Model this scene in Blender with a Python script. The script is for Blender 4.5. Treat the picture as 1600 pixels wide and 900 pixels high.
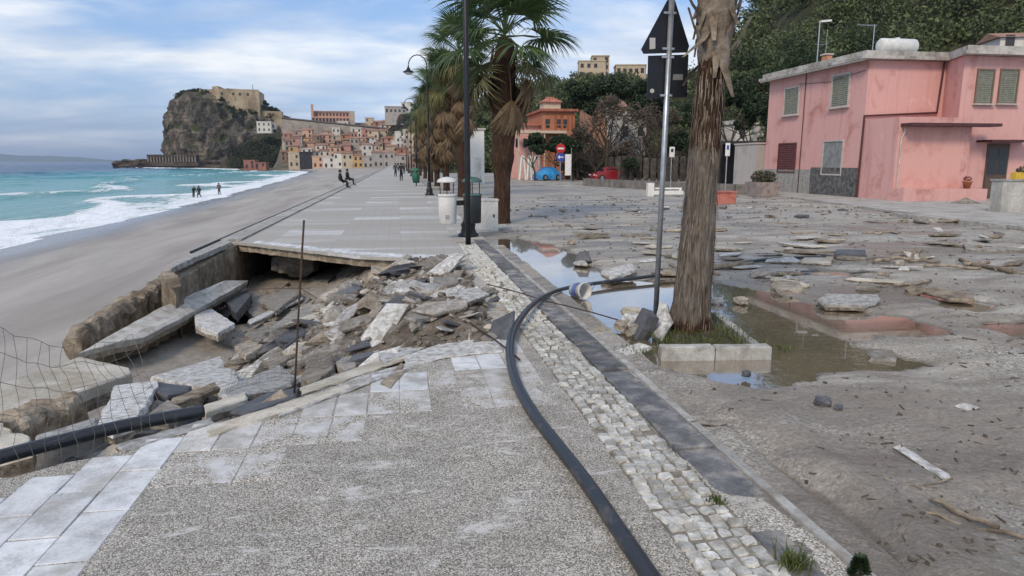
import bpy, bmesh, math, random
import numpy as np
from mathutils import Vector, Matrix, noise as mnoise
random.seed(7); RNG = np.random.default_rng(7)
sc = bpy.context.scene
for o in list(bpy.data.objects): bpy.data.objects.remove(o)
C = sc.collection
R = math.radians
# ------------------------------------------------------------------ camera
FPX = 1080.0; CAM_H = 1.85
PITCH = math.atan((450 - 253) / FPX)
YAW = math.atan((800 - 622) / FPX * math.cos(PITCH))
cam = bpy.data.objects.new('camera', bpy.data.cameras.new('camera'))
cam.data.sensor_width = 36.0; cam.data.lens = 36.0 * FPX / 1600.0
cam.data.clip_start = 0.05; cam.data.clip_end = 60000
cam.location = (0, 0, CAM_H); cam.rotation_euler = (math.pi / 2 - PITCH, 0, -YAW)
C.objects.link(cam); sc.camera = cam
# ------------------------------------------------------------------ world, sun, exposure
SUN_EL, SUN_AZ = R(40), R(213)          # azimuth clockwise from +Y
w = bpy.data.worlds.new('World'); sc.world = w; w.use_nodes = True
nt = w.node_tree; nt.nodes.clear()
def N(nt, t, **kw):
    n = nt.nodes.new(t)
    for k, v in kw.items(): setattr(n, k, v)
    return n
def L(nt, a, b): nt.links.new(a, b)
def math_n(nt, op, a, b=None, c=None, clamp=False):
    n = N(nt, 'ShaderNodeMath', operation=op); n.use_clamp = clamp
    for i, v in enumerate((a, b, c)):
        if v is None: continue
        if isinstance(v, (int, float)): n.inputs[i].default_value = v
        else: L(nt, v, n.inputs[i])
    return n.outputs[0]
def ramp_n(nt, fac, stops, interp='LINEAR'):
    n = N(nt, 'ShaderNodeValToRGB'); n.color_ramp.interpolation = interp
    e = n.color_ramp.elements
    while len(e) > 1: e.remove(e[-1])
    for i, (p, c) in enumerate(stops):
        x = e[0] if i == 0 else e.new(p)
        x.position = p
        c = (c, c, c) if isinstance(c, (int, float)) else c
        x.color = (*c, 1)
    if fac is not None: L(nt, fac, n.inputs[0])
    return n.outputs[0]
def mix_n(nt, fac, a, b, blend='MIX'):
    n = N(nt, 'ShaderNodeMix', data_type='RGBA', blend_type=blend)
    for s, v in ((n.inputs[0], fac), (n.inputs[6], a), (n.inputs[7], b)):
        if isinstance(v, (int, float)): s.default_value = v
        elif isinstance(v, tuple): s.default_value = (*v, 1)
        else: L(nt, v, s)
    return n.outputs[2]
def noise_n(nt, vec, scale, detail=4, rough=.55, dist=0.0):
    n = N(nt, 'ShaderNodeTexNoise'); n.inputs['Scale'].default_value = scale
    n.inputs['Detail'].default_value = detail; n.inputs['Roughness'].default_value = rough
    n.inputs['Distortion'].default_value = dist
    if vec is not None: L(nt, vec, n.inputs['Vector'])
    return n.outputs[0]
def map_n(nt, vec, scale=(1, 1, 1), rot=(0, 0, 0), loc=(0, 0, 0)):
    n = N(nt, 'ShaderNodeMapping'); n.inputs['Scale'].default_value = scale
    n.inputs['Rotation'].default_value = rot; n.inputs['Location'].default_value = loc
    L(nt, vec, n.inputs['Vector']); return n.outputs[0]
sky = N(nt, 'ShaderNodeTexSky', sky_type='NISHITA'); sky.sun_disc = False
sky.sun_elevation = SUN_EL; sky.sun_rotation = SUN_AZ; sky.dust_density = 1.5
geo = N(nt, 'ShaderNodeTexCoord'); sep = N(nt, 'ShaderNodeSeparateXYZ'); L(nt, geo.outputs['Generated'], sep.inputs[0])
zc = math_n(nt, 'MAXIMUM', sep.outputs[2], 0.0)
den = math_n(nt, 'ADD', zc, 0.16)
cmb = N(nt, 'ShaderNodeCombineXYZ')
L(nt, math_n(nt, 'DIVIDE', sep.outputs[0], den), cmb.inputs[0]); L(nt, math_n(nt, 'DIVIDE', sep.outputs[1], den), cmb.inputs[1])
p1 = map_n(nt, cmb.outputs[0], (0.55, 0.9, 1), (0, 0, R(14)), (3.1, 1.7, 0))
n1 = noise_n(nt, p1, 1.0, 7, .56, .35)                       # broad cloud sheets
p2 = map_n(nt, cmb.outputs[0], (1.6, 2.0, 1), (0, 0, R(-8)), (7.3, 2.1, 0))
n2 = noise_n(nt, p2, 1.3, 6, .6, .25)                        # lumps
cov = math_n(nt, 'ADD', math_n(nt, 'MULTIPLY', n1, .72), math_n(nt, 'MULTIPLY', n2, .28))
fac = ramp_n(nt, cov, [(.42, 0.0), (.49, .45), (.58, .95), (1, 1)])
shade = ramp_n(nt, noise_n(nt, map_n(nt, cmb.outputs[0], (.7, 1.3, 1), (0, 0, R(25)), (1.2, 8.4, 0)), 1.1, 6, .58, .3),
               [(.32, (3.0, 3.6, 4.7)), (.44, (4.3, 4.9, 5.8)), (.58, (6.5, 6.7, 6.9)), (.78, (8.9, 8.7, 8.4))])
blue = mix_n(nt, .55, sky.outputs[0], (1.7, 3.1, 6.0))
col = mix_n(nt, fac, blue, shade)
bg = N(nt, 'ShaderNodeBackground'); bg.inputs[1].default_value = 0.10
L(nt, col, bg.inputs[0]); wo = N(nt, 'ShaderNodeOutputWorld'); L(nt, bg.outputs[0], wo.inputs[0])
sl = bpy.data.lights.new('sun', 'SUN'); sl.energy = 1.5; sl.angle = R(14); sl.color = (1, .84, .64)
sun = bpy.data.objects.new('sun', sl); C.objects.link(sun)
sd = Vector((math.sin(SUN_AZ) * math.cos(SUN_EL), math.cos(SUN_AZ) * math.cos(SUN_EL), math.sin(SUN_EL)))
sun.rotation_euler = sd.to_track_quat('Z', 'Y').to_euler(); sun.location = (30, -30, 60)
sc.view_settings.view_transform = 'Standard'; sc.view_settings.look = 'None'
sc.view_settings.exposure = 0.64; sc.view_settings.gamma = 1.0
try:
    sc.cycles.max_bounces = 6; sc.cycles.transparent_max_bounces = 6
except Exception: pass

# ------------------------------------------------------------------ helpers
_cp, _sp, _cy, _sy = math.cos(PITCH), math.sin(PITCH), math.cos(YAW), math.sin(YAW)
def ray(u, v):
    x = (u - 800) / FPX; y = -(v - 450) / FPX
    fy, fz = _cp + y * _sp, -_sp + y * _cp
    return (x * _cy + fy * _sy, -x * _sy + fy * _cy, fz)
def G(u, v, z=0.0):                 # survey point -> place on the level z
    d = ray(u, v); t = (z - CAM_H) / d[2]; return Vector((d[0] * t, d[1] * t, z))
def A(u, v, Y):                     # survey point -> place in the plane y = Y
    d = ray(u, v); t = Y / d[1]; return Vector((d[0] * t, Y, CAM_H + d[2] * t))
def AX(u, v, X):
    d = ray(u, v); t = X / d[0]; return Vector((X, d[1] * t, CAM_H + d[2] * t))
def fb(x, y, z=0.0, o=4):           # fractal noise, about -1..1
    s = 0; a = 1
    for i in range(o):
        s += a * mnoise.noise((x, y, z)); x *= 2.03; y *= 2.03; z *= 2.03; a *= .5
    return s
def sstep(a, b, x):
    t = max(0., min(1., (x - a) / (b - a))); return t * t * (3 - 2 * t)
class MB:
    def __init__(s): s.v = []; s.f = []
    def add(s, vs, fs):
        b = len(s.v); s.v.extend([tuple(p) for p in vs]); s.f.extend([tuple(i + b for i in f) for f in fs])
    def box(s, c, d, rz=0.0, rx=0.0, ry=0.0):
        M = Matrix.Rotation(rz, 3, 'Z') @ Matrix.Rotation(ry, 3, 'Y') @ Matrix.Rotation(rx, 3, 'X')
        vs = []
        for z in (-.5, .5):
            for x, y in ((-.5, -.5), (.5, -.5), (.5, .5), (-.5, .5)):
                vs.append(Vector(c) + M @ Vector((x * d[0], y * d[1], z * d[2])))
        s.add(vs, [(3, 2, 1, 0), (4, 5, 6, 7), (0, 1, 5, 4), (1, 2, 6, 5), (2, 3, 7, 6), (3, 0, 4, 7)]); return s
    def b2(s, x0, x1, y0, y1, z0, z1):
        return s.box(((x0 + x1) / 2, (y0 + y1) / 2, (z0 + z1) / 2), (x1 - x0, y1 - y0, z1 - z0))
    def prism(s, poly, z0, z1):       # poly of (x,y), counter-clockwise
        n = len(poly)
        vs = [(x, y, z0) for x, y in poly] + [(x, y, z1) for x, y in poly]
        fs = [tuple(range(n - 1, -1, -1)), tuple(range(n, 2 * n))] + [(i, (i + 1) % n, n + (i + 1) % n, n + i) for i in range(n)]
        s.add(vs, fs); return s
    def tube(s, pts, r, n=8, cap=True):
        pts = [Vector(p) for p in pts]; rs = r if isinstance(r, (list, tuple)) else [r] * len(pts)
        rings = []; prev = None
        for i, p in enumerate(pts):
            t = (pts[min(i + 1, len(pts) - 1)] - pts[max(i - 1, 0)]).normalized()
            if prev is None:
                a = Vector((0, 0, 1)) if abs(t.z) < .9 else Vector((1, 0, 0)); nx = t.cross(a).normalized()
            else:
                nx = (prev - t * prev.dot(t)).normalized()
            prev = nx; ny = t.cross(nx)
            rings.append([p + (nx * math.cos(k * 2 * math.pi / n) + ny * math.sin(k * 2 * math.pi / n)) * rs[i] for k in range(n)])
        vs = [q for rr in rings for q in rr]; fs = []
        for i in range(len(pts) - 1):
            for k in range(n):
                k2 = (k + 1) % n; fs.append((i * n + k, i * n + k2, (i + 1) * n + k2, (i + 1) * n + k))
        if cap: fs += [tuple(range(n - 1, -1, -1)), tuple((len(pts) - 1) * n + k for k in range(n))]
        s.add(vs, fs); return s
    def lathe(s, prof, c=(0, 0, 0), n=20):   # prof of (r,z)
        vs = []; fs = []
        for r, z in prof:
            for k in range(n):
                a = k * 2 * math.pi / n; vs.append((c[0] + r * math.cos(a), c[1] + r * math.sin(a), c[2] + z))
        for i in range(len(prof) - 1):
            for k in range(n):
                k2 = (k + 1) % n; fs.append((i * n + k, i * n + k2, (i + 1) * n + k2, (i + 1) * n + k))
        fs += [tuple(range(n - 1, -1, -1)), tuple((len(prof) - 1) * n + k for k in range(n))]
        s.add(vs, fs); return s
    def mesh(s, name, m=None, smooth=False):
        me = bpy.data.meshes.new(name); me.from_pydata(s.v, [], s.f); me.update()
        if m is not None: me.materials.append(m)
        if smooth: me.polygons.foreach_set('use_smooth', [True] * len(me.polygons))
        return me
    def build(s, name, m, parent=None, smooth=False, loc=None):
        return link(name, s.mesh(name, m, smooth), parent, loc)
def link(name, me, parent=None, loc=None, rot=None, scale=None):
    o = bpy.data.objects.new(name, me); C.objects.link(o)
    if parent is not None: o.parent = parent
    if loc is not None: o.location = loc
    if rot is not None: o.rotation_euler = rot
    if scale is not None: o.scale = scale
    return o
def tag(o, label, cat, group=None):
    o['label'] = label; o['category'] = cat; o['kind'] = 'thing'
    if group: o['group'] = group
    return o
def kind(o, k): o['kind'] = k; return o
def thing(name, label, cat, loc=(0, 0, 0), rz=0.0, group=None):
    o = bpy.data.objects.new(name, None); C.objects.link(o); o.location = loc; o.rotation_euler = (0, 0, rz)
    o.empty_display_size = .2
    return tag(o, label, cat, group)
def dup(root, loc=None, rz=None, label=None, scale=None):
    r = root.copy(); C.objects.link(r)
    if loc is not None: r.location = loc
    if rz is not None: r.rotation_euler = (0, 0, rz)
    if label: r['label'] = label
    if scale: r.scale = scale
    for ch in list(root.children):
        c = ch.copy(); C.objects.link(c); c.parent = r
        for g in ch.children:
            d = g.copy(); C.objects.link(d); d.parent = c
    return r
def npmesh(name, V, F, m, smooth=False):       # V (n,3), F (k,3 or 4)
    me = bpy.data.meshes.new(name); V = np.asarray(V, np.float32); F = np.asarray(F, np.int32)
    me.vertices.add(len(V)); me.vertices.foreach_set('co', V.ravel())
    k = F.shape[1]; me.loops.add(F.size); me.loops.foreach_set('vertex_index', F.ravel())
    me.polygons.add(len(F)); me.polygons.foreach_set('loop_start', np.arange(0, F.size, k, dtype=np.int32))
    me.update(calc_edges=True); me.validate()
    me.materials.append(m)
    if smooth: me.polygons.foreach_set('use_smooth', np.ones(len(F), bool))
    return me
def gridmesh(name, xs, ys, zf, m, smooth=True, attr=None, keep=None):
    nx, ny = len(xs), len(ys); V = np.zeros((ny, nx, 3)); at = np.zeros((ny, nx))
    for j, y in enumerate(ys):
        for i, x in enumerate(xs):
            z = zf(x, y)
            if attr: z, at[j, i] = z
            V[j, i] = (x, y, z)
    idx = np.arange(nx * ny).reshape(ny, nx)
    F = np.stack([idx[:-1, :-1], idx[:-1, 1:], idx[1:, 1:], idx[1:, :-1]], -1).reshape(-1, 4)
    V = V.reshape(-1, 3)
    if keep is not None:
        cx = V[F].mean(1); F = F[[keep(a, b) for a, b in cx[:, :2]]]
    me = npmesh(name, V, F, m, smooth)
    if attr:
        a = me.attributes.new(attr, 'FLOAT', 'POINT'); a.data.foreach_set('value', at.ravel().astype(np.float32))
    return me
def inpoly(x, y, P):
    c = False; n = len(P); j = n - 1
    for i in range(n):
        xi, yi = P[i][0], P[i][1]; xj, yj = P[j][0], P[j][1]
        if (yi > y) != (yj > y) and x < (xj - xi) * (y - yi) / (yj - yi) + xi: c = not c
        j = i
    return c
def dpoly(x, y, P, closed=True):
    b = 1e9; n = len(P)
    for i in range(n if closed else n - 1):
        ax, ay = P[i][0], P[i][1]; bx, by = P[(i + 1) % n][0], P[(i + 1) % n][1]
        dx, dy = bx - ax, by - ay; q = dx * dx + dy * dy or 1e-9
        t = max(0, min(1, ((x - ax) * dx + (y - ay) * dy) / q))
        b = min(b, (x - ax - t * dx) ** 2 + (y - ay - t * dy) ** 2)
    return math.sqrt(b)
def interp(tab, x):
    if x <= tab[0][0]: return tab[0][1]
    for (a, b), (c, d) in zip(tab, tab[1:]):
        if x <= c: return b + (d - b) * (x - a) / (c - a)
    return tab[-1][1]

# ------------------------------------------------------------------ materials
def new_mat(name):
    m = bpy.data.materials.new(name); m.use_nodes = True
    nt = m.node_tree; b = nt.nodes['Principled BSDF']; return m, nt, b
def pos(nt): return N(nt, 'ShaderNodeNewGeometry').outputs['Position']
def objc(nt): return N(nt, 'ShaderNodeTexCoord').outputs['Object']
def setbump(nt, b, h, strength=.4, dist=.02):
    n = N(nt, 'ShaderNodeBump'); n.inputs['Strength'].default_value = strength; n.inputs['Distance'].default_value = dist
    L(nt, h, n.inputs['Height']); L(nt, n.outputs[0], b.inputs['Normal'])
def rnd_val(nt, c, amt=.25):          # a different lightness for every object
    oi = N(nt, 'ShaderNodeObjectInfo'); v = math_n(nt, 'ADD', math_n(nt, 'MULTIPLY', oi.outputs['Random'], 2 * amt), 1 - amt)
    cb = N(nt, 'ShaderNodeCombineXYZ')
    for i in range(3): L(nt, v, cb.inputs[i])
    return mix_n(nt, 1.0, c, cb.outputs[0], 'MULTIPLY')
def rocky(name, c0, c1, c2=None, scale=3., fine=40., bump=.5, rough=.85, vary=.2, spec=.3, dist=.02, obj=False, stain=None):
    m, nt, b = new_mat(name); p = objc(nt) if obj else pos(nt)
    a = noise_n(nt, p, scale, 6, .62, .3); f = noise_n(nt, p, fine, 3, .6)
    col = ramp_n(nt, a, [(.32, c0), (.52, c1), (.72, c2 or c1)])
    col = mix_n(nt, .5, col, ramp_n(nt, f, [(.3, .32), (.7, .68)]), 'OVERLAY')
    if stain:
        s = ramp_n(nt, noise_n(nt, map_n(nt, p, (1, 1, .35), loc=(5, 2, 9)), scale * .6, 5, .65), [(.5, 0), (.66, 1)])
        col = mix_n(nt, math_n(nt, 'MULTIPLY', s, .75), col, stain)
    if vary: col = rnd_val(nt, col, vary)
    L(nt, col, b.inputs['Base Color']); b.inputs['Roughness'].default_value = rough
    b.inputs['Specular IOR Level'].default_value = spec
    h = math_n(nt, 'ADD', math_n(nt, 'MULTIPLY', a, .7), math_n(nt, 'MULTIPLY', f, .3))
    if bump: setbump(nt, b, h, bump, dist)
    return m
def plain(name, c, rough=.5, metal=0., var=.08, scale=6., bump=0.):
    m, nt, b = new_mat(name); p = objc(nt)
    n = noise_n(nt, p, scale, 5, .6)
    col = ramp_n(nt, n, [(.3, tuple(x * (1 - var * 2) for x in c)), (.7, tuple(min(1, x * (1 + var)) for x in c))])
    L(nt, col, b.inputs['Base Color']); b.inputs['Roughness'].default_value = rough; b.inputs['Metallic'].default_value = metal
    if bump: setbump(nt, b, n, bump, .01)
    return m
def leafmat(name, dark, light, rough=.6, scale=.7, tr=.25):
    m, nt, b = new_mat(name)
    g = N(nt, 'ShaderNodeNewGeometry'); n = noise_n(nt, g.outputs['Position'], scale, 3, .6)
    k = math_n(nt, 'ADD', math_n(nt, 'MULTIPLY', n, .65), math_n(nt, 'MULTIPLY', g.outputs['Random Per Island'], .4))
    col = ramp_n(nt, k, [(.25, dark), (.8, light)])
    L(nt, col, b.inputs['Base Color']); b.inputs['Roughness'].default_value = rough
    t = N(nt, 'ShaderNodeBsdfTranslucent'); L(nt, col, t.inputs[0])
    ms = N(nt, 'ShaderNodeMixShader'); ms.inputs[0].default_value = tr
    out = nt.nodes['Material Output']; L(nt, b.outputs[0], ms.inputs[1]); L(nt, t.outputs[0], ms.inputs[2]); L(nt, ms.outputs[0], out.inputs[0])
    return m
# ------------------------------------------------------------------ surface materials
def mat_gravel(name, c_lo, c_mid, c_hi, patch=None, sc1=165., tiled=None):
    m, nt, b = new_mat(name); p = pos(nt)
    v = N(nt, 'ShaderNodeTexVoronoi', feature='F1'); v.inputs['Scale'].default_value = sc1; L(nt, p, v.inputs['Vector'])
    v2 = N(nt, 'ShaderNodeTexVoronoi', feature='F1'); v2.inputs['Scale'].default_value = sc1 * .45; L(nt, p, v2.inputs['Vector'])
    peb = N(nt, 'ShaderNodeSeparateColor'); L(nt, v.outputs['Color'], peb.inputs[0])
    big = noise_n(nt, p, .9, 6, .65, .4); mid = noise_n(nt, p, 6., 5, .65)
    k = math_n(nt, 'ADD', math_n(nt, 'MULTIPLY', peb.outputs[0], .75), math_n(nt, 'MULTIPLY', mid, .45))
    col = ramp_n(nt, k, [(.12, c_lo), (.55, c_mid), (.95, c_hi)])
    col = mix_n(nt, ramp_n(nt, big, [(.45, 0), (.7, .45)]), col, tuple(x * .62 for x in c_mid))
    if patch:
        pm = noise_n(nt, map_n(nt, p, (1.5, 3.0, 1), loc=(4.2, 1.1, 0)), 1.5, 7, .72, .5)
        col = mix_n(nt, ramp_n(nt, pm, [(.565, 0), (.63, .85)]), col, patch)
    L(nt, col, b.inputs['Base Color'])
    rg = ramp_n(nt, noise_n(nt, p, 1.4, 4), [(.4, .55), (.62, .9)]); L(nt, rg, b.inputs['Roughness'])
    b.inputs['Specular IOR Level'].default_value = .35
    h = math_n(nt, 'SUBTRACT', math_n(nt, 'MULTIPLY', mid, .6), v.outputs['Distance'])
    setbump(nt, b, h, .55, .008)
    return m
M_PAVE = mat_gravel('pebble aggregate', (.055, .05, .041), (.275, .252, .213), (.68, .645, .585), (.60, .58, .55))
M_PAVE_R = mat_gravel('fine gravel', (.07, .063, .052), (.33, .305, .26), (.76, .72, .65), (.5, .475, .43), 120.)
def mat_mud():
    m, nt, b = new_mat('wet muddy sand'); p = pos(nt)
    st = map_n(nt, p, (1, 1, 1))
    big = noise_n(nt, st, .16, 7, .66, .6); mid = noise_n(nt, map_n(nt, p, (.45, 1.5, 1)), 1.1, 7, .68, .4)
    fine = noise_n(nt, p, 26., 5, .7); grit = N(nt, 'ShaderNodeTexVoronoi'); grit.inputs['Scale'].default_value = 70.; L(nt, p, grit.inputs['Vector'])
    gs = N(nt, 'ShaderNodeSeparateColor'); L(nt, grit.outputs['Color'], gs.inputs[0])
    col = ramp_n(nt, mid, [(.30, (.12, .10, .08)), (.42, (.24, .21, .175)), (.53, (.38, .35, .30)), (.68, (.56, .53, .475))])
    gravel = ramp_n(nt, math_n(nt, 'ADD', math_n(nt, 'MULTIPLY', gs.outputs[0], .8), math_n(nt, 'MULTIPLY', fine, .3)),
                    [(.15, (.09, .08, .068)), (.6, (.36, .34, .30)), (1, (.80, .77, .71))])
    gf = ramp_n(nt, noise_n(nt, map_n(nt, p, (1, 1, 1), loc=(3.2, 7.7, 0)), .42, 4, .6, .4), [(.42, .15), (.62, .85)])
    col = mix_n(nt, gf, col, gravel)
    sx = N(nt, 'ShaderNodeSeparateXYZ'); L(nt, p, sx.inputs[0])
    brown = ramp_n(nt, noise_n(nt, map_n(nt, p, (1, 1, 1), loc=(8.3, .7, 0)), .55, 5, .6, .5), [(.44, 0), (.58, .85)])
    near = math_n(nt, 'MULTIPLY', brown, ramp_n(nt, math_n(nt, 'DIVIDE', sx.outputs[1], 40.), [(.1, 1), (.4, .25)]))
    col = mix_n(nt, near, col, mix_n(nt, fine, (.19, .162, .135), (.32, .285, .245)))
    col = mix_n(nt, .35, col, ramp_n(nt, fine, [(.3, .25), (.7, .75)]), 'OVERLAY')
    # soaked margin just above the water line
    wet = ramp_n(nt, math_n(nt, 'MULTIPLY', math_n(nt, 'ADD', sx.outputs[2], .10), 10.), [(.48, 1), (.62, 0)])
    col = mix_n(nt, math_n(nt, 'MULTIPLY', wet, .6), col, (.105, .085, .062))
    dm = noise_n(nt, map_n(nt, p, (.30, .62, 1), loc=(11.3, 4.9, 0)), 1., 7, .68, .7)
    damp = ramp_n(nt, dm, [(.47, 0), (.57, 1)])
    col = mix_n(nt, math_n(nt, 'MULTIPLY', damp, .62), col, mix_n(nt, fine, (.10, .085, .068), (.20, .175, .145)))
    L(nt, col, b.inputs['Base Color'])
    L(nt, ramp_n(nt, math_n(nt, 'ADD', math_n(nt, 'MULTIPLY', damp, .7), math_n(nt, 'MULTIPLY', fine, .3)), [(.15, .85), (.85, .26)]), b.inputs['Roughness'])
    b.inputs['Specular IOR Level'].default_value = .4
    h = math_n(nt, 'ADD', math_n(nt, 'MULTIPLY', mid, .6), math_n(nt, 'MULTIPLY', fine, .28))
    setbump(nt, b, h, .9, .085)
    return m
M_MUD = mat_mud()
def mat_sand():
    m, nt, b = new_mat('beach sand'); p = pos(nt)
    big = noise_n(nt, map_n(nt, p, (.5, .09, 1)), .8, 6, .6, .5); fine = noise_n(nt, p, 9., 5, .65)
    col = ramp_n(nt, big, [(.33, (.25, .225, .205)), (.5, (.33, .305, .275)), (.68, (.40, .37, .335))])
    sx = N(nt, 'ShaderNodeSeparateXYZ'); L(nt, p, sx.inputs[0])
    wet = ramp_n(nt, math_n(nt, 'ADD', math_n(nt, 'MULTIPLY', math_n(nt, 'ADD', sx.outputs[2], 2.5), 1.6), math_n(nt, 'MULTIPLY', big, .4)), [(.40, 1), (.95, 0)])
    col = mix_n(nt, math_n(nt, 'MULTIPLY', wet, .75), col, (.17, .165, .165))
    col = mix_n(nt, .18, col, ramp_n(nt, fine, [(.3, .3), (.7, .7)]), 'OVERLAY')
    L(nt, col, b.inputs['Base Color'])
    L(nt, ramp_n(nt, wet, [(0, .9), (1, .22)]), b.inputs['Roughness'])
    setbump(nt, b, math_n(nt, 'ADD', big, math_n(nt, 'MULTIPLY', fine, .4)), .35, .05); return m
M_SAND = mat_sand()
def mat_sea():
    m, nt, b = new_mat('sea water'); p = pos(nt); sx = N(nt, 'ShaderNodeSeparateXYZ'); L(nt, p, sx.inputs[0])
    n = noise_n(nt, map_n(nt, p, (.03, .008, 1)), 1., 5, .6, .4)
    off = math_n(nt, 'ADD', math_n(nt, 'DIVIDE', sx.outputs[0], -260.), math_n(nt, 'MULTIPLY', math_n(nt, 'SUBTRACT', n, .5), .22))
    col = ramp_n(nt, off, [(.10, (.17, .33, .32)), (.22, (.11, .315, .315)), (.40, (.05, .245, .27)), (.54, (.012, .085, .15)), (.75, (.008, .04, .10))])
    at = N(nt, 'ShaderNodeAttribute', attribute_name='foam')
    f1 = noise_n(nt, map_n(nt, p, (.55, .16, 1)), 1.0, 8, .72, .8); f2 = noise_n(nt, map_n(nt, p, (1.6, .8, 1)), 1.5, 6, .7, .3)
    fm = math_n(nt, 'ADD', at.outputs['Fac'], math_n(nt, 'ADD', math_n(nt, 'MULTIPLY', math_n(nt, 'SUBTRACT', f1, .5), 1.9), math_n(nt, 'MULTIPLY', math_n(nt, 'SUBTRACT', f2, .5), .7)))
    fac = ramp_n(nt, fm, [(.40, 0), (.62, .75), (.85, 1)])
    col = mix_n(nt, fac, col, (.80, .83, .86)); L(nt, col, b.inputs['Base Color'])
    L(nt, ramp_n(nt, fac, [(0, .22), (.6, .85)]), b.inputs['Roughness']); b.inputs['IOR'].default_value = 1.33
    b.inputs['Specular IOR Level'].default_value = .2
    h = noise_n(nt, map_n(nt, p, (.55, .22, 1)), 1., 6, .65, .3)
    setbump(nt, b, math_n(nt, 'ADD', h, math_n(nt, 'MULTIPLY', fac, .15)), .8, .9); return m
M_SEA = mat_sea()
def mat_puddle():
    m, nt, b = new_mat('puddle water'); p = pos(nt)
    n = noise_n(nt, p, .8, 4, .6)
    L(nt, ramp_n(nt, n, [(.35, (.14, .108, .072)), (.65, (.20, .158, .11))]), b.inputs['Base Color'])
    b.inputs['Roughness'].default_value = .025; b.inputs['IOR'].default_value = 1.5; b.inputs['Specular IOR Level'].default_value = .8; b.inputs['Coat Weight'].default_value = 1.0; b.inputs['Coat Roughness'].default_value = .02; b.inputs['Coat IOR'].default_value = 1.8
    setbump(nt, b, noise_n(nt, map_n(nt, p, (1, 1.6, 1)), 9., 3, .5), .14, .02); return m
M_PUD = mat_puddle()
M_TILE = rocky('white granite tile', (.42, .43, .435), (.60, .615, .63), (.70, .715, .73), 5., 60., .45, .75, .12, .35, .008, stain=(.33, .31, .28))
M_TILE2 = rocky('sandy granite tile', (.34, .33, .31), (.50, .49, .47), (.62, .62, .61), 6., 70., .5, .8, .15, .3, .008, stain=(.30, .285, .26))
M_CONC = rocky('grey concrete', (.13, .122, .108), (.26, .245, .22), (.38, .36, .33), 11., 80., .8, .9, .35, .25, .02, stain=(.20, .165, .125))
M_CREAM = rocky('cream concrete', (.34, .31, .25), (.50, .465, .395), (.62, .585, .51), 3., 40., .5, .85, .12, .25, .015, stain=(.30, .24, .165))
M_TAN = rocky('tan broken concrete', (.15, .122, .09), (.28, .235, .18), (.40, .35, .28), 5., 30., 1.0, .92, .2, .2, .05, stain=(.12, .09, .065))
M_BASALT = rocky('dark lava stone', (.065, .065, .068), (.125, .125, .13), (.26, .25, .24), 6., 60., .5, .65, .3, .4, .012, stain=(.33, .305, .265))
M_DARKSL = rocky('dark slate slab', (.05, .052, .06), (.09, .093, .103), (.14, .14, .148), 4., 50., .5, .65, .25, .4, .015)
M_WHITE = rocky('white broken paving', (.27, .262, .245), (.47, .468, .455), (.66, .66, .655), 16., 90., .7, .85, .28, .3, .015, stain=(.21, .18, .145))
M_LCONC = rocky('pale slab concrete', (.30, .29, .265), (.46, .445, .415), (.55, .535, .505), 6., 60., .5, .88, 0, .25, .015, stain=(.28, .25, .21))
M_SIDE = rocky('torn mortar', (.13, .108, .082), (.26, .225, .18), (.40, .36, .30), 14., 70., 1.0, .95, .2, .2, .03)
M_STONE = rocky('rubble stone', (.16, .135, .105), (.30, .265, .22), (.42, .385, .335), 6., 40., .9, .92, .3, .2, .03)
M_BED = None
M_COB = rocky('pale cobble stone', (.25, .245, .22), (.44, .435, .405), (.64, .635, .605), 12., 70., .6, .78, .28, .35, .008, stain=(.30, .265, .21))
M_JOINT = rocky('sandy joint', (.13, .12, .10), (.22, .20, .17), (.34, .315, .275), 6., 60., .8, .95, 0, .2, .02)
M_KERB = rocky('cast kerb concrete', (.23, .225, .21), (.37, .365, .345), (.47, .465, .445), 7., 70., .5, .85, .12, .25, .01, stain=(.24, .215, .18))
M_WOOD = rocky('grey driftwood', (.13, .105, .08), (.26, .215, .165), (.36, .31, .25), 8., 40., .8, .9, .3, .2, .02)
M_RUST = rocky('rusty steel', (.03, .019, .015), (.06, .036, .026), (.10, .055, .036), 20., 80., .4, .8, .1, .3, .004)
M_IRON = plain('black painted iron', (.014, .016, .019), .42, .3, .2, 8.)
def mat_pipe():
    m, nt, b = new_mat('muddy black polyethylene'); p = pos(nt); a = noise_n(nt, p, 5., 6, .7, .4); gn = N(nt, 'ShaderNodeNewGeometry'); s = N(nt, 'ShaderNodeSeparateXYZ'); L(nt, gn.outputs['Normal'], s.inputs[0])
    k = ramp_n(nt, math_n(nt, 'SUBTRACT', a, math_n(nt, 'MULTIPLY', s.outputs[2], .07)), [(.52, 0), (.68, .45)])
    L(nt, mix_n(nt, k, (.019, .022, .029), (.21, .19, .16)), b.inputs['Base Color']); L(nt, ramp_n(nt, k, [(0, .36), (1, .9)]), b.inputs['Roughness']); setbump(nt, b, noise_n(nt, p, 60., 4, .6), .15, .004); return m
M_PIPE = mat_pipe()
M_GALV = plain('galvanised steel', (.42, .44, .47), .42, .75, .15, 9.)
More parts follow.
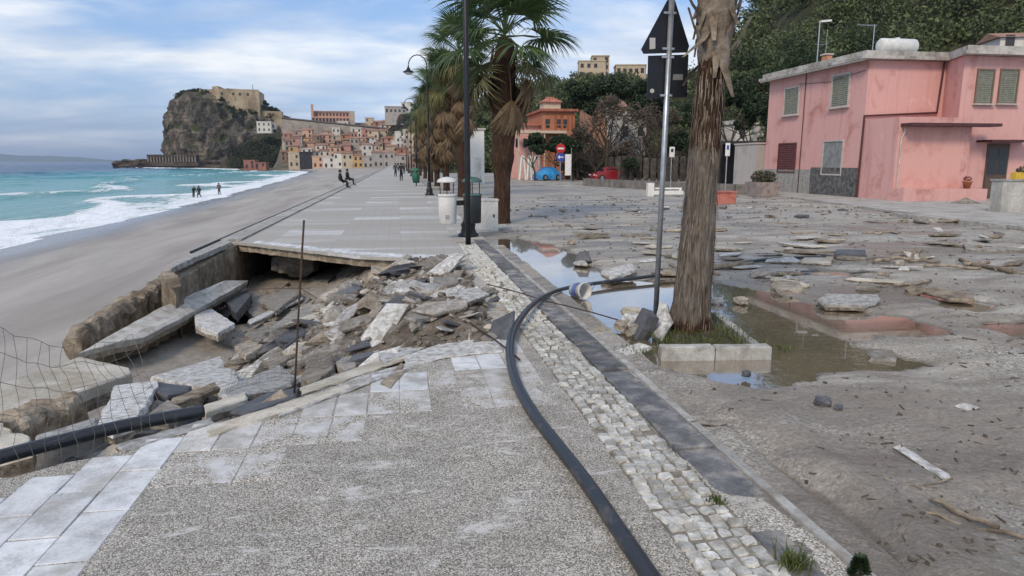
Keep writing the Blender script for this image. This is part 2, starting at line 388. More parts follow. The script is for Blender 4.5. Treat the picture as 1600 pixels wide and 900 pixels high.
# ------------------------------------------------------------------ the setting: beach, sea, street, promenade
def shore(y): return interp([(-30, -18.5), (0, -19), (40, -20), (90, -22), (186, -28), (300, -37), (340, -42), (380, -62), (450, -98), (520, -140), (640, -200), (900, -260)], y)
def z_beach(x, y):
    d = x - shore(y)
    z = -2.5 + d * .08
    z = min(z, -1.28 + .035 * max(0, x + 12) * .3)
    return z + .05 * fb(x * .35, y * .12) + .02 * fb(x * 1.6, y * .9) * (1 if y < 60 else 0)
ys = list(np.concatenate([np.arange(-4, 30, .6), np.arange(30, 100, 2.), np.arange(100, 420, 6.)]))
xs = list(np.concatenate([np.arange(-120, -40, 8.), np.arange(-40, -14, 1.), np.arange(-14, -3.2, .5)]))
kind(link('beach', gridmesh('beach', xs, ys, z_beach, M_SAND)), 'structure')
def sea_nodes():
    ss = np.concatenate([np.arange(-9, 40, .7), np.arange(40, 120, 1.6), np.arange(120, 330, 5)])
    yy = np.concatenate([np.arange(-20, 120, 1.6), np.arange(120, 330, 3.), np.arange(330, 700, 8.)])
    V = np.zeros((len(yy), len(ss), 3)); Fm = np.zeros((len(yy), len(ss)))
    for j, y in enumerate(yy):
        x0 = shore(y)
        for i, s in enumerate(ss):
            x = x0 - s; w_ = fb(y / 55, s / 40, 3.1, 3)
            ph = s / 11. + 2.2 * w_ + .4 * fb(y / 14, s / 14, 8., 2)
            cr = math.sin(ph * 2 * math.pi / 1.0 * .5)
            crest = max(0, cr) ** 3
            amp = .10 + .55 * sstep(4, 26, s) * (1 - .6 * sstep(70, 190, s))
            z = -2.5 + amp * crest + .05 * fb(x * .5, y * .3, 1., 3) - (.02 if s > 0 else 0)
            run = sstep(10, 1, s)
            fo = .62 * run + .30 * sstep(34, 8, s) + .55 * crest * sstep(80, 16, s) + .13 * crest - .18 * sstep(35, 90, s) - .10
            if s > 90: fo += .55 * max(0, fb(x / 14, y / 30, 5., 3) - .62) * 2
            if y > 470 and s < 40: fo += .4
            V[j, i] = (x, y, z); Fm[j, i] = fo
    n, k = len(yy), len(ss); idx = np.arange(n * k).reshape(n, k)
    F = np.stack([idx[:-1, 1:], idx[:-1, :-1], idx[1:, :-1], idx[1:, 1:]], -1).reshape(-1, 4)
    V = V.reshape(-1, 3); Fm = Fm.ravel()
    # open sea: three broad sheets butted to the wave grid's edges
    far = 25000.; b0 = len(V); xl0, xl1 = shore(-20) - 325, shore(700) - 325
    lo = idx[:, -1]
    ext = np.array([[-far, y, -2.5] for y in yy]); V = np.vstack([V, ext]); Fm = np.concatenate([Fm, np.full(len(ext), -.6)])
    F = np.vstack([F, np.stack([b0 + np.arange(n - 1), lo[:-1], lo[1:], b0 + np.arange(1, n)], -1)])
    b1 = len(V); top = idx[-1, :]
    ext = np.array([[V[t][0], far, -2.5] for t in top] + [[-far, far, -2.5]]); V = np.vstack([V, ext]); Fm = np.concatenate([Fm, np.full(len(ext), -.6)])
    q = np.stack([top[1:], top[:-1], b1 + np.arange(len(top) - 1), b1 + np.arange(1, len(top))], -1)
    F = np.vstack([F, q, [[b0 + n - 1, top[-1], b1 + len(top) - 1, b1 + len(top)]]])
    me = npmesh('sea', V, F, M_SEA, True)
    a = me.attributes.new('foam', 'FLOAT', 'POINT'); a.data.foreach_set('value', Fm.astype(np.float32)); return me
kind(link('sea', sea_nodes()), 'structure')

# puddles: hollows in the street, filled to one level
WL = -.055
def GP(pts): return [tuple(G(u, v, -.03)[:2]) for u, v in pts]
PUDS = [GP([(766, 373), (800, 371), (838, 376), (875, 386), (905, 398), (935, 424), (980, 436), (1030, 438), (1110, 437), (1185, 452), (1250, 470), (1330, 484), (1420, 494),
            (1482, 518), (1400, 524), (1330, 523), (1275, 520), (1330, 540), (1385, 551), (1432, 566), (1390, 574), (1330, 572), (1285, 578), (1240, 592), (1190, 606), (1140, 596), (1100, 580), (1048, 572), (1010, 556),
            (985, 560), (955, 540), (935, 522), (905, 490), (868, 455), (838, 428), (806, 402)]),
        GP([(1440, 455), (1490, 458), (1560, 476), (1530, 485), (1480, 474)]),
        GP([(1530, 512), (1560, 503), (1640, 494), (1640, 520), (1580, 522)]),
        [(2.1, 2.0), (2.3, 2.0), (2.28, 4.4), (2.12, 4.4)],
        GP([(1270, 418), (1340, 424), (1330, 430), (1275, 428)])]
PBB = [(min(p[0] for p in P) - .6, max(p[0] for p in P) + .6, min(p[1] for p in P) - .6, max(p[1] for p in P) + .6) for P in PUDS]
def z_street(x, y):
    z = -.012 + .016 * fb(x * .5, y * .5, 2.) + .018 * fb(x * 2.2, y * 1.6, 4., 3) + .008 * fb(x * 9, y * 7, 6., 2)
    z = max(z, -.040) - (.085 * math.exp(-((x - 2.19 - .03 * fb(y * 1.5, 3, 1, 2)) / .075) ** 4) * sstep(5.0, 4.3, y) if x < 2.5 else 0)
    if y < 30:
        z += .05 * math.exp(-((x - 2.55) / .22) ** 2) * sstep(5.4, 4.2, y) + .03 * max(0, fb(x * 1.7, y * 1.7, 9., 2)) * sstep(6, 4, y) + .022 * (.5 - abs(fb(x * 1.9 + y * .8, y * 1.1, 14., 3))) * sstep(2.3, 2.7, x) * sstep(7, 5, y) + .010 * abs(fb(x * 7, y * 5, 3., 3)) * sstep(9, 6, y)
        for P, b in zip(PUDS, PBB):
            if b[0] < x < b[1] and b[2] < y < b[3]:
                d = dpoly(x, y, P) * (1 if inpoly(x, y, P) else -1)
                d += .10 + .20 * fb(x * 2.2, y * 2.2, 11., 4)
                k = sstep(-.22, .34, d); z = z * (1 - k) + (-.10 + .028 * fb(x * 1.3, y * 1.1, 21., 3)) * k
    return z
def nonuni(a, b, s0, g):
    o = [a]; s = s0
    while o[-1] < b: o.append(o[-1] + s); s *= g
    return o
yy = list(np.concatenate([np.arange(1.2, 9, .055), nonuni(9, 20, .06, 1.012), nonuni(20.2, 120, .5, 1.04)]))
xx = list(np.concatenate([np.arange(2.05, 7, .06), nonuni(7.05, 16, .08, 1.02), nonuni(16.3, 130, .6, 1.06)]))
BED = [(2.52, 6.12), (3.58, 6.02), (3.86, 7.85), (2.75, 7.9)]
kind(link('street', gridmesh('street', xx, yy, z_street, M_MUD)), 'structure')
for i, (P, b) in enumerate(zip(PUDS, PBB)):
    x0 = max(b[0], 2.06)
    wl = WL - .003 * i
    me = npmesh('puddle', [(x0, b[2], wl), (b[1], b[2], wl), (b[1], b[3], wl), (x0, b[3], wl)], [(0, 1, 2, 3)], M_PUD)
    kind(link('puddle_water', me), 'structure')
# promenade slab: near part, cobbled margin, far part; the collapse lies between
NEAR = [(-4.3, 3.9), (-2.9, 4.2), (-2.35, 4.3), (-1.95, 4.52), (-1.5, 4.83), (-1.15, 5.12), (-.9, 5.42), (-.45, 5.83), (0, 6.2), (.5, 6.43), (.95, 6.62)]
RIGHT = [(1.05, 7.2), (.98, 8.0), (1.12, 9.0), (1.0, 10.0), (1.14, 11.0), (1.04, 12.2), (1.0, 13.2)]
FARE = [(.4, 13.42), (-.3, 13.75), (-.85, 14.05), (-1.5, 14.7), (-2.3, 15.5), (-3.2, 16.4), (-3.8, 17.0), (-4.15, 17.2)]
PIT = NEAR + RIGHT + FARE + [(-4.3, 17.2)]
def rough_line(P, step=.09, amp=.05):
    out = []
    for (a, b), (c, d) in zip(P, P[1:]):
        n = max(1, int(math.hypot(c - a, d - b) / step))
        for k in range(n):
            x, y = a + (c - a) * k / n, b + (d - b) * k / n
            out.append((x + amp * fb(x * 5, y * 5, 1.), y + amp * fb(x * 5, y * 5, 7.)))
    return out + [P[-1]]
pave = kind(thing('promenade', '', ''), 'structure'); del pave['label']; del pave['category']
MB().prism([(-4.3, -1), (1.295, -1), (1.295, 6.62)] + rough_line(NEAR)[::-1], -.14, 0).build('near_paving', M_PAVE, pave)
MB().prism([(.96, 6.64), (1.295, 6.64), (1.295, 13.2)] + rough_line([(.95, 6.64)] + RIGHT)[::-1], -.14, -.003).build('margin_paving', M_PAVE_R, pave)
MB().prism([(1.30, -1), (1.725, -1), (1.725, 16.2), (1.30, 16.2)], -.14, -.014).build('cobble_bed', M_JOINT, pave)
MB().prism([(1.73, -1), (2.06, -1), (2.06, 3.2), (1.73, 3.9)], -.14, -.006).build('gravel_margin', M_PAVE_R, pave)
MB().prism([(1.73, 3.905), (2.06, 3.205), (2.06, 17.5), (1.73, 17.5)], -.14, -.03).build('kerb_bed', M_JOINT, pave)
def mat_farpave():
    m, nt, b = new_mat('banded paving'); p = pos(nt); sx = N(nt, 'ShaderNodeSeparateXYZ'); L(nt, p, sx.inputs[0])
    wob = noise_n(nt, map_n(nt, p, (.5, .9, 1)), .9, 6, .65, .3)
    yb = math_n(nt, 'ADD', sx.outputs[1], math_n(nt, 'MULTIPLY', math_n(nt, 'SUBTRACT', wob, .5), 1.3))
    fr = math_n(nt, 'FRACT', math_n(nt, 'DIVIDE', yb, 4.6))
    band = ramp_n(nt, fr, [(0, (.54, .545, .545)), (.3, (.52, .525, .525)), (.36, (.36, .345, .315)), (.6, (.33, .315, .285)), (.66, (.43, .42, .40)), (.95, (.40, .385, .36)), (1, (.54, .545, .545))])
    sand = noise_n(nt, map_n(nt, p, (.35, 1.1, 1), loc=(2, 5, 0)), .8, 7, .7, .4)
    sn = N(nt, 'ShaderNodeVectorMath', operation='SNAP'); L(nt, p, sn.inputs[0]); sn.inputs[1].default_value = (1.5, 1.0, 50)
    wn = N(nt, 'ShaderNodeTexWhiteNoise'); L(nt, sn.outputs[0], wn.inputs['Vector'])
    band = mix_n(nt, ramp_n(nt, wn.outputs['Value'], [(.35, .85), (.6, 0)]), band, (.35, .33, .295))
    col = mix_n(nt, ramp_n(nt, sand, [(.42, 0), (.62, .9)]), band, (.36, .335, .295))
    ax = math_n(nt, 'LESS_THAN', math_n(nt, 'FRACT', math_n(nt, 'DIVIDE', sx.outputs[0], .3)), .05)
    ay = math_n(nt, 'LESS_THAN', math_n(nt, 'FRACT', math_n(nt, 'DIVIDE', sx.outputs[1], .5)), .05)
    jn = math_n(nt, 'MULTIPLY', math_n(nt, 'MAXIMUM', ax, ay), .3)
    col = mix_n(nt, jn, col, (.2, .19, .17))
    fine = noise_n(nt, p, 30., 4, .65); col = mix_n(nt, .3, col, ramp_n(nt, fine, [(.3, .28), (.7, .72)]), 'OVERLAY')
    L(nt, col, b.inputs['Base Color']); b.inputs['Roughness'].default_value = .75
    setbump(nt, b, math_n(nt, 'ADD', sand, math_n(nt, 'MULTIPLY', fine, .3)), .4, .02); return m
M_FARPAVE = mat_farpave()
MB().prism([(-3.72, 400), (-3.72, 17.0)] + rough_line(FARE)[::-1][2:] + [(1.295, 13.2), (1.295, 400)], -.065, 0).build('far_paving', M_FARPAVE, pave)
MB().prism([(1.30, 16.21), (2.05, 16.21), (2.05, 400), (1.30, 400)], -.2, -.002).build('lamp_margin', M_FARPAVE, pave)
# dark cavity below the far slab, and the sea wall carrying the promenade
def z_bed(x, y):
    t = sstep(.9, -3.4, x)
    z = -.12 - 1.12 * t
    e = dpoly(x, y, NEAR, False); z = z + (-.20 - z) * math.exp(-(e / .55) ** 2) * (1 - .25 * t)
    z -= .60 * sstep(13.4, 16.0, y) * sstep(-1.3, -2.7, x); z += .16 * sstep(11, 13, y) * sstep(-1.5, -.2, x)
    z += .12 * sstep(-2.4, -.9, x) * sstep(6.6, 7.8, y) * sstep(13, 11, y)
    z += .22 * math.exp(-((x - .35) / .8) ** 2 - ((y - 8.6) / 1.6) ** 2)
    z += (.09 * fb(x * 1.3, y * 1.3, 3., 4) + .05 * fb(x * 5, y * 5, 5., 3)) * (.25 + .75 * sstep(-2.6, -1.2, x))
    return z
def keep(x, y): return True
xs = list(np.arange(-4.6, 1.5, .07)); ys = list(np.arange(3.3, 18.0, .07)) + list(np.arange(18.0, 28.2, .5))
def zb2(x, y):
    return min(z_bed(x, y), -.17 if not inpoly(x, y, PIT) else 9)
bed = link('rubble_bed', gridmesh('rubble_bed', xs, ys, zb2, M_BED)); kind(bed, 'structure')
MB().b2(-4.2, 1.3, 28.0, 28.3, -2.6, -.245).build('cavity_wall', M_TAN, pave)
def mat_bed():
    m, nt, b = new_mat('rubble earth and sand'); p = pos(nt); sx = N(nt, 'ShaderNodeSeparateXYZ'); L(nt, p, sx.inputs[0])
    a = noise_n(nt, p, 4., 6, .65, .3); f = noise_n(nt, p, 28., 4, .65)
    earth = ramp_n(nt, a, [(.32, (.05, .04, .03)), (.5, (.15, .125, .10)), (.7, (.29, .26, .22))])
    sand = ramp_n(nt, a, [(.3, (.22, .20, .175)), (.7, (.34, .315, .28))])
    k = ramp_n(nt, math_n(nt, 'ADD', math_n(nt, 'MULTIPLY', sx.outputs[0], -.25), math_n(nt, 'MULTIPLY', math_n(nt, 'SUBTRACT', a, .5), .5)), [(.20, 0), (.34, 1)])
    col = mix_n(nt, k, earth, sand); col = mix_n(nt, .5, col, ramp_n(nt, f, [(.3, .3), (.7, .7)]), 'OVERLAY')
    L(nt, col, b.inputs['Base Color']); b.inputs['Roughness'].default_value = .95
    setbump(nt, b, math_n(nt, 'ADD', a, math_n(nt, 'MULTIPLY', f, .5)), .9, .05); return m
bed.data.materials[0] = mat_bed()

under = rough_line(FARE, .12, .09)[::-1][2:]
MB().prism([(-3.72, 40), (-3.72, 17.0)] + [(x, y + .10) for x, y in under] + [(1.29, 13.32), (1.29, 40)], -.22, -.068).build('underlay', M_TAN, pave)

def mat_fade():
    m, nt, b = new_mat('tile under gravel film'); p = pos(nt)
    v = N(nt, 'ShaderNodeTexVoronoi'); v.inputs['Scale'].default_value = 165.; L(nt, p, v.inputs['Vector']); sv = N(nt, 'ShaderNodeSeparateColor'); L(nt, v.outputs['Color'], sv.inputs[0])
    gr = ramp_n(nt, sv.outputs[0], [(.05, (.07, .063, .052)), (.5, (.305, .277, .232)), (.95, (.72, .68, .615))])
    tl = ramp_n(nt, noise_n(nt, p, 9., 6, .65), [(.3, (.42, .42, .41)), (.7, (.62, .62, .615))])
    k = ramp_n(nt, noise_n(nt, p, 3.2, 7, .72, .4), [(.44, 0), (.60, 1)])
    L(nt, mix_n(nt, k, gr, tl), b.inputs['Base Color']); b.inputs['Roughness'].default_value = .85; setbump(nt, b, noise_n(nt, p, 60., 4, .6), .4, .006); return m
M_FADE = mat_fade()

def z_drift(x, y):
    return -.014 + .012 * (x - 1.95) / .25 + .030 * fb(x * 2.6, y * 1.5, 40., 4) + .006 * fb(x * 14, y * 12, 2., 2) - .05 * sstep(2.2, 2.35, x) * sstep(4.8, 4.2, y)
dr_ = link('mud_drift', gridmesh('mud_drift', list(np.arange(1.70, 2.32, .03)), list(np.arange(1.6, 15.5, .05)), z_drift, M_MUD)); kind(dr_, 'structure')
# ------------------------------------------------------------------ broken slabs and lumps
def chunk_mesh(name, top, thick, m, rough=.02, step=.12, bev=.012, seed=0, smooth=False):
    top = [Vector(p) for p in top]; n = len(top); c = sum(top, Vector()) / n
    nor = Vector()
    for i in range(n):
        a, b = top[i] - c, top[(i + 1) % n] - c; nor += a.cross(b)
    if nor.length < 1e-9: nor = Vector((0, 0, 1))
    nor.normalize()
    if nor.z < 0: nor = -nor; top = top[::-1]
    ring = []
    for i in range(n):
        a, b = top[i], top[(i + 1) % n]; k = max(1, int((b - a).length / step))
        for j in range(k):
            p = a.lerp(b, j / k)
            if j:
                d = (b - a).cross(nor).normalized(); p = p + d * rough * 1.6 * mnoise.noise(p * 6 + Vector((seed, 3, 7)))
            ring.append(p)
    def off(p, s, a): return p + Vector((mnoise.noise(p * 7 + Vector((s, 0, 0))), mnoise.noise(p * 7 + Vector((0, s, 0))), mnoise.noise(p * 7 + Vector((0, 0, s))))) * a
    k = len(ring); v = []
    r0 = [p + (c - p).normalized() * bev * 1.3 for p in ring]; r1 = [p - nor * bev for p in ring]
    r2 = [off(p - nor * thick * .5, 11 + seed, rough * 1.6) + (p - c).normalized() * rough * .4 for p in ring]
    r3 = [off(p - nor * thick, 23 + seed, rough * 1.2) for p in ring]
    inner = [off(c.lerp(p, .55), 5 + seed, rough * .35) for p in ring]
    v = inner + r0 + r1 + r2 + r3; f = [tuple(range(k))]
    for a in range(4):
        for i in range(k):
            j = (i + 1) % k; f.append((a * k + i, (a + 1) * k + i, (a + 1) * k + j, a * k + j))
    f.append(tuple(4 * k + i for i in range(k - 1, -1, -1)))
    mb = MB(); o = c.copy()
    mb.add([p - o for p in v], f); me = mb.mesh(name, m, smooth)
    if m in (M_WHITE, M_CREAM, M_LCONC):
        me.materials.append(M_SIDE)
        for q in range(1 + 3 * k, len(me.polygons)): me.polygons[q].material_index = 1
    bm_fix(me); return me, o
def bm_fix(me):
    bm = bmesh.new(); bm.from_mesh(me); bmesh.ops.recalc_face_normals(bm, faces=bm.faces); bm.to_mesh(me); bm.free()
SEED = [0]
def slab(name, pts, thick, m, label, cat='slab', rough=.02, step=.12, bev=.012, group=None):
    SEED[0] += 1
    top = [G(u, v, z) for u, v, z in pts]
    me, o = chunk_mesh(name, top, thick, m, rough, step, bev, SEED[0] * 1.7)
    return tag(link(name, me, None, o), label, cat, group)
def lump_mesh(name, m, sx, sy, sz, seed, sub=2, amp=.35, flat=True):
    bm = bmesh.new(); bmesh.ops.create_icosphere(bm, subdivisions=sub, radius=.5)
    for v in bm.verts:
        p = v.co.copy(); d = p.normalized()
        q = Vector([math.copysign(abs(t) ** .62, t) for t in d]) * .5       # blocky
        k = 1 + amp * mnoise.noise(d * 1.7 + Vector((seed, 0, 0))) + amp * .5 * mnoise.noise(d * 4.3 + Vector((0, seed, 0)))
        v.co = Vector((q.x * sx, q.y * sy, q.z * sz)) * k
    me = bpy.data.meshes.new(name); bm.to_mesh(me); bm.free(); me.materials.append(m)
    if not flat: me.polygons.foreach_set('use_smooth', [True] * len(me.polygons))
    return me

# sea wall still standing beyond the break, its coping stones, and the stub on the sand
wall = thing('sea_wall', 'long low sea wall carrying the promenade edge above the beach', 'wall', (-4.14, 17.2, 0))
MB().prism([(0, -1.0), (.36, -.6), (.36, 380), (0, 380)], -1.9, -.07).build('wall_body', M_TAN, wall)
cop = []
for i in range(24):
    l = 1.15; y0 = i * 1.2
    me = MB().prism([(-.06, y0), (.40, y0), (.40, y0 + l), (-.06, y0 + l)], -.068, .045).mesh('coping_stone', M_KERB) if i < 4 else cop[i % 4]
    if i < 4: cop.append(me)
    link('coping_stone', me, wall, (0, 0 if i < 4 else (i - i % 4) * 1.2, 0))
far = MB()
for i in range(24, 300): far.prism([(-.06, i * 1.2), (.40, i * 1.2), (.40, i * 1.2 + 1.16), (-.06, i * 1.2 + 1.16)], -.068, .045)
kind(far.build('distant_coping', M_KERB, wall), 'stuff')
me = MB(); me.tube([(-.12, -2.2, .02), (-.10, 40, .03), (-.10, 120, .03), (-.1, 300, .03)], .03, 6); me.build('edge_rail', M_IRON, wall)
# broken end of the wall: coping strip running out over the collapse
slab('broken_coping', [(265, 411, .0), (352, 374, .02), (362, 378, .02), (300, 404, 0), (268, 419, 0)], .10, M_KERB, 'pale coping strip jutting out over the hollow at the broken wall end', 'coping', .012)
slab('wall_remnant', [(252, 428, -.18), (345, 383, -.12), (366, 386, -.12), (318, 414, -.18), (275, 440, -.2)], 1.05, M_TAN, 'tan broken end of the sea wall beside the dark hollow', 'wall', .05, .1)
slab('concrete_block', [(252, 424, -.08), (272, 424, -.06), (279, 432, -.08), (258, 436, -.1)], .18, M_TAN, 'small brown block stuck to the broken sea wall end', 'block', .03)
def beam_lump(name, a, b, wdt, hgt, m, label, cat, amp=.12, n=44, seed=3.):
    n = max(n, 70)
    a, b = Vector(a), Vector(b); d = (b - a); Ln = d.length; t = d.normalized(); s = Vector((0, 0, 1)).cross(t).normalized(); up = t.cross(s)
    mb = MB(); k = 18; vs = []; fs = []
    for i in range(n + 1):
        f = i / n; e = min(1, math.sin(math.pi * (.06 + .88 * f)) * 3.2)
        for j in range(k):
            q = j * 2 * math.pi / k; cx, sx_ = math.cos(q), math.sin(q)
            px = math.copysign(abs(cx) ** .6, cx) * wdt / 2 * e; pz = math.copysign(abs(sx_) ** .6, sx_) * hgt / 2 * e
            p = a + d * f + s * px + up * pz
            nn = 1 + 0 * f; q2 = 3.6; o = Vector((fb(p.x * q2, p.y * q2, p.z * q2 + seed, 5), fb(p.y * q2, p.z * q2, p.x * q2 + seed, 5), fb(p.z * q2, p.x * q2, p.y * q2 + seed, 5))) * .75
            vs.append(p - a + o * amp)
    for i in range(n):
        for j in range(k):
            j2 = (j + 1) % k; fs.append((i * k + j, i * k + j2, (i + 1) * k + j2, (i + 1) * k + j))
    fs += [tuple(range(k - 1, -1, -1)), tuple(n * k + j for j in range(k))]
    mb.add(vs, fs); me = mb.mesh(name, m); bm_fix(me)
    return tag(link(name, me, None, a), label, cat)
beam_lump('wall_stub', G(112, 545, -.92), G(285, 437, -.80), .34, .56, M_TAN, 'rough brown stub of old sea wall along the sand edge', 'wall')
slab('tilted_slab', [(122, 552, -.78), (188, 533, -.74), (226, 527, -.80), (305, 486, -.78), (388, 438, -.66), (352, 438, -.52), (250, 480, -.62)], .2, M_LCONC, 'long tilted grey concrete slab lying against the brown wall stub', rough=.010, step=.2)
slab('mortar_layer', [(140, 560, -.98), (226, 535, -1.01), (305, 495, -.99), (380, 448, -.87), (352, 446, -.76), (250, 490, -.84)], .2, M_TAN, 'tan mortar layer under the long tilted slab', 'slab', .03, .12)
slab('cream_block', [(-60, 620, -.38), (20, 592, -.42), (125, 557, -.46), (202, 574, -.52), (206, 583, -.52), (104, 618, -.46), (0, 652, -.42), (-60, 664, -.4)], .26, M_CREAM, 'big cream concrete block in the lower corner of the collapse', 'block', .010, .15, .014)
beam_lump('earth_lump', G(-30, 696, -.55), G(112, 648, -.70), .42, .42, M_TAN, 'brown earthy lump of broken concrete under the cream block', 'lump', .10, 24, 9.)
slab('pale_lump', [(-40, 660, -.2), (5, 660, -.2), (48, 688, -.15), (40, 696, -.14), (-40, 712, -.2)], .2, M_CREAM, 'pale pitted lump beside the black pipe at the picture edge', 'lump', .04)
slab('leaning_slab', [(152, 664, -.10), (180, 602, -.42), (246, 594, -.38), (248, 602, -.36), (206, 662, -.10), (178, 670, -.08)], .12, M_WHITE, 'streaked white slab leaning down behind the black pipe', rough=.02)
slab('white_slab', [(55, 680, -.08), (150, 652, -.12), (152, 668, -.06), (58, 694, -.04)], .06, M_WHITE, 'narrow white slab just above the black pipe', rough=.008)
slab('white_slab', [(236, 588, -.62), (345, 556, -.72), (352, 574, -.66), (368, 578, -.62), (376, 604, -.5), (340, 606, -.5), (292, 600, -.55)], .09, M_WHITE, 'large white paving slab lying flat in the sandy hollow', rough=.015)
slab('white_slab', [(304, 490, -.86), (330, 482, -.88), (367, 505, -.82), (340, 521, -.78), (306, 508, -.82)], .14, M_WHITE, 'white slab with a dark crack beside the long tilted slab', rough=.015)
slab('brown_plank', [(268, 622, -.34), (336, 596, -.4), (342, 603, -.38), (275, 632, -.3)], .06, M_TAN, 'brown broken edge strip among pale slabs near the pipe end', 'plank', .02)
slab('dark_slab', [(236, 596, -.4), (300, 603, -.46), (296, 612, -.4), (262, 618, -.34), (245, 612, -.34)], .07, M_DARKSL, 'dark slate slab between the leaning slab and the brown strip', rough=.012)
slab('grey_slab', [(210, 660, -.2), (262, 624, -.34), (290, 640, -.22), (262, 655, -.16)], .08, M_CONC, 'sand coloured slab beside the leaning white slab', rough=.015)
slab('white_slab', [(340, 614, -.22), (374, 596, -.4), (436, 570, -.5), (462, 588, -.34), (455, 600, -.28), (360, 622, -.18)], .06, M_WHITE, 'white slab strip crossing behind the rusty stake foot', rough=.012)
slab('cream_slab', [(318, 632, -.14), (384, 612, -.2), (386, 622, -.14), (322, 644, -.08)], .10, M_CREAM, 'cream slab end by the tip of the black pipe', rough=.015)
slab('dark_slab', [(360, 640, -.08), (420, 612, -.16), (470, 604, -.14), (462, 618, -.08), (388, 646, -.05)], .05, M_DARKSL, 'dark slate plate wedged along the broken paving edge', rough=.012)
# lifted plates along the broken edge of the near paving
EDGE = [([(180, 695, -.01), (330, 652, -.02), (336, 660, .01), (196, 704, .015)], M_WHITE, 'long white edge plate lying beside the black pipe'),
        ([(318, 668, .0), (470, 622, .0), (545, 600, .0), (548, 607, .02), (474, 632, .03), (326, 680, .02)], M_CREAM, 'long cream edge plate below the rusty stake'),
        ([(430, 640, .0), (560, 588, -.04), (640, 566, -.02), (642, 574, .02), (566, 600, .03), (436, 650, .02)], M_WHITE, 'lifted white plate along the middle of the broken edge'),
        ([(468, 606, -.10), (590, 562, -.12), (640, 546, -.1), (640, 556, -.05), (594, 574, -.06), (472, 616, -.05)], M_CREAM, 'cream plate sloping into the pit behind the lifted white plate'),
        ([(590, 550, -.10), (690, 520, -.13), (694, 532, -.09), (600, 566, -.05)], M_WHITE, 'white plate tilted at the pit rim'),
        ([(632, 556, -.03), (715, 527, -.06), (760, 514, -.05), (784, 532, .0), (786, 548, .02), (700, 556, .02), (634, 572, .01)], M_WHITE, 'broad white plate at the upper end of the near paving'),
        ([(690, 512, -.14), (760, 500, -.1), (790, 512, -.06), (760, 520, -.05), (700, 526, -.08)], M_CREAM, 'pale plate under the black hose bend'),
        ([(590, 600, .004), (628, 566, .012), (632, 580, .016), (610, 606, .014)], M_TAN, 'stained brown edge sliver on the near paving')]
for pts, m, lab in EDGE: slab('edge_plate', pts, .035, m, lab, 'plate', .012, .1, .006)
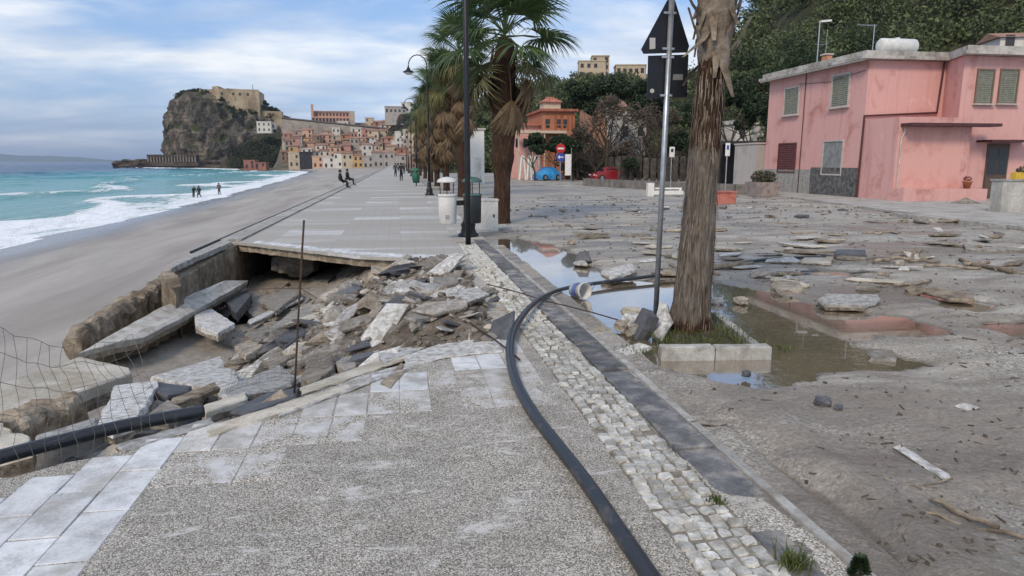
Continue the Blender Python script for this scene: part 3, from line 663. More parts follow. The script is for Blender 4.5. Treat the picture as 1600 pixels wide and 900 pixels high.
# inside the pit
PITS = [([(392, 432, -1.05), (452, 420, -1.0), (520, 438, -.95), (476, 474, -.95), (402, 498, -1.05), (376, 478, -1.1)], .12, M_CONC, 'grey slab sloping down under the dark hollow'),
        ([(470, 450, -.9), (556, 402, -.85), (604, 406, -.72), (548, 440, -.72), (500, 470, -.82)], .10, M_CONC, 'cracked grey slab below the far paving lip'),
        ([(546, 440, -.62), (592, 404, -.6), (622, 408, -.5), (600, 436, -.5), (566, 452, -.52)], .14, M_TAN, 'tan slab standing on edge below the far paving lip'),
        ([(604, 440, -.48), (628, 410, -.5), (672, 408, -.34), (664, 424, -.34), (636, 444, -.4)], .14, M_TAN, 'second tan slab beside the dark slate'),
        ([(624, 458, -.42), (640, 432, -.5), (672, 426, -.36), (680, 440, -.3), (650, 464, -.34)], .06, M_DARKSL, 'dark slate slab left of the wooden stake'),
        ([(554, 476, -.5), (556, 468, -.54), (610, 450, -.56), (613, 461, -.48), (572, 480, -.46)], .07, M_WHITE, 'bright white slab in the middle of the rubble'),
        ([(566, 500, -.42), (572, 488, -.48), (606, 474, -.48), (600, 486, -.4), (580, 502, -.38)], .05, M_WHITE, 'white slab just below the bright white one'),
        ([(570, 512, -.36), (612, 476, -.44), (648, 466, -.38), (640, 480, -.3), (600, 512, -.3)], .05, M_DARKSL, 'long dark slate slab across the rubble middle'),
        ([(606, 478, -.36), (634, 458, -.42), (658, 462, -.34), (640, 474, -.32)], .05, M_DARKSL, 'dark slate piece above the long dark slab'),
        ([(650, 486, -.26), (686, 464, -.32), (688, 470, -.28), (656, 494, -.22)], .04, M_WHITE, 'thin white strip beside the long dark slab'),
        ([(690, 424, -.2), (738, 408, -.16), (742, 416, -.12), (700, 432, -.16)], .06, M_CREAM, 'pale slab resting at the cobble strip end'),
        ([(660, 488, -.2), (676, 470, -.3), (700, 462, -.28), (698, 474, -.22), (676, 490, -.18)], .05, M_DARKSL, 'small slate plate near the pile top'),
        ([(412, 520, -.62), (456, 486, -.78), (520, 466, -.72), (470, 500, -.6)], .05, M_CONC, 'thin grey plate behind the rusty stake'),
        ([(440, 508, -.55), (500, 484, -.62), (546, 470, -.6), (548, 475, -.57), (496, 494, -.55)], .05, M_CREAM, 'cream strip running past the rusty stake'),
        ([(388, 500, -.86), (470, 462, -.9), (474, 466, -.88), (392, 506, -.84)], .04, M_WHITE, 'long thin white strip in the upper rubble'),
        ([(500, 482, -.5), (544, 466, -.56), (550, 476, -.5), (520, 498, -.42)], .10, M_CREAM, 'cream cracked block beside the white slabs'),
        ([(470, 590, -.2), (484, 556, -.35), (510, 542, -.4), (524, 556, -.3), (520, 576, -.2), (490, 600, -.14)], .2, M_STONE, 'large buff stone at the broken paving edge'),
        ([(524, 566, -.24), (536, 550, -.3), (552, 556, -.24), (556, 572, -.18), (536, 580, -.16)], .14, M_CONC, 'grey stone next to the large buff stone'),
        ([(760, 500, -.08), (768, 482, .0), (788, 476, .03), (796, 492, .0), (790, 506, -.04)], .2, M_STONE, 'round brown stone beside the cobble strip'),
        ([(600, 528, -.18), (614, 506, -.26), (630, 492, -.26), (634, 500, -.2), (616, 532, -.12)], .08, M_CREAM, 'pale slab fragment leaning in the pile'),
        ([(640, 526, -.08), (668, 506, -.12), (690, 520, -.04), (664, 530, -.03)], .06, M_WHITE, 'white fragment close to the near rim'),
        ([(352, 470, -.9), (384, 448, -.9), (392, 462, -.84), (368, 490, -.84)], .16, M_DARKSL, 'dark slab end tucked under the tilted slab')]
for pts, th, m, lab in PITS: slab('broken_slab', pts, th, m, lab, 'slab', .018, .1)
b = lump_mesh('hanging_lump', M_CONC, 1.0, .9, .62, 4.2, 3); tag(link('hanging_lump', b, None, G(462, 408, -.55)), 'dark concrete lump hanging below the far paving lip', 'lump')
b = lump_mesh('brown_lump', M_STONE, .5, .45, .35, 8.8, 3); tag(link('brown_lump', b, None, G(748, 490, -.12)), 'brown boulder half buried beside the cobble strip', 'stone')
EXTRA = [([(404, 470, -.95), (446, 446, -.95), (470, 456, -.8), (430, 486, -.8)], .09, M_CONC, 'grey slab tilted up in front of the dark hollow'),
         ([(398, 452, -1.05), (424, 438, -1.05), (452, 440, -.92), (430, 458, -.92)], .10, M_STONE, 'brown slab beside the hanging lump'),
         ([(380, 522, -1.0), (418, 500, -1.0), (444, 508, -.82), (404, 534, -.84)], .09, M_CONC, 'grey slab lying on the sandy hollow floor'),
         ([(366, 540, -.98), (398, 528, -.98), (412, 540, -.84), (384, 556, -.84)], .10, M_STONE, 'brown slab at the sandy hollow edge'),
         ([(484, 436, -.92), (520, 414, -.9), (548, 414, -.78), (512, 440, -.78)], .09, M_CONC, 'grey slab leaning below the middle of the far lip'),
         ([(430, 530, -.66), (462, 506, -.74), (480, 516, -.6), (446, 542, -.56)], .07, M_DARKSL, 'dark slate slab just left of the rusty stake'),
         ([(500, 530, -.45), (540, 505, -.52), (560, 516, -.4), (520, 546, -.36)], .07, M_CONC, 'grey slab in the rubble right of the rusty stake'),
         ([(405, 560, -.72), (440, 540, -.74), (462, 552, -.58), (424, 576, -.56)], .07, M_STONE, 'brown slab under the dark wire mesh')]
for pts, th, m, lab in EXTRA: slab('broken_slab', pts, th, m, lab, 'slab', .02, .1)
# smaller countable rubble
RUB_M = [(M_WHITE, 'white'), (M_CONC, 'grey'), (M_STONE, 'brown'), (M_CREAM, 'cream'), (M_DARKSL, 'dark slate'), (M_TAN, 'tan')]
rub = []
rr = random.Random(11)
for mi, (m, cn) in enumerate(RUB_M):
    for k in range(3):
        n = rr.randint(4, 6); a0 = rr.random() * 6
        poly = [Vector((.5 * math.cos(a0 + i * 2 * math.pi / n) * rr.uniform(.7, 1.25), .36 * math.sin(a0 + i * 2 * math.pi / n) * rr.uniform(.7, 1.25), 0)) for i in range(n)]
        me, _ = chunk_mesh('paving_fragment', poly, rr.uniform(.10, .2), m, .02, .3, .015, mi * 5 + k); rub.append((me, cn, 'paving_fragment'))
    rub.append((lump_mesh('rubble_lump', m, 1, .8, .6, mi * 3.3 + 1, 2, .55), cn, 'rubble_lump'))
def z_ground(x, y):
    return z_bed(x, y) if inpoly(x, y, PIT) else 0
cnt = 0; tries = 0
while cnt < 330 and tries < 9000:
    tries += 1
    x = rr.uniform(-3.6, 1.25); y = 5.2 + 8 * rr.random() ** 1.25
    if not inpoly(x, y, PIT) and not (x > .95 and y > 8.5 and rr.random() < .2): continue
    wgt = sstep(-3.2, -1.3, x); 
    if rr.random() > .10 + .9 * wgt: continue
    cw_ = rr.choices(range(6), (24, 34, 16, 7, 20, 7))[0]; me, cn, nm = rub[cw_ * 4 + rr.choice((0, 0, 1, 1, 2, 2, 3))]; s = rr.choice((.12, .16, .2, .26, .34, .44, .6))
    if nm == 'rubble_lump': s *= .75
    z = z_bed(x, y) if inpoly(x, y, PIT) else 0
    o = link(nm, me, None, (x, y, z + s * .12), (rr.gauss(.12, .22), rr.gauss(-.15, .25), rr.gauss(.75, .5)), (s * rr.uniform(1.0, 1.7), s, s * rr.uniform(.45, .8) if s > .3 else s * rr.uniform(.6, 1.0)))
    sz = 'large' if s > .4 else 'medium' if s > .22 else 'small'; zn = 'beside the cobble strip' if x > .45 else 'below the far paving lip' if y > 11 else 'along the near broken edge' if y < 7.2 else 'in the sandy hollow' if x < -1.1 else 'in the middle of the pit'
    tag(o, f'{sz} {cn} ' + ('paving piece ' if nm == 'paving_fragment' else 'rubble lump ') + zn, 'rubble', f'{cn} ' + ('paving pieces' if nm == 'paving_fragment' else 'lumps') + ' in the pit'); cnt += 1

# ------------------------------------------------------------------ paving tiles, cobbles, lava kerb
rt = random.Random(5)
tile_me = []
for k in range(8):
    q = lambda: rt.uniform(-.004, .004)
    w2, l2 = .1165, .2465; poly = [Vector((-w2 + q(), -l2 + q(), 0)), Vector((w2 + q(), -l2 + q(), 0)), Vector((w2 + q(), l2 + q(), 0)), Vector((-w2 + q(), l2 + q(), 0))]
    me, _ = chunk_mesh('paving_tile', poly, .05, M_TILE if k < 3 else M_TILE2 if k < 6 else M_FADE, .0015, .3, .004, k); tile_me.append(me)
def near_ok(x, y, e=.0): return not inpoly(x, y, PIT) and dpoly(x, y, NEAR, False) > e
nt_ = 0
for ci in range(-13, 5):
    for ri in range(3, 13):
        x = -1.5 + (ci + .5) * .24 + .012; y = 1.0 + (ri + .5) * .5 + (.25 if ci % 2 and ci < 0 else 0)
        if ci >= 0: continue
        if near_ok(x, y, .06) and y < 6.3:
            link('paving_tile', tile_me[rt.choice((0, 0, 1, 1, 2, 3))], pave, (x, y, rt.uniform(.003, .009)), (rt.gauss(0, .004), rt.gauss(0, .004), 0)); nt_ += 1
for ci in range(0, 11):
    for ri in range(4, 12):
        x = -1.5 + (ci + .5) * .243; y = 1.0 + (ri + .5) * .5
        d = dpoly(x, y, NEAR, False)
        if inpoly(x, y, PIT) or d < .13 or x > 1.2: continue
        pr = 1.0 if d < .62 else (.6 if d < .85 else 0)
        if x > .5 and y > 5.1: pr = max(pr, .95 if x > .8 else .8)
        if rt.random() < pr:
            z = rt.uniform(.002, .006) if d < .42 else rt.uniform(.0005, .003)
            link('paving_tile', tile_me[rt.choice((0, 1, 2, 3, 4, 5)) if d < .4 else rt.choice((4, 6, 6, 7, 7))], pave, (x, y, z), (rt.gauss(0, .005), rt.gauss(0, .005), rt.gauss(0, .006)))
# tiles of the far lip, sagging towards the pit
for i in range(28):
    x = -3.3 + i * .155; ye = interp([(-3.3, 16.5), (-2.3, 15.5), (-1.5, 14.7), (-.85, 14.05), (-.3, 13.75), (.4, 13.42), (1.0, 13.25)], x)
    link('paving_tile', tile_me[rt.choice((0, 1, 2))], pave, (x, ye + .42 + rt.uniform(-.02, .02), .003), (0, 0, 0), (.64, .9, .9))
# cobbles
cob_me = []
for k in range(9):
    q = lambda a=.006: rt.uniform(-a, a)
    vs = []
    for z, s in ((-.05, .95), (-.008, 1.0), (.006 + q(.002), .86)):
        for x, y in ((-.5, -.5), (0, -.54), (.5, -.5), (.54, 0), (.5, .5), (0, .54), (-.5, .5), (-.54, 0)):
            vs.append((x * .075 * s + q(), y * .075 * s + q(), z + q(.002)))
    fs = []
    for a in range(2):
        for i in range(8): fs.append((a * 8 + i, a * 8 + (i + 1) % 8, (a + 1) * 8 + (i + 1) % 8, (a + 1) * 8 + i))
    fs.append(tuple(range(16, 24)))
    mb = MB(); mb.add(vs, fs); cob_me.append(mb.mesh('cobble', M_COB))
rest = MB(); nc = 0
y = 2.35; 
while y < 15.9:
    off = rt.uniform(-.02, .02)
    for k in range(5):
        x = 1.346 + k * .083 + off * .6 + rt.uniform(-.008, .008); yy_ = y + rt.uniform(-.014, .014)
        if rt.random() < .03: continue
        buried = fb(x * 2.2, yy_ * 1.1, 4., 3) < -.22
        z = -.002 + rt.uniform(-.004, .007) - (.010 if buried else 0)
        tilt = (rt.gauss(0, .05), rt.gauss(0, .05))
        if 9.0 < yy_ < 12.3 and x < 1.55:       # loosened above the collapse
            x += rt.uniform(-.10, .03); z += rt.uniform(-.02, .03); tilt = (rt.gauss(0, .25), rt.gauss(0, .25))
        rz = rt.choice((0, 1, 2, 3)) * math.pi / 2 + rt.gauss(0, .09); s = rt.uniform(.84, 1.04)
        me = rt.choice(cob_me)
        if nc < 298: link('cobble', me, pave, (x, yy_, z), (*tilt, rz), (s, s * rt.uniform(.9, 1.12), 1)); nc += 1
        else:
            Mx = Matrix.Translation((x, yy_, z)) @ Matrix.Rotation(rz, 4, 'Z') @ Matrix.Rotation(tilt[0], 4, 'X')
            rest.add([Mx @ (v.co * s) for v in me.vertices], [tuple(p.vertices) for p in me.polygons])
    y += .083 + rt.uniform(-.004, .006)
kind(rest.build('distant_cobbles', M_COB, pave), 'stuff')
y = 3.25
while y < 16.5:
    l = rt.uniform(.75, 1.05)
    poly = [Vector((-.135 , -l / 2 + .012, 0)), Vector((.125, -l / 2 + .012, 0)), Vector((.125, l / 2 - .012, 0)), Vector((-.135, l / 2 - .012, 0))]
    me, _ = chunk_mesh('kerb_slab', poly, .12, M_BASALT, .004, .2, .008, y)
    link('kerb_slab', me, pave, (1.872, y + l / 2 + (.35 if y < 3.5 else 0) * 0, .004 + rt.uniform(-.008, .01)), (rt.gauss(0, .012), rt.gauss(0, .015), rt.gauss(0, .006)))
    y += l
for y0 in (.8, 1.75, 2.55):
    me, _ = chunk_mesh('kerb_slab', [Vector((-.06, -.36, 0)), Vector((.10, -.36, 0)), Vector((.10, .36, 0)), Vector((-.06, .36, 0))], .12, M_BASALT, .01, .15, .01, y0)
    link('kerb_slab', me, pave, (1.80, y0 + .1, -.002))
y = 2.2
while y < 15:
    l = rt.uniform(.9, 1.2)
    me, _ = chunk_mesh('edge_stone', [Vector((-.03, -l / 2 + .006, 0)), Vector((.03, -l / 2 + .006, 0)), Vector((.03, l / 2 - .006, 0)), Vector((-.03, l / 2 - .006, 0))], .14, M_KERB, .003, .3, .006, y)
    link('edge_stone', me, pave, (2.045, y + l / 2, .012 + rt.uniform(-.012, .006)), (0, 0, rt.gauss(0, .004))); y += l

bits = MB()
for i in range(2600):
    x = rr.uniform(-3.0, 1.3); y = 5.0 + 8.6 * rr.random() ** 1.3
    if not inpoly(x, y, PIT) or rr.random() > .12 + .88 * sstep(-3.0, -.9, x): continue
    s = rr.uniform(.015, .06); z = z_bed(x, y)
    bits.box((x, y, z + s * .3), (s * rr.uniform(1, 2.6), s * rr.uniform(.7, 1.4), s * rr.uniform(.4, .9)), rr.uniform(0, 3), rr.gauss(0, .5), rr.gauss(0, .5))
kind(bits.build('rubble_bits', rocky('mixed rubble bits', (.07, .058, .045), (.21, .185, .155), (.48, .465, .44), 5., 40., .4, .9, 0, .2, .01)), 'stuff')['label'] = 'small rubble bits filling the collapsed pit'
# ------------------------------------------------------------------ hoses, stake, torn fence, rebar
def spline(P, n=8):
    P = [Vector(p) for p in P]; out = []
    for i in range(len(P) - 1):
        p0, p1, p2, p3 = P[max(i - 1, 0)], P[i], P[i + 1], P[min(i + 2, len(P) - 1)]
        for k in range(n):
            t = k / n
            out.append(.5 * ((2 * p1) + (p2 - p0) * t + (2 * p0 - 5 * p1 + 4 * p2 - p3) * t * t + (3 * p1 - p0 - 3 * p2 + p3) * t ** 3))
    return out + [P[-1]]
hp = [G(u, v, .047) for u, v in ((1085, 990), (1040, 935), (1002, 880), (960, 818), (915, 752), (870, 694), (832, 644), (806, 596), (797, 556))]
hp += [G(800, 524, .07), G(812, 500, .10), G(830, 478, .09), G(852, 462, .05), G(886, 450, .03), G(950, 440, .02), G(1045, 428, .03), G(1130, 415, .03), G(1210, 404, .03), G(1290, 402, .02)]
tag(MB().tube(spline(hp), [.043 - .015 * sstep(70, 100, k) for k in range(len(spline(hp)))], 14).build('black_hose', M_PIPE, None, True), 'thick black hose curving along the paving and across the puddle', 'hose')
pp = [G(-160, 752, .03), G(-60, 732, .03), G(0, 714, .03), G(100, 688, .03), G(200, 664, .03), G(318, 642, .02)]
tag(MB().tube(spline(pp), .047, 14).build('black_pipe', M_PIPE, None, True), 'black pipe lying along the broken paving edge at lower left', 'pipe')
def straight(name, a, b, r, m, label, cat, bend=0., n=8, seg=6):
    a, b = Vector(a), Vector(b); P = []
    for i in range(seg + 1):
        f = i / seg; p = a.lerp(b, f); p += Vector((fb(f * 3, a.x, a.y, 2), fb(a.y, f * 3, 4, 2), fb(2, a.x, f * 3, 2))) * bend * math.sin(math.pi * f); P.append(p)
    o = MB().tube([p - a for p in P], r, n).build(name, m, None, True); o.location = a; return tag(o, label, cat)
sb = G(460, 614, -.10); st = A(475, 344, sb.y + .02)
straight('rusty_stake', sb, st, .0085, M_RUST, 'tall rusty steel stake standing at the pit edge', 'stake', .01)
straight('thin_rod', G(466, 448, -.55), G(495, 466, -.72), .008, M_RUST, 'short leaning rod beside the tall rusty stake', 'rod', .01)
straight('rebar', G(700, 478, .12), G(812, 562, .03), .009, M_RUST, 'dark steel bar pointing down to the black hose', 'steel bar', .02)
straight('rebar', G(760, 444, .10), G(966, 500, .06), .008, M_RUST, 'long thin steel bar crossing the cobble strip to the puddle', 'steel bar', .02)
straight('wire_strand', G(380, 452, -.2), G(486, 450, -.18), .005, M_RUST, 'thin wire strung across the dark hollow', 'wire', .0)
straight('wooden_stake', G(684, 456, -.38), G(688, 418, -.30) + Vector((0, -1.2, .18)), .032, M_WOOD, 'short brown wooden stake upright in the rubble', 'stake', .01, 6)
def netting(name, corners, nu, nv, r, label, sag=.0, jit=.02, seed=1.):
    a, b, c, d = [Vector(p) for p in corners]      # bottom-left, bottom-right, top-right, top-left
    def P(s, t):
        p = a.lerp(b, s).lerp(d.lerp(c, s), t)
        p.z -= sag * math.sin(math.pi * s) * t
        return p + Vector((fb(s * 4, t * 3, seed, 2), fb(s * 4, t * 3, seed + 5, 2), fb(s * 4, t * 3, seed + 9, 2))) * jit
    mb = MB(); o = a
    for i in range(nu + 1): mb.tube([P(i / nu, k / 10) - o for k in range(11)], r, 4)
    for j in range(nv + 1): mb.tube([P(k / 24, j / nv) - o for k in range(25)], r, 4)
    ob = mb.build(name, M_GALVD, None); ob.location = o; return tag(ob, label, 'netting')
M_GALVD = plain('dull wire', (.16, .15, .14), .55, .6, .2, 9.)
netting('wire_netting', [G(-20, 752, .02), G(262, 668, .0), A(205, 520, 5.4), A(-20, 506, 4.5)], 13, 5, .0016, 'torn wire mesh fence hanging at the lower left of the pit', .12, .05)
netting('wire_netting', [G(352, 612, -.2), G(560, 560, -.2), G(600, 500, -.45), G(372, 520, -.72)], 30, 14, .0017, 'dark wire mesh lying over the rubble near the rusty stake', -.05, .09, 4.)

# ------------------------------------------------------------------ palms
def mat_bark():
    m, nt, b = new_mat('fibrous palm bark'); p = objc(nt); sx = N(nt, 'ShaderNodeSeparateXYZ'); L(nt, p, sx.inputs[0])
    v = noise_n(nt, map_n(nt, p, (17, 17, 1.7)), 2.2, 7, .7, .25); f = noise_n(nt, map_n(nt, p, (40, 40, 9)), 2., 4, .65)
    grey = ramp_n(nt, v, [(.32, (.045, .035, .028)), (.5, (.14, .118, .10)), (.68, (.27, .24, .212))])
    red = ramp_n(nt, v, [(.34, (.016, .010, .007)), (.54, (.058, .032, .021)), (.75, (.17, .115, .078))])
    wob = noise_n(nt, map_n(nt, p, (3, 3, .8)), 2., 4, .6)
    hz = math_n(nt, 'ADD', sx.outputs[2], math_n(nt, 'MULTIPLY', math_n(nt, 'SUBTRACT', wob, .5), 1.1))
    at = N(nt, 'ShaderNodeAttribute', attribute_name='fibre')
    k = ramp_n(nt, math_n(nt, 'ADD', at.outputs['Fac'], math_n(nt, 'MULTIPLY', math_n(nt, 'SUBTRACT', wob, .5), .8)), [(.4, 0), (.6, 1)])
    col = mix_n(nt, k, grey, red); L(nt, col, b.inputs['Base Color']); b.inputs['Roughness'].default_value = .9
    b.inputs['Specular IOR Level'].default_value = .2
    setbump(nt, b, math_n(nt, 'ADD', v, math_n(nt, 'MULTIPLY', f, .5)), .9, .03); return m
M_BARK = mat_bark()
M_BOOT = rocky('dry palm boot', (.09, .068, .05), (.21, .17, .13), (.36, .31, .25), 6., 40., .6, .9, .15, .2, .02, obj=True)
M_FROND = leafmat('green palm frond', (.022, .05, .018), (.10, .155, .045), .5, 1.2, .2)
M_DEAD = leafmat('dead palm frond', (.075, .048, .027), (.22, .155, .088), .85, 1.2, .15)
M_OLIVE = leafmat('ageing palm frond', (.075, .075, .026), (.21, .19, .075), .7, 1.2, .2)
def trunk(name, prof, lean, parent, fib, n=96, rings=150, ridge=.03, cavity=None):
    h = prof[-1][0]; V = []; fa = []
    for j in range(rings + 1):
        z = h * j / rings; r0 = interp(prof, z); cx, cy = lean[0] * (z / h) ** 1.2, lean[1] * (z / h) ** 1.2
        for i in range(n):
            a = i * 2 * math.pi / n; ca, sa = math.cos(a), math.sin(a)
            rg = abs(fb(ca * 5.2, sa * 5.2, z * .55, 3)); r = r0 * (1 + ridge * 2.6 * (rg - .35) + .012 * abs(math.sin(z * 21 + 2 * fb(ca * 2, sa * 2, z)))) + .012 * fb(ca * 14, sa * 14, z * 5, 2) * (r0 / .25)
            r += r0 * .10 * fb(ca * 1.6, sa * 1.6, z * 1.4, 2)
            if cavity:
                da = math.atan2(math.sin(a - cavity[0]), math.cos(a - cavity[0])); r -= .10 * math.exp(-(da / .2) ** 4 - ((z - cavity[1]) / .24) ** 4)
            V.append((cx + r * ca, cy + r * sa, z)); fa.append(fib(z))
    idx = np.arange((rings + 1) * n).reshape(rings + 1, n); nx = np.roll(idx, -1, 1)
    F = np.stack([idx[:-1], nx[:-1], nx[1:], idx[1:]], -1).reshape(-1, 4)
    me = npmesh(name, V, F, M_BARK, True)
    at = me.attributes.new('fibre', 'FLOAT', 'POINT'); at.data.foreach_set('value', np.array(fa, np.float32))
    return link(name, me, parent)
def fan_leaf(name, m, Lp, Rf, n, droop, seed, spread=2.1, wide=.68, wither=0.):
    rr = random.Random(seed); mb = MB()
    mb.tube([(0, 0, 0), (Lp * .5, 0, .04 * Lp), (Lp, 0, 0)], [.022, .016, .010], 4)
    for i in range(n):
        a = -spread + 2 * spread * i / (n - 1) + rr.gauss(0, .02); ln = Rf * (.72 + .28 * math.cos(a * .62)) * rr.uniform(.88, 1.06)
        a2 = a * (1 - wither * .75); d = Vector((math.cos(a2), math.sin(a2), 0)); s = Vector((-d.y, d.x, 0))
        dr = droop * rr.uniform(.7, 1.3); vs = []; K = 6
        for k in range(K + 1):
            t = k / K; w = Rf * spread / n * wide * (min(1, t * 2.2 + .08)) * max(0, 1 - max(0, t - .42) / .58) ** .8
            p = Vector((Lp, 0, 0)) + d * ln * (t - .16 * dr * t ** 3) + Vector((0, 0, -dr * ln * t ** 2.6 + .10 * Rf * math.sin(t * 2.2) * (1 - wither)))
            ple = .25 * w * (1 if i % 2 else -1)
            vs += [p - s * w * .98 + Vector((0, 0, ple)), p + s * w * .98 - Vector((0, 0, ple))]
        mb.add(vs, [(2 * k, 2 * k + 1, 2 * k + 3, 2 * k + 2) for k in range(K)])
    return mb.mesh(name, m)
LIVE = [fan_leaf('frond', M_FROND, .95, 1.05, 42, .34, s, 2.1, .5) for s in (1, 2, 3)]
OLD = [fan_leaf('old_frond', M_OLIVE, 1.0, 1.0, 36, .55, s, 2.0, .5) for s in (4, 5)]
DRY = [fan_leaf('dead_frond', M_DEAD, .85, 1.05, 22, .5, s, 1.8, .8, .8) for s in (6, 7)]
def crown(parent, top, nl, no, nd, sc_, seed, skirt, rtr, emin=-20, emax=82, single=True, low=0.):
    rr = random.Random(seed); items = []
    for i in range(nl):
        f = i / max(1, nl - 1); el = R(emin + (emax - emin) * (f ** .75)); items.append((rr.choice(LIVE), i * 2.39996 + rr.gauss(0, .15), el + rr.gauss(0, .08), top + Vector((0, 0, .22 * f * sc_)), 1))
    for i in range(no):
        items.append((rr.choice(OLD), i * 2.39996 + 1 + rr.gauss(0, .2), R(rr.uniform(-58, -22)), top + Vector((0, 0, -.1 * sc_)), .98))
    for i in range(nd):
        f = rr.random(); a = i * 2.39996 + rr.gauss(0, .2)
        items.append((rr.choice(DRY), a, R(rr.uniform(-88, -68)), top + Vector((rtr * math.cos(a), rtr * math.sin(a), -.15 - skirt * f)), .95))
    if single:
        for me, a, e, p, s in items:
            s2 = sc_ * s * rr.uniform(.85, 1.12)
            link(me.name.split('.')[0], me, parent, p, (rr.gauss(0, .25), -e, a), (s2, s2, s2))
    else:
        jv = {}
        for me, a, e, p, s in items:
            s2 = sc_ * s * rr.uniform(.85, 1.12)
            Mx = Matrix.Translation(p) @ (Matrix.Rotation(a, 4, 'Z') @ Matrix.Rotation(-e, 4, 'Y') @ Matrix.Rotation(rr.gauss(0, .25), 4, 'X')) @ Matrix.Scale(s2, 4)
            mb = jv.setdefault(me.materials[0].name, (MB(), me.materials[0]))[0]
            mb.add([Mx @ v.co for v in me.vertices], [tuple(q.vertices) for q in me.polygons])
        for k, (mb, m) in jv.items():
            mb.build({'green palm frond': 'crown', 'dead palm frond': 'dead_skirt'}.get(k, 'old_fronds'), m, parent)
# nearest palm, in its kerbed bed
PX, PY = 3.19, 7.14
palm = thing('palm_tree', 'nearest palm with thick grey fissured trunk in a kerbed grass bed', 'palm tree', (PX, PY, -.02), 0, 'palms along the promenade')
trunk('trunk', [(0, .27), (.12, .235), (.35, .205), (.9, .185), (1.6, .165), (2.3, .152), (2.9, .142), (3.1, .14), (3.6, .14)], (.14, .02), palm,
      lambda z: (.75 * sstep(.34, .05, z) + .95 * sstep(1.75, 2.25, z) * sstep(3.05, 2.95, z)), 128, 260, .03, (R(-66), .22))
# shaggy boots at the top
bt = MB(); rr = random.Random(3)
boots = []
for i in range(30):
    a = i * 2.39996; z = 2.86 + .028 * i
    d = Vector((math.cos(a), math.sin(a), 0)); s = Vector((-d.y, d.x, 0)); p = Vector((.13, .02, z)) + d * .145
    mb = MB(); ln = rr.uniform(.20, .42); out = rr.uniform(.03, .16) if rr.random() < .6 else rr.uniform(.16, .26); dn = -1 if rr.random() < .45 else 1; wd = rr.uniform(.035, .065)
    P = [p, p + d * out * .5 + Vector((0, 0, dn * ln * .4)) + s * .03, p + d * out + Vector((0, 0, dn * ln)) + s * rr.uniform(-.12, .12)]
    vs = []
    for q, wq in zip(P, (wd, wd * .75, wd * .35)):
        vs += [q - s * wq, q + d * .012, q + s * wq, q - d * .012]
    fs = [(a_ * 4 + k, a_ * 4 + (k + 1) % 4, (a_ + 1) * 4 + (k + 1) % 4, (a_ + 1) * 4 + k) for a_ in range(2) for k in range(4)] + [(8, 9, 10, 11)]
    mb.add(vs, fs); mb.build('dry_frond_stub', M_BOOT, palm)
V = []; nn_ = 40
for j in range(31):
    z = 2.84 + 1.26 * j / 30; r0 = interp([(2.84, .152), (2.95, .158), (3.15, .160), (3.4, .19), (3.7, .21), (3.95, .2), (4.1, .1)], z)
    for i in range(nn_):
        a = i * 2 * math.pi / nn_; sp = (a / (2 * math.pi) * 5 + (z - 2.84) * 3.2) % 1
        r = r0 * (.93 + .16 * sp) + .018 * fb(math.cos(a) * 6, math.sin(a) * 6, z * 9, 3); V.append((.125 + r * math.cos(a), .02 + r * math.sin(a), z - (.05 * fb(a * 3, 1, 2) if j == 0 else 0)))
idx = np.arange(31 * nn_).reshape(31, nn_); n2 = np.roll(idx, -1, 1)
link('fibre_collar', npmesh('fibre_collar', V, np.stack([idx[:-1], n2[:-1], n2[1:], idx[1:]], -1).reshape(-1, 4), M_BOOT), palm)
crown(palm, Vector((.14, .02, 4.05)), 22, 0, 0, 1.0, 21, 0, .2, 18, 85)
shr = MB(); rr = random.Random(9)
for i in range(520):
    red = rr.random() < .6; z = rr.uniform(1.7, 2.85) if red else rr.uniform(.05, 1.7); a = rr.uniform(0, 6.28)
    r0 = interp([(0, .29), (.12, .25), (.35, .218), (.9, .196), (1.6, .176), (2.3, .162), (2.9, .152)], z); cx, cy = .14 * (z / 3.6) ** 1.2, .02 * (z / 3.6) ** 1.2
    d = Vector((math.cos(a), math.sin(a), 0)); s_ = Vector((-d.y, d.x, 0)); ln = rr.uniform(.06, .30); w_ = rr.uniform(.002, .007); o_ = rr.uniform(.0, .012); p = Vector((cx, cy, z)) + d * (r0 + .002)
    q = p + d * o_ * 2.2 + Vector((0, 0, -ln)) + s_ * rr.gauss(0, .012); m_ = p.lerp(q, .5) + d * o_
    shr.add([p - s_ * w_, p + s_ * w_, m_ + s_ * w_, m_ - s_ * w_, q + s_ * w_ * .3, q - s_ * w_ * .3], [(0, 1, 2, 3), (3, 2, 4, 5)])
kind(shr.build('bark_shreds', M_BOOT, palm), 'stuff')
# bed kerbs, soil, grass
bedt = thing('planting_bed', 'square bed of soil edged with cast kerbs round the nearest palm', 'bed', (3.05, 6.9, -.02))
def kerbpc(a, b, wd, h, z0, m=M_KERB, parent=bedt, name='kerb_stone'):
    a, b = Vector((*a, 0)), Vector((*b, 0)); d = (b - a).normalized(); s = Vector((-d.y, d.x, 0)) * wd
    c = (a + b) / 2; poly = [a - c, b - c, b - c + s, a - c + s]
    me, _ = chunk_mesh(name, poly, h, m, .003, .2, .012, a.x + a.y)
    o = _
    return link(name, me, parent, c + _ + Vector((0, 0, z0)) - parent.location)
kerbpc((2.47, 6.17), (2.985, 6.10), .12, .17, .085); kerbpc((3.0, 6.098), (3.55, 6.04), .12, .17, .08)
kerbpc((3.56, 6.22), (3.72, 7.05), .09, .15, .035); kerbpc((3.725, 7.07), (3.86, 7.85), .09, .15, .03)
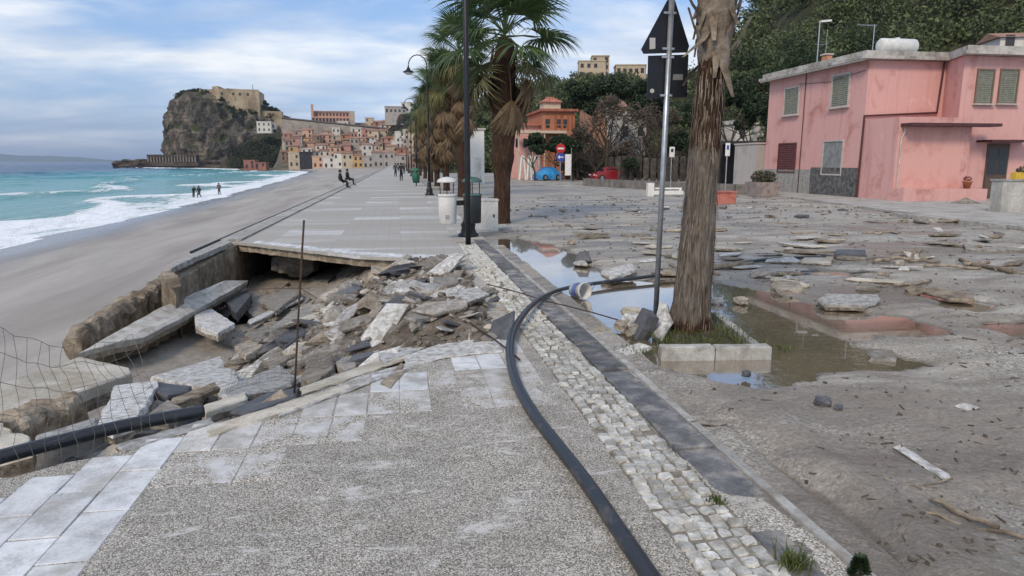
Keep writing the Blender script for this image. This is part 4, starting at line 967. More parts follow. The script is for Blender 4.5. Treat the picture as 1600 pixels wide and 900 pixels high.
soil = gridmesh('soil', list(np.arange(2.45, 3.8, .05)), list(np.arange(6.16, 7.95, .05)),
                lambda x, y: -.13 + .15 * sstep(0, .3, dpoly(x, y, BED) if inpoly(x, y, BED) else 0) + .02 * fb(x * 4, y * 4, 2, 3), rocky('dark soil', (.035, .028, .02), (.075, .06, .04), (.12, .1, .07), 6, 40, .9, .95, 0, .2, .03))
so = link('soil', soil, bedt, -bedt.location)
M_GRASS = leafmat('grass blades', (.035, .055, .012), (.14, .17, .045), .6, 5., .25)
def grass(name, n, area, hmin, hmax, zf, seed, wd=.004):
    g = np.random.default_rng(seed); V = []; F = []; k = 0
    while k < n:
        x, y = area(g); z = zf(x, y)
        if z is None: continue
        h = g.uniform(hmin, hmax); a = g.uniform(0, 6.28); l = g.uniform(.2, 1.1) * h; dx, dy = math.cos(a) * l, math.sin(a) * l; sx_, sy_ = -math.sin(a) * wd, math.cos(a) * wd
        b0 = len(V); V += [(x - sx_, y - sy_, z), (x + sx_, y + sy_, z), (x + dx * .4 + sx_ * .7, y + dy * .4 + sy_ * .7, z + h * .65), (x + dx * .4 - sx_ * .7, y + dy * .4 - sy_ * .7, z + h * .65), (x + dx + sx_ * .1, y + dy + sy_ * .1, z + h), (x + dx - sx_ * .1, y + dy - sy_ * .1, z + h)]
        F += [(b0, b0 + 1, b0 + 2, b0 + 3), (b0 + 3, b0 + 2, b0 + 4, b0 + 5)]; k += 1
    return npmesh(name, V, F, M_GRASS)
def bed_area(g): return g.uniform(2.5, 3.84), g.uniform(6.2, 7.8)
def bed_z(x, y):
    if not inpoly(x, y, BED) or math.hypot(x - PX, y - PY) < .24 or fb(x * 3, y * 3, 6., 2) < -.25: return None
    return .0
kind(link('grass', grass('grass', 2600, bed_area, .025, .085, bed_z, 3, .0035)), 'stuff')['label'] = 'short green grass in the palm bed'
def clump(name, c, rad, n, h0, h1, seed, label, wd=.004):
    me = grass(name, n, lambda g: (g.normal(0, rad), g.normal(0, rad)), h0, h1, lambda x, y: 0., seed, wd)
    return tag(link(name, me, None, c), label, 'plant')
clump('weed', G(1240, 884, 0), .035, 160, .03, .09, 5, 'pale green weed tuft growing beside the dark kerb at the bottom', .004)
clump('weed', G(1122, 784, 0), .025, 70, .012, .03, 6, 'small green weed at the cobble edge', .004)
clump('weed', G(1000, 548, 0), .10, 120, .03, .08, 7, 'grass tuft beside the palm bed corner')
clump('weed', G(1222, 545, -.02), .05, 60, .02, .06, 8, 'grass tuft past the end of the bed kerb')
# small evergreen sprig
def sprig(c, h, label, seed=2):
    t = thing('sprig', label, 'plant', c); rr = random.Random(seed)
    MB().tube([(0, 0, 0), (.005, 0, h * .5), (0, 0, h)], [.006, .005, .002], 5).build('stem', M_WOOD, t)
    V = []; F = []
    for i in range(900):
        z = rr.uniform(.05, 1) * h; r = .085 * h / .3 * (1 - (z / h) ** 1.4) * rr.uniform(.3, 1.1) + .01; a = rr.uniform(0, 6.28)
        p = Vector((r * math.cos(a), r * math.sin(a), z)); d = Vector((math.cos(a), math.sin(a), rr.uniform(.2, 1))).normalized() * .02; s = Vector((-math.sin(a), math.cos(a), 0)) * .005
        b = len(V); V += [p - s, p + s, p + d + s * .3, p + d - s * .3]; F.append((b, b + 1, b + 2, b + 3))
    link('foliage', npmesh('foliage', V, F, leafmat('dark sprig', (.012, .03, .01), (.045, .085, .025), .6, 8.)), t); return t
sprig(G(1342, 905, -.02), .11, 'small dark evergreen sprig standing in the gutter at the bottom')
# second palm and the row behind it
PALMS = [  # x, y, height, crown scale, live, old, dead, skirt length, separate leaves, label
    (3.12, 21.2, 5.5, 1.28, 30, 4, 6, 1.0, True, 'second palm with a full green crown and brown hanging skirt beside the bins'),
    (3.35, 37.5, 7.4, 1.2, 24, 14, 30, 2.9, True, 'third palm half hidden behind the black lamp post'),
    (3.1, 46.0, 7.0, 1.2, 20, 16, 34, 3.4, False, 'fourth palm of the row past the bins'),
    (2.95, 54.5, 6.9, 1.2, 20, 16, 34, 3.6, False, 'fifth palm of the row past the bins'),
    (3.0, 66.0, 7.0, 1.2, 20, 16, 34, 3.8, False, 'sixth palm of the row past the bins'),
    (3.0, 80.0, 7.2, 1.2, 20, 16, 30, 3.8, False, 'seventh palm of the row past the bins'),
    (3.0, 98.0, 7.4, 1.2, 18, 16, 30, 3.8, False, 'palm at the far end of the promenade row')]
for i, (x, y, h, cs, nl, no, nd, sk, sep_, lab) in enumerate(PALMS):
    t = thing('palm_tree', lab, 'palm tree', (x, y, -.05), i * 1.3, 'palms along the promenade')
    big = .86 if i == 0 else .72
    trunk('trunk', [(0, .34 * big), (.3, .30 * big), (1.3, .29 * big), (1.7, .31 * big), (1.95, .40 * big), (3.6, .42 * big), (h - .5, .38 * big), (h, .25 * big)], (.12, .1), t, lambda z: .85 + .15 * sstep(1.0, 2.2, z), 48 if i < 2 else 20, 90 if i < 2 else 40, .05)
    crown(t, Vector((.12, .1, h)), nl, no, nd, cs, 50 + i, sk, .34, -38, 84, sep_)
# ------------------------------------------------------------------ road sign, lamps, bins, box
sg = thing('road_sign', 'triangular and square road signs seen from behind on a leaning grey pole', 'road sign', (2.93, 7.42, -.03))
sgM = plain('dark sign back', (.012, .014, .020), .45, .3, .2, 5.)
rel = lambda p: Vector(p) - sg.location
pb, pt = A(1024, 500, 7.42), A(1050, -6, 7.42)
MB().tube([rel(pb), rel(pt)], .030, 14).build('pole', M_GALV, sg, True)
yb = 7.42 + .045
def plate(pts, y, th, m, name, par):
    P = [rel(A(u, v, y)) for u, v in pts]; n = len(P); mb = MB()
    vs = [tuple(p) for p in P] + [(p.x, p.y + th, p.z) for p in P]
    mb.add(vs, [tuple(range(n - 1, -1, -1)), tuple(range(n, 2 * n))] + [(i, (i + 1) % n, n + (i + 1) % n, n + i) for i in range(n)])
    o = mb.build(name, m, par); bm_fix(o.data); return o
tri = plate([(1043, 0), (1054, -2), (1077, 72), (1074, 82), (1006, 84), (1002, 77)], yb, .012, sgM, 'triangle_plate', sg)
rec = plate([(1013, 87), (1076, 85), (1073, 152), (1011, 154)], yb + .002, .012, sgM, 'square_plate', sg)
M_LAB = plain('pale sticker', (.45, .44, .42), .6)
plate([(1015, 59), (1024, 59), (1024, 76), (1015, 77)], yb - .004, .002, M_LAB, 'sticker', tri)
plate([(1052, 116), (1067, 116), (1067, 125), (1051, 125)], yb - .004, .002, plain('grey sticker', (.16, .16, .16), .6), 'sticker', rec)
plate([(1015 + 3.6 * math.cos(k * math.pi / 4) + 4, 142 + 3.6 * math.sin(k * math.pi / 4)) for k in range(8)], yb - .004, .002, M_LAB, 'sticker', rec)
for v in (20, 76, 89, 149):
    c = rel(A(1048 - v * .05, v, 7.40)); MB().box(c, (.135, .012, .022)).build('clamp', M_GALV, sg)
tag(link('concrete_footing', chunk_mesh('concrete_footing', [Vector((-.08, -.12, 0)), Vector((.09, -.13, 0)), Vector((.10, .10, .04)), Vector((-.06, .12, .05))], .42, M_DARKSL, .02, .08, .015, 3.)[0], None, G(1022, 528, 0) + Vector((0, .12, .25)), (.12, .28, .2), (.8, .8, .76)), 'dark leaning concrete footing at the foot of the sign pole', 'footing')
slab('pale_slab', [(1018, 522, .02), (1030, 470, .30), (1042, 474, .30), (1046, 500, .16), (1030, 530, .03)], .07, M_WHITE, 'pale slab propped between the sign pole and the palm', rough=.02)
# lamp posts
def lamp(loc, label, arm=True, sc_=1.0):
    t = thing('street_lamp', label, 'street lamp', loc, 0, 'black lamp posts along the promenade')
    MB().lathe([(.26, 0), (.26, .06), (.20, .10), (.17, .22), (.19, .30), (.13, .40), (.10, .62), (.115, .68), (.085, .74), (.075, .8)], n=16).build('base', M_IRON, t, True)
    MB().lathe([(.075, .8), (.07, 2.5), (.085, 2.52), (.085, 2.6), (.062, 2.64), (.052, 6.4), (.03, 6.75)], n=14).build('pole', M_IRON, t, True)
    pts = [(0, 0, 6.7)] + [(-.5 + .5 * math.cos(a), 0, 7.0 + .58 * math.sin(a)) for a in np.linspace(0, math.pi * .96, 12)]
    MB().tube(pts, .028, 8).build('arm', M_IRON, t, True)
    MB().lathe([(.03, 0), (.04, -.12), (.09, -.17), (.11, -.26), (.30, -.36), (.31, -.39), (.29, -.40)], (-1.0, 0, 7.05), 18).build('lamp_shade', M_IRON, t, True)
    MB().lathe([(.24, -.40), (.20, -.47), (.10, -.52), (.02, -.53)], (-1.0, 0, 7.05), 14).build('lens', M_LENS, t, True)
    return t
M_LENS = plain('frosted lens', (.62, .62, .6), .3)
lamp((A(731.5, 340, 17.4).x, 17.4, 0), 'nearest black street lamp with a flared iron foot carrying the bins')
lamp((1.70, 39.6, 0), 'second black street lamp with its lantern against the sky')
lamp((1.70, 66.0, 0), 'third black street lamp further along the promenade')
for y, od in ((92, 'fourth'), (118, 'fifth'), (144, 'sixth')): lamp((1.7, y, 0), od + ' black street lamp, small in the distance beyond the palms')
ps = thing('black_post', 'plain black post in front of the nearest street lamp', 'post', (A(731.5, 370, 15.55).x, 15.55, -.01))
MB().lathe([(.062, 0), (.062, 1.2), (.06, 3), (.058, 6.8), (.02, 6.85)], n=14).build('shaft', M_IRON, ps, True)
MB().lathe([(.075, 0), (.075, .03), (.064, .035)], n=14).build('foot_ring', M_IRON, ps, True)
def bin_(loc, body, lid, label, rz=0.):
    t = thing('litter_bin', label, 'litter bin', loc, rz, 'litter bins on the lamp post')
    MB().lathe([(.20, 0), (.215, .02), (.225, .68), (.215, .70), (.20, .69), (.19, .5)], n=24).build('body', body, t, True)
    MB().lathe([(.232, .66), (.236, .69), (.232, .72), (.226, .72)], n=24).build('rim', lid, t, True)
    MB().lathe([(.245, 1.0), (.25, 1.02), (.21, 1.08), (.12, 1.12), (.01, 1.135)], n=24).build('lid', lid, t, True)
    for a in (.6, 2.6, 4.6): MB().tube([(.19 * math.cos(a), .19 * math.sin(a), .68), (.2 * math.cos(a), .2 * math.sin(a), 1.03)], .012, 6).build('strut', M_IRON, t)
    MB().box((.27, 0, .5), (.12, .05, .12)).build('bracket', M_IRON, t)
    return t
M_WPL = plain('white plastic', (.62, .62, .60), .45, 0, .1, 4.); M_GPL = plain('dark green plastic', (.018, .045, .038), .42, 0, .2, 4.)
pz = A(712, 348, 17.2)
b1 = bin_((1.16, 17.0, .36), M_WPL, M_WPL, 'white round litter bin with domed lid on the street lamp')
MB().box((-.02, -.222, .18), (.10, .012, .09)).build('sticker', plain('grey print', (.3, .3, .34), .5), b1)
b2 = bin_((1.78, 17.1, .36), plain('black green plastic', (.015, .020, .022), .45, 0, .2, 4.), plain('green lid', (.05, .12, .10), .4), 'dark green litter bin with domed lid on the street lamp', math.pi)
ub = thing('utility_box', 'pale grey utility cabinet behind the litter bins', 'utility cabinet', (2.28, 18.7, -.02))
M_UB = rocky('painted cabinet', (.5, .5, .48), (.62, .62, .60), (.68, .68, .66), 3., 30., .15, .6, 0, .4, .005, obj=True, stain=(.4, .38, .34))
MB().b2(-.34, .34, -.2, .2, 0, .84).build('cabinet', M_UB, ub); MB().b2(-.36, .36, -.22, .22, .842, .885).build('top', M_UB, ub)
MB().b2(-.31, .31, -.212, -.202, .05, .80).build('door', M_UB, ub); MB().b2(.2, .24, -.226, -.213, .4, .48).build('handle', M_IRON, ub)
slab('flat_stone', [(778, 356, .0), (818, 355, .0), (816, 350, .0), (780, 350, .0)], .06, M_KERB, 'low kerb strip at the foot of the second palm', 'kerb')
# ------------------------------------------------------------------ loose things on the street
bk = thing('bucket', 'white plastic bucket lying on its side in the puddle', 'bucket', G(906, 466, -.05) + Vector((0, 0, .11)))
mb = MB(); mb.lathe([(.098, -.13), (.108, .08), (.118, .085), (.118, .12), (.11, .122), (.10, .0), (.09, -.11)], n=24)
o = mb.build('body', M_WPL, bk, True); o.rotation_euler = (R(84), R(8), R(24))
mb = MB(); mb.lathe([(.1105, -.06), (.1125, .02)], n=24); mb.f = mb.f[6:15]
o = mb.build('printed_label', plain('blue print', (.10, .13, .35), .5), bk); o.rotation_euler = (R(84), R(8), R(24))
mb = MB(); mb.tube([(-.116, 0, .1), (-.09, .08, .2), (0, .11, .24), (.09, .08, .2), (.116, 0, .1)], .004, 5); o = mb.build('handle', M_GALV, bk); o.rotation_euler = (R(84), R(8), R(24))
def sslab(px, th, m, label, name='loose_slab', cat='slab', rough=.015): return slab(name, px, th, m, label, cat, rough, .1)
sslab([(940, 423, .10), (986, 410, .16), (995, 420, .12), (958, 434, .06)], .10, M_WHITE, 'white kerb fragment at the puddle edge behind the bucket')
sslab([(898, 408, .02), (906, 392, .20), (920, 392, .20), (924, 408, .02)], .12, M_DARKSL, 'dark stone standing upright near the puddle', 'dark_stone', 'stone')
sslab([(896, 410, .03), (912, 402, .04), (918, 412, .03)], .06, M_WHITE, 'white chip at the foot of the dark upright stone')
sslab([(1278, 466, .06), (1290, 458, .09), (1372, 460, .09), (1376, 466, .07), (1352, 476, .05), (1290, 474, .05)], .09, M_WHITE, 'white kerb block lying in front of the brick red reflection')
sslab([(1252, 408, .05), (1256, 402, .07), (1302, 402, .07), (1298, 410, .05)], .07, M_CREAM, 'cream stone beside the dark block in the square')
sslab([(1304, 396, .11), (1306, 389, .13), (1352, 390, .13), (1354, 397, .11)], .10, M_DARKSL, 'dark oblong block lying in the square', 'dark_block', 'block')
sslab([(1204, 443, .05), (1215, 437, .07), (1250, 440, .07), (1256, 450, .05), (1220, 453, .04)], .09, M_STONE, 'round buff boulder on the mud behind the palm', 'boulder', 'stone', .03)
sslab([(1338, 448, .05), (1346, 441, .08), (1366, 442, .08), (1368, 450, .05)], .07, M_CONC, 'short grey block above the white kerb block')
sslab([(1318, 436, .02), (1330, 433, .04), (1416, 438, .03), (1408, 442, .02)], .03, M_CREAM, 'long flat pale strip above the white kerb block')
sslab([(1436, 452, .03), (1458, 447, .06), (1520, 460, .04), (1524, 468, .02), (1482, 466, .02)], .05, M_TAN, 'flat brown slab at the small right pool')
sslab([(1403, 420, .03), (1407, 416, .06), (1420, 417, .06), (1421, 422, .03)], .05, M_WHITE, 'small white block standing alone on the mud')
sslab([(1436, 400, .05), (1442, 388, .16), (1452, 388, .16), (1456, 400, .05)], .12, M_STONE, 'pointed brown stone on the far mud', 'boulder', 'stone', .03)
sslab([(1196, 408, .03), (1200, 401, .05), (1240, 401, .05), (1252, 408, .03)], .04, M_WHITE, 'pale strip beside the cream stone')
sslab([(1356, 545, -.03), (1396, 543, -.02), (1400, 562, -.02), (1360, 560, -.03)], .05, M_CONC, 'flat grey tile at the puddle rim')
sslab([(1494, 631, .012), (1508, 628, .02), (1528, 634, .018), (1512, 638, .012)], .02, M_WHITE, 'small white chip on the gravel at right')
sslab([(1068, 660, .01), (1112, 654, .02), (1144, 658, .02), (1120, 662, .012)], .015, M_CONC, 'thin grey plate on the mud below the bed kerb')
sslab([(1400, 700, .015), (1410, 696, .02), (1486, 742, .02), (1478, 749, .015)], .012, M_WHITE, 'long white strip half buried in the near gravel', 'white_strip', 'strip')
straight('bent_twig', G(1488, 748, .03), G(1430, 762, .012), .006, M_WOOD, 'bent twig joining the white strip', 'twig', .01)
sslab([(960, 548, .0), (1000, 534, .08), (1018, 540, .06), (976, 556, .0)], .05, M_WHITE, 'pale slab leaning at the bed corner by the lava kerb')
for i, (u, v, zz, s, m, cn) in enumerate([(985, 492, .03, .22, M_CREAM, 'cream block beside the sign footing'), (970, 512, .0, .18, M_STONE, 'brown stone low at the puddle edge'), (992, 505, .05, .26, M_WHITE, 'white cracked block stacked beside the sign footing'), (1000, 518, .02, .22, M_CONC, 'grey block under the cracked white one'), (938, 520, -.03, .14, M_STONE, 'round brown stone standing in the puddle'), (1158, 472, -.02, .17, M_STONE, 'round stone in the puddle right of the palm'), (1120, 472, -.03, .16, M_WHITE, 'pale stone in the puddle right of the palm'), (1166, 586, -.01, .09, M_DARKSL, 'small black lump at the puddle below the bed'), (893, 380, .02, .2, M_STONE, 'tan stone on the mud above the upright stone'), (1285, 630, .02, .12, M_DARKSL, 'dark clod on the near gravel'), (1310, 638, .01, .07, M_DARKSL, 'smaller dark clod on the near gravel')]):
    me = lump_mesh('stone', m, s, s * .8, s * .6, i * 2.7 + 30, 3); o = link('stone', me, None, G(u, v, zz) + Vector((0, 0, s * .12)), (0, 0, i)); tag(o, cn, 'stone')
# driftwood
rw = random.Random(23)
straight('driftwood', G(1110, 418, .05), G(1176, 412, .05), .05, M_WOOD, 'grey driftwood log just behind the palm trunk', 'driftwood', .06)
straight('driftwood', G(1366, 408, .04), G(1426, 404, .05), .035, M_WOOD, 'driftwood branch right of the dark block', 'driftwood', .08)
straight('driftwood', G(1424, 404, .05), G(1432, 388, .22), .03, M_WOOD, 'upturned end of the driftwood branch', 'driftwood', .03)
straight('driftwood', G(1500, 406, .05), G(1580, 424, .04), .04, M_WOOD, 'long driftwood pole on the far mud at right', 'driftwood', .08)
straight('driftwood', G(1506, 412, .03), G(1545, 410, .03), .03, M_WOOD, 'short driftwood piece beside the long pole', 'driftwood', .05)
straight('driftwood', G(1490, 383, .04), G(1535, 386, .04), .035, M_WOOD, 'dark driftwood stick lying past the brown stone', 'driftwood', .04)
straight('cane', G(1455, 780, .03), G(1560, 824, .03), .016, M_WOOD, 'split pale cane on the near mud', 'cane', .05)
straight('cane', G(1440, 800, .02), G(1600, 840, .02), .010, M_WOOD, 'thin cane beside the split one', 'cane', .05)
straight('bent_twig', G(1360, 742, .02), G(1440, 764, .02), .005, M_WOOD, 'curved dark twig on the near mud', 'twig', .12)
straight('bent_twig', G(1385, 770, .01), G(1440, 830, .01), .004, M_WOOD, 'thin straight twig on the near mud', 'twig', .03)
# many small twigs, chips and clods on the square: too small to pick apart
def litter():
    mb = MB(); rr = random.Random(77)
    for i in range(5200):
        f = rr.random(); y = 2.6 + 34 * f ** 1.7; x = rr.uniform(2.3, 2.6 + y * 1.15)
        if any(inpoly(x, y, P) for P in PUDS[:3]) or inpoly(x, y, BED) or fb(x * .7, y * .5, 33., 3) < rr.uniform(-.5, .45): continue
        s = rr.uniform(.003, .011) * (1 + y / 8); z = z_street(x, y) if y < 20 else 0
        if rr.random() < .6:
            a = rr.uniform(0, 3.14); l = s * rr.uniform(2, 7); mb.box((x, y, z + s * .25), (l, s * .55, s * .5), a, rr.gauss(0, .2), rr.gauss(0, .12))
        else:
            mb.box((x, y, z + s * .3), (s * rr.uniform(1, 2), s * rr.uniform(.8, 1.5), s * .8), rr.uniform(0, 3), rr.gauss(0, .4), rr.gauss(0, .4))
    return mb
kind(litter().build('small_litter', rocky('dark litter', (.05, .042, .034), (.12, .10, .08), (.36, .34, .31), 3.3, 30, .3, .9, 0, .2)), 'stuff')['label'] = 'tiny twigs and chips strewn over the square'
for i in range(105):
    y = 8.5 + 20 * rw.random() ** 1.15; x = rw.uniform(4.2, 3.0 + y * .95)
    if any(inpoly(x, y, P) for P in PUDS): continue
    if rw.random() < .32:
        a = rw.uniform(-.5, .5) + (0 if rw.random() < .7 else 1.5); l = rw.uniform(.25, .9); p = Vector((x, y, .02)); d = Vector((math.cos(a), math.sin(a), 0)) * l
        o = straight('driftwood', p, p + d, rw.uniform(.012, .03), M_WOOD, 'short driftwood piece scattered on the mud', 'driftwood', .05, 6); o['group'] = 'driftwood bits on the square'
    else:
        me, cn, nm = rw.choice(rub); s = rw.choice((.12, .16, .22, .3, .42, .55))
        o = link('loose_stone', me, None, (x, y, s * .10), (rw.gauss(0, .1), rw.gauss(0, .1), rw.uniform(0, 6)), (s * 1.3, s, s * (.8 if s < .25 else .5))); tag(o, ('big' if s > .35 else 'middling' if s > .18 else 'little') + f' loose {cn} ' + ('flat piece' if nm == 'paving_fragment' else 'stone') + (' on the mud behind the palm and sign' if x < y * .45 else ' on the mud before the pink house' if y > 17 else ' on the mud right of the puddle'), 'stone', f'loose {cn} stones on the square')

for i in range(46):      # broken slabs washed into a loose band across the square
    y = rw.gauss(13.0, 2.6); x = 4.6 + abs(rw.gauss(0, 1)) * 5.2
    if y < 8.6 or x > y * 1.15 or any(inpoly(x, y, P) for P in PUDS): continue
    me, cn, nm = rub[rw.choice((0, 1, 2, 4, 5, 6, 12, 13, 20, 21))]; s = rw.uniform(.35, .85)
    o = link('washed_slab', me, None, (x, y, .02 + s * .05), (rw.gauss(0, .07), rw.gauss(0, .07), rw.gauss(0, .5)), (s * 1.3, s * .7, s * .5))
    tag(o, ('long' if s > .6 else 'broad') + f' {cn} slab washed onto the mud' + (' behind the palm and sign' if x < y * .45 else ' before the pink house' if y > 14.5 else ' right of the puddle'), 'slab', f'{cn} slabs washed onto the square')
# ------------------------------------------------------------------ pink house
def mat_plaster(name, base, dark, pale, sc1=.8, grime=.42):
    m, nt, b = new_mat(name); p = pos(nt)
    a = noise_n(nt, p, sc1, 7, .68, .4); s = noise_n(nt, map_n(nt, p, (3.2, 3.2, .22), loc=(3, 1, 2)), 1.0, 7, .74, .2); f = noise_n(nt, p, 18., 4, .6)
    col = ramp_n(nt, a, [(.30, dark), (.47, base), (.62, base), (.78, pale)])
    col = mix_n(nt, math_n(nt, 'MULTIPLY', ramp_n(nt, s, [(.50, 0), (.66, 1)]), grime), col, dark)
    col = mix_n(nt, .15, col, ramp_n(nt, f, [(.3, .3), (.7, .7)]), 'OVERLAY')
    L(nt, col, b.inputs['Base Color']); b.inputs['Roughness'].default_value = .9; b.inputs['Specular IOR Level'].default_value = .2
    setbump(nt, b, f, .25, .01); return m
M_PINK = mat_plaster('pink plaster', (.62, .36, .335), (.44, .20, .175), (.71, .48, .45))
M_EAVE = rocky('weathered roof concrete', (.22, .20, .18), (.44, .42, .39), (.55, .53, .50), 1.5, 20., .3, .9, 0, .2, .02, stain=(.16, .13, .11))
M_DPIPE = plain('brown downpipe', (.075, .022, .022), .5, 0, .2)
M_SHG = plain('grey green shutter', (.23, .24, .19), .6, 0, .15); M_SHB = plain('brown shutter', (.12, .035, .03), .65, 0, .2); M_SHGREY = rocky('grey boards', (.16, .17, .175), (.24, .25, .255), (.3, .31, .31), 3., 30., .3, .8, 0, .2, .01, obj=True)
M_GLASS, _nt, _b = new_mat('window glass'); _b.inputs['Base Color'].default_value = (.02, .024, .028, 1); _b.inputs['Roughness'].default_value = .08
M_FRAME = plain('window frame paint', (.34, .33, .27), .6); M_SILL = plain('sill stone', (.5, .45, .42), .8, 0, .15)
HX = 22.9; HZ = 6.75
hs = thing('pink_house', 'two storey pink plastered house with flat roof and side annex', 'house', (HX, 32, 0))
foot = [(0, 0), (4.27, 0), (3.5, -2.0), (16, -2.0), (16, 9.3), (0, 9.3)]
MB().prism(foot, -.3, HZ).build('wall', M_PINK, hs)
rf = MB().prism([(-.55, -.45), (4.0, -.45), (3.05, -2.55), (16.4, -2.55), (16.4, 9.7), (-.55, 9.7)], HZ + .02, HZ + .17).build('roof', M_EAVE, hs)
MB().prism([(-.38, -.28), (4.1, -.28), (3.25, -2.4), (16.3, -2.4), (16.3, 9.55), (-.38, 9.55)], HZ + .171, HZ + .42).build('roof_parapet', M_EAVE, rf)
def win_x(a, b, m, name, bars=True, sill=True, surround=None):       # window on the wall facing -x, from two survey points
    p, q = AX(*a, HX), AX(*b, HX); y0, y1 = sorted((p.y - 32, q.y - 32)); z0, z1 = sorted((p.z, q.z)); cy, cz, wy, wz = (y0 + y1) / 2, (z0 + z1) / 2, y1 - y0, z1 - z0
    mb = MB()
    for s in (-1, 1): mb.box((-.03, cy + s * (wy / 2 + .04), cz), (.09, .08, wz + .16))
    for s in (-1, 1): mb.box((-.03, cy, cz + s * (wz / 2 + .04)), (.085, wy, .08))
    w_ = mb.build(name, surround or M_SILL, hs)
    if bars:
        for k in range(2):
            c = cy + (k - .5) * wy / 2
            sh = MB().box((-.012, c, cz), (.03, wy / 2 - .03, wz - .02)).build('shutter', m, w_)
        sl_ = MB()
        for k in range(2):
            for j in range(14): sl_.box((-.035, cy + (k - .5) * wy / 2, cz + (j - 6.5) * wz / 15), (.02, wy / 2 - .14, wz / 26), 0, 0, .5)
        kind(sl_.build('louvres', m, w_), 'stuff')
    else:
        n = 5
        for k in range(n): MB().box((-.02, cy - wy / 2 + (k + .5) * wy / n, cz), (.03, wy / n - .012, wz - .02)).build('board', m, w_)
    if sill: MB().box((-.08, cy, cz - wz / 2 - .10), (.22, wy + .3, .06)).build('sill', M_SILL, w_)
win_x((1228, 140), (1247, 177), M_SHG, 'window'); win_x((1303, 120), (1325, 164), M_SHG, 'window')
win_x((1219, 226), (1241, 268), M_SHB, 'window', True, False, M_SHB); win_x((1289, 222), (1314, 272), M_SHGREY, 'window', False, False)
# plinth
pl0, pl1 = AX(1265, 300, HX).y - 32, .15
MB().prism([(-.05, pl1), (-.002, pl1), (-.002, pl0), (-.05, pl0)], -.2, 1.55).build('plinth', rocky('dark stone plinth', (.05, .05, .05), (.12, .12, .12), (.2, .195, .19), 5, 22, .7, .9, 0, .2, .03), hs)
MB().prism([(-.04, pl0 + .002), (-.002, pl0 + .002), (-.002, 9.25), (-.04, 9.25)], -.2, 1.42).build('plinth', M_KERB, hs)
# annex with dark roof slab, low terrace wall
AN = 29.5 - 32
MB().prism([(.0, AN), (3.85, AN), (3.85, -2.1), (3.45, -2.05), (4.2, -.003), (0, -.003)], -.3, 3.9).build('annex_wall', M_PINK, hs)
MB().prism([(.25, AN - .003), (3.45, AN - .003), (3.45, AN), (.25, AN)], .2, 3.4).build('annex_front', mat_plaster('smooth pink plaster', (.63, .36, .325), (.53, .26, .225), (.69, .44, .40), .7, .5), hs)
MB().prism([(.1, AN - .75), (4.75, AN - .75), (4.75, AN - .004), (.1, AN - .004)], 3.46, 3.60).build('annex_roof', M_DPIPE, hs)
MB().prism([(-.3, AN - 1.15), (4.0, AN - 1.15), (4.0, AN - .01), (-.3, AN - .01)], -.3, .62).build('terrace_wall', M_PINK, hs)
MB().b2(-.36, .0, AN - 1.22, AN - .98, -.1, .72).build('terrace_pier', M_PINK, hs)
for x in (.28,): MB().tube([(x, AN - .08, 3.45), (x, AN - .08, 3.2), (x - .12, AN - .06, 2.9), (x - .12, AN - .06, .65)], .035, 8).build('thin_downpipe', M_SILL, hs)
# brown downpipe stepping along the recess and the annex edge
P = [A(1476, 97, 31.9), A(1464, 176, 31.9), A(1358, 181, 31.9)]; q = AX(1358, 181, HX - .08); q2 = AX(1341, 308, HX - .08)
P = [Vector((p.x, p.y, p.z)) - hs.location for p in P]; P[2] = Vector((-.07, -.09, P[2].z)); P.append(Vector((-.08, -.04, .0)))
MB().tube(P, .055, 8).build('downpipe', M_DPIPE, hs)
py = AX(1258, 160, HX).y - 32; MB().tube([(-.05, py, 6.7), (-.05, py, 3.6), (-.05, py + .02, 1.5), (-.08, py, 0)], .025, 6).build('conduit', M_DPIPE, hs)
MB().tube([(-.48, -.3, HZ - .02), (-.48, 9.6, HZ - .02)], .05, 8).build('gutter', M_SILL, hs)
MB().tube([(-.04, -.0 + .2, 6.3), (-.04, 3, 6.05), (-.04, 6, 6.25)], .012, 5).build('cable', M_IRON, hs)
# right block: windows, canopy, door
YB = 30 - 32
def win_y(a, b, m, name='window'):
    p, q = A(*a, 30.), A(*b, 30.); x0, x1 = sorted((p.x - HX, q.x - HX)); z0, z1 = sorted((p.z, q.z)); cx, cz, wx, wz = (x0 + x1) / 2, (z0 + z1) / 2, x1 - x0, z1 - z0
    mb = MB()
    for s in (-1, 1): mb.box((cx + s * (wx / 2 + .04), YB - .03, cz), (.08, .09, wz + .16)); mb.box((cx, YB - .03, cz + s * (wz / 2 + .04)), (wx, .085, .08))
    w_ = mb.build(name, plain('brown frame', (.16, .12, .09), .6), hs)
    MB().box((cx, YB - .012, cz), (wx, .03, wz)).build('shutter', M_SHG, w_)
    sl_ = MB()
    for j in range(16): sl_.box((cx, YB - .034, cz + (j - 7.5) * wz / 17), (wx - .16, .02, wz / 30), 0, .5)
    kind(sl_.build('louvres', M_SHG, w_), 'stuff'); MB().box((cx, YB - .09, cz - wz / 2 - .10), (wx + .3, .2, .06)).build('sill', M_SILL, w_)
win_y((1529, 110), (1546, 160), M_SHG); win_y((1565, 110), (1584, 160), M_SHG); win_y((1640, 110), (1660, 160), M_SHG)
c0, c1 = A(1526, 217, 30.).x - HX, A(1596, 220, 30.).x - HX
MB().b2(c0, c1, YB - .9, YB - .004, 2.78, 2.88).build('canopy', M_DPIPE, hs)
d0, d1 = A(1534, 300, 30.).x - HX, A(1568, 300, 30.).x - HX
dr = MB().b2(d0, d1, YB - .05, YB - .004, .1, 2.72).build('door', plain('dark door', (.085, .055, .038), .55, 0, .2), hs)
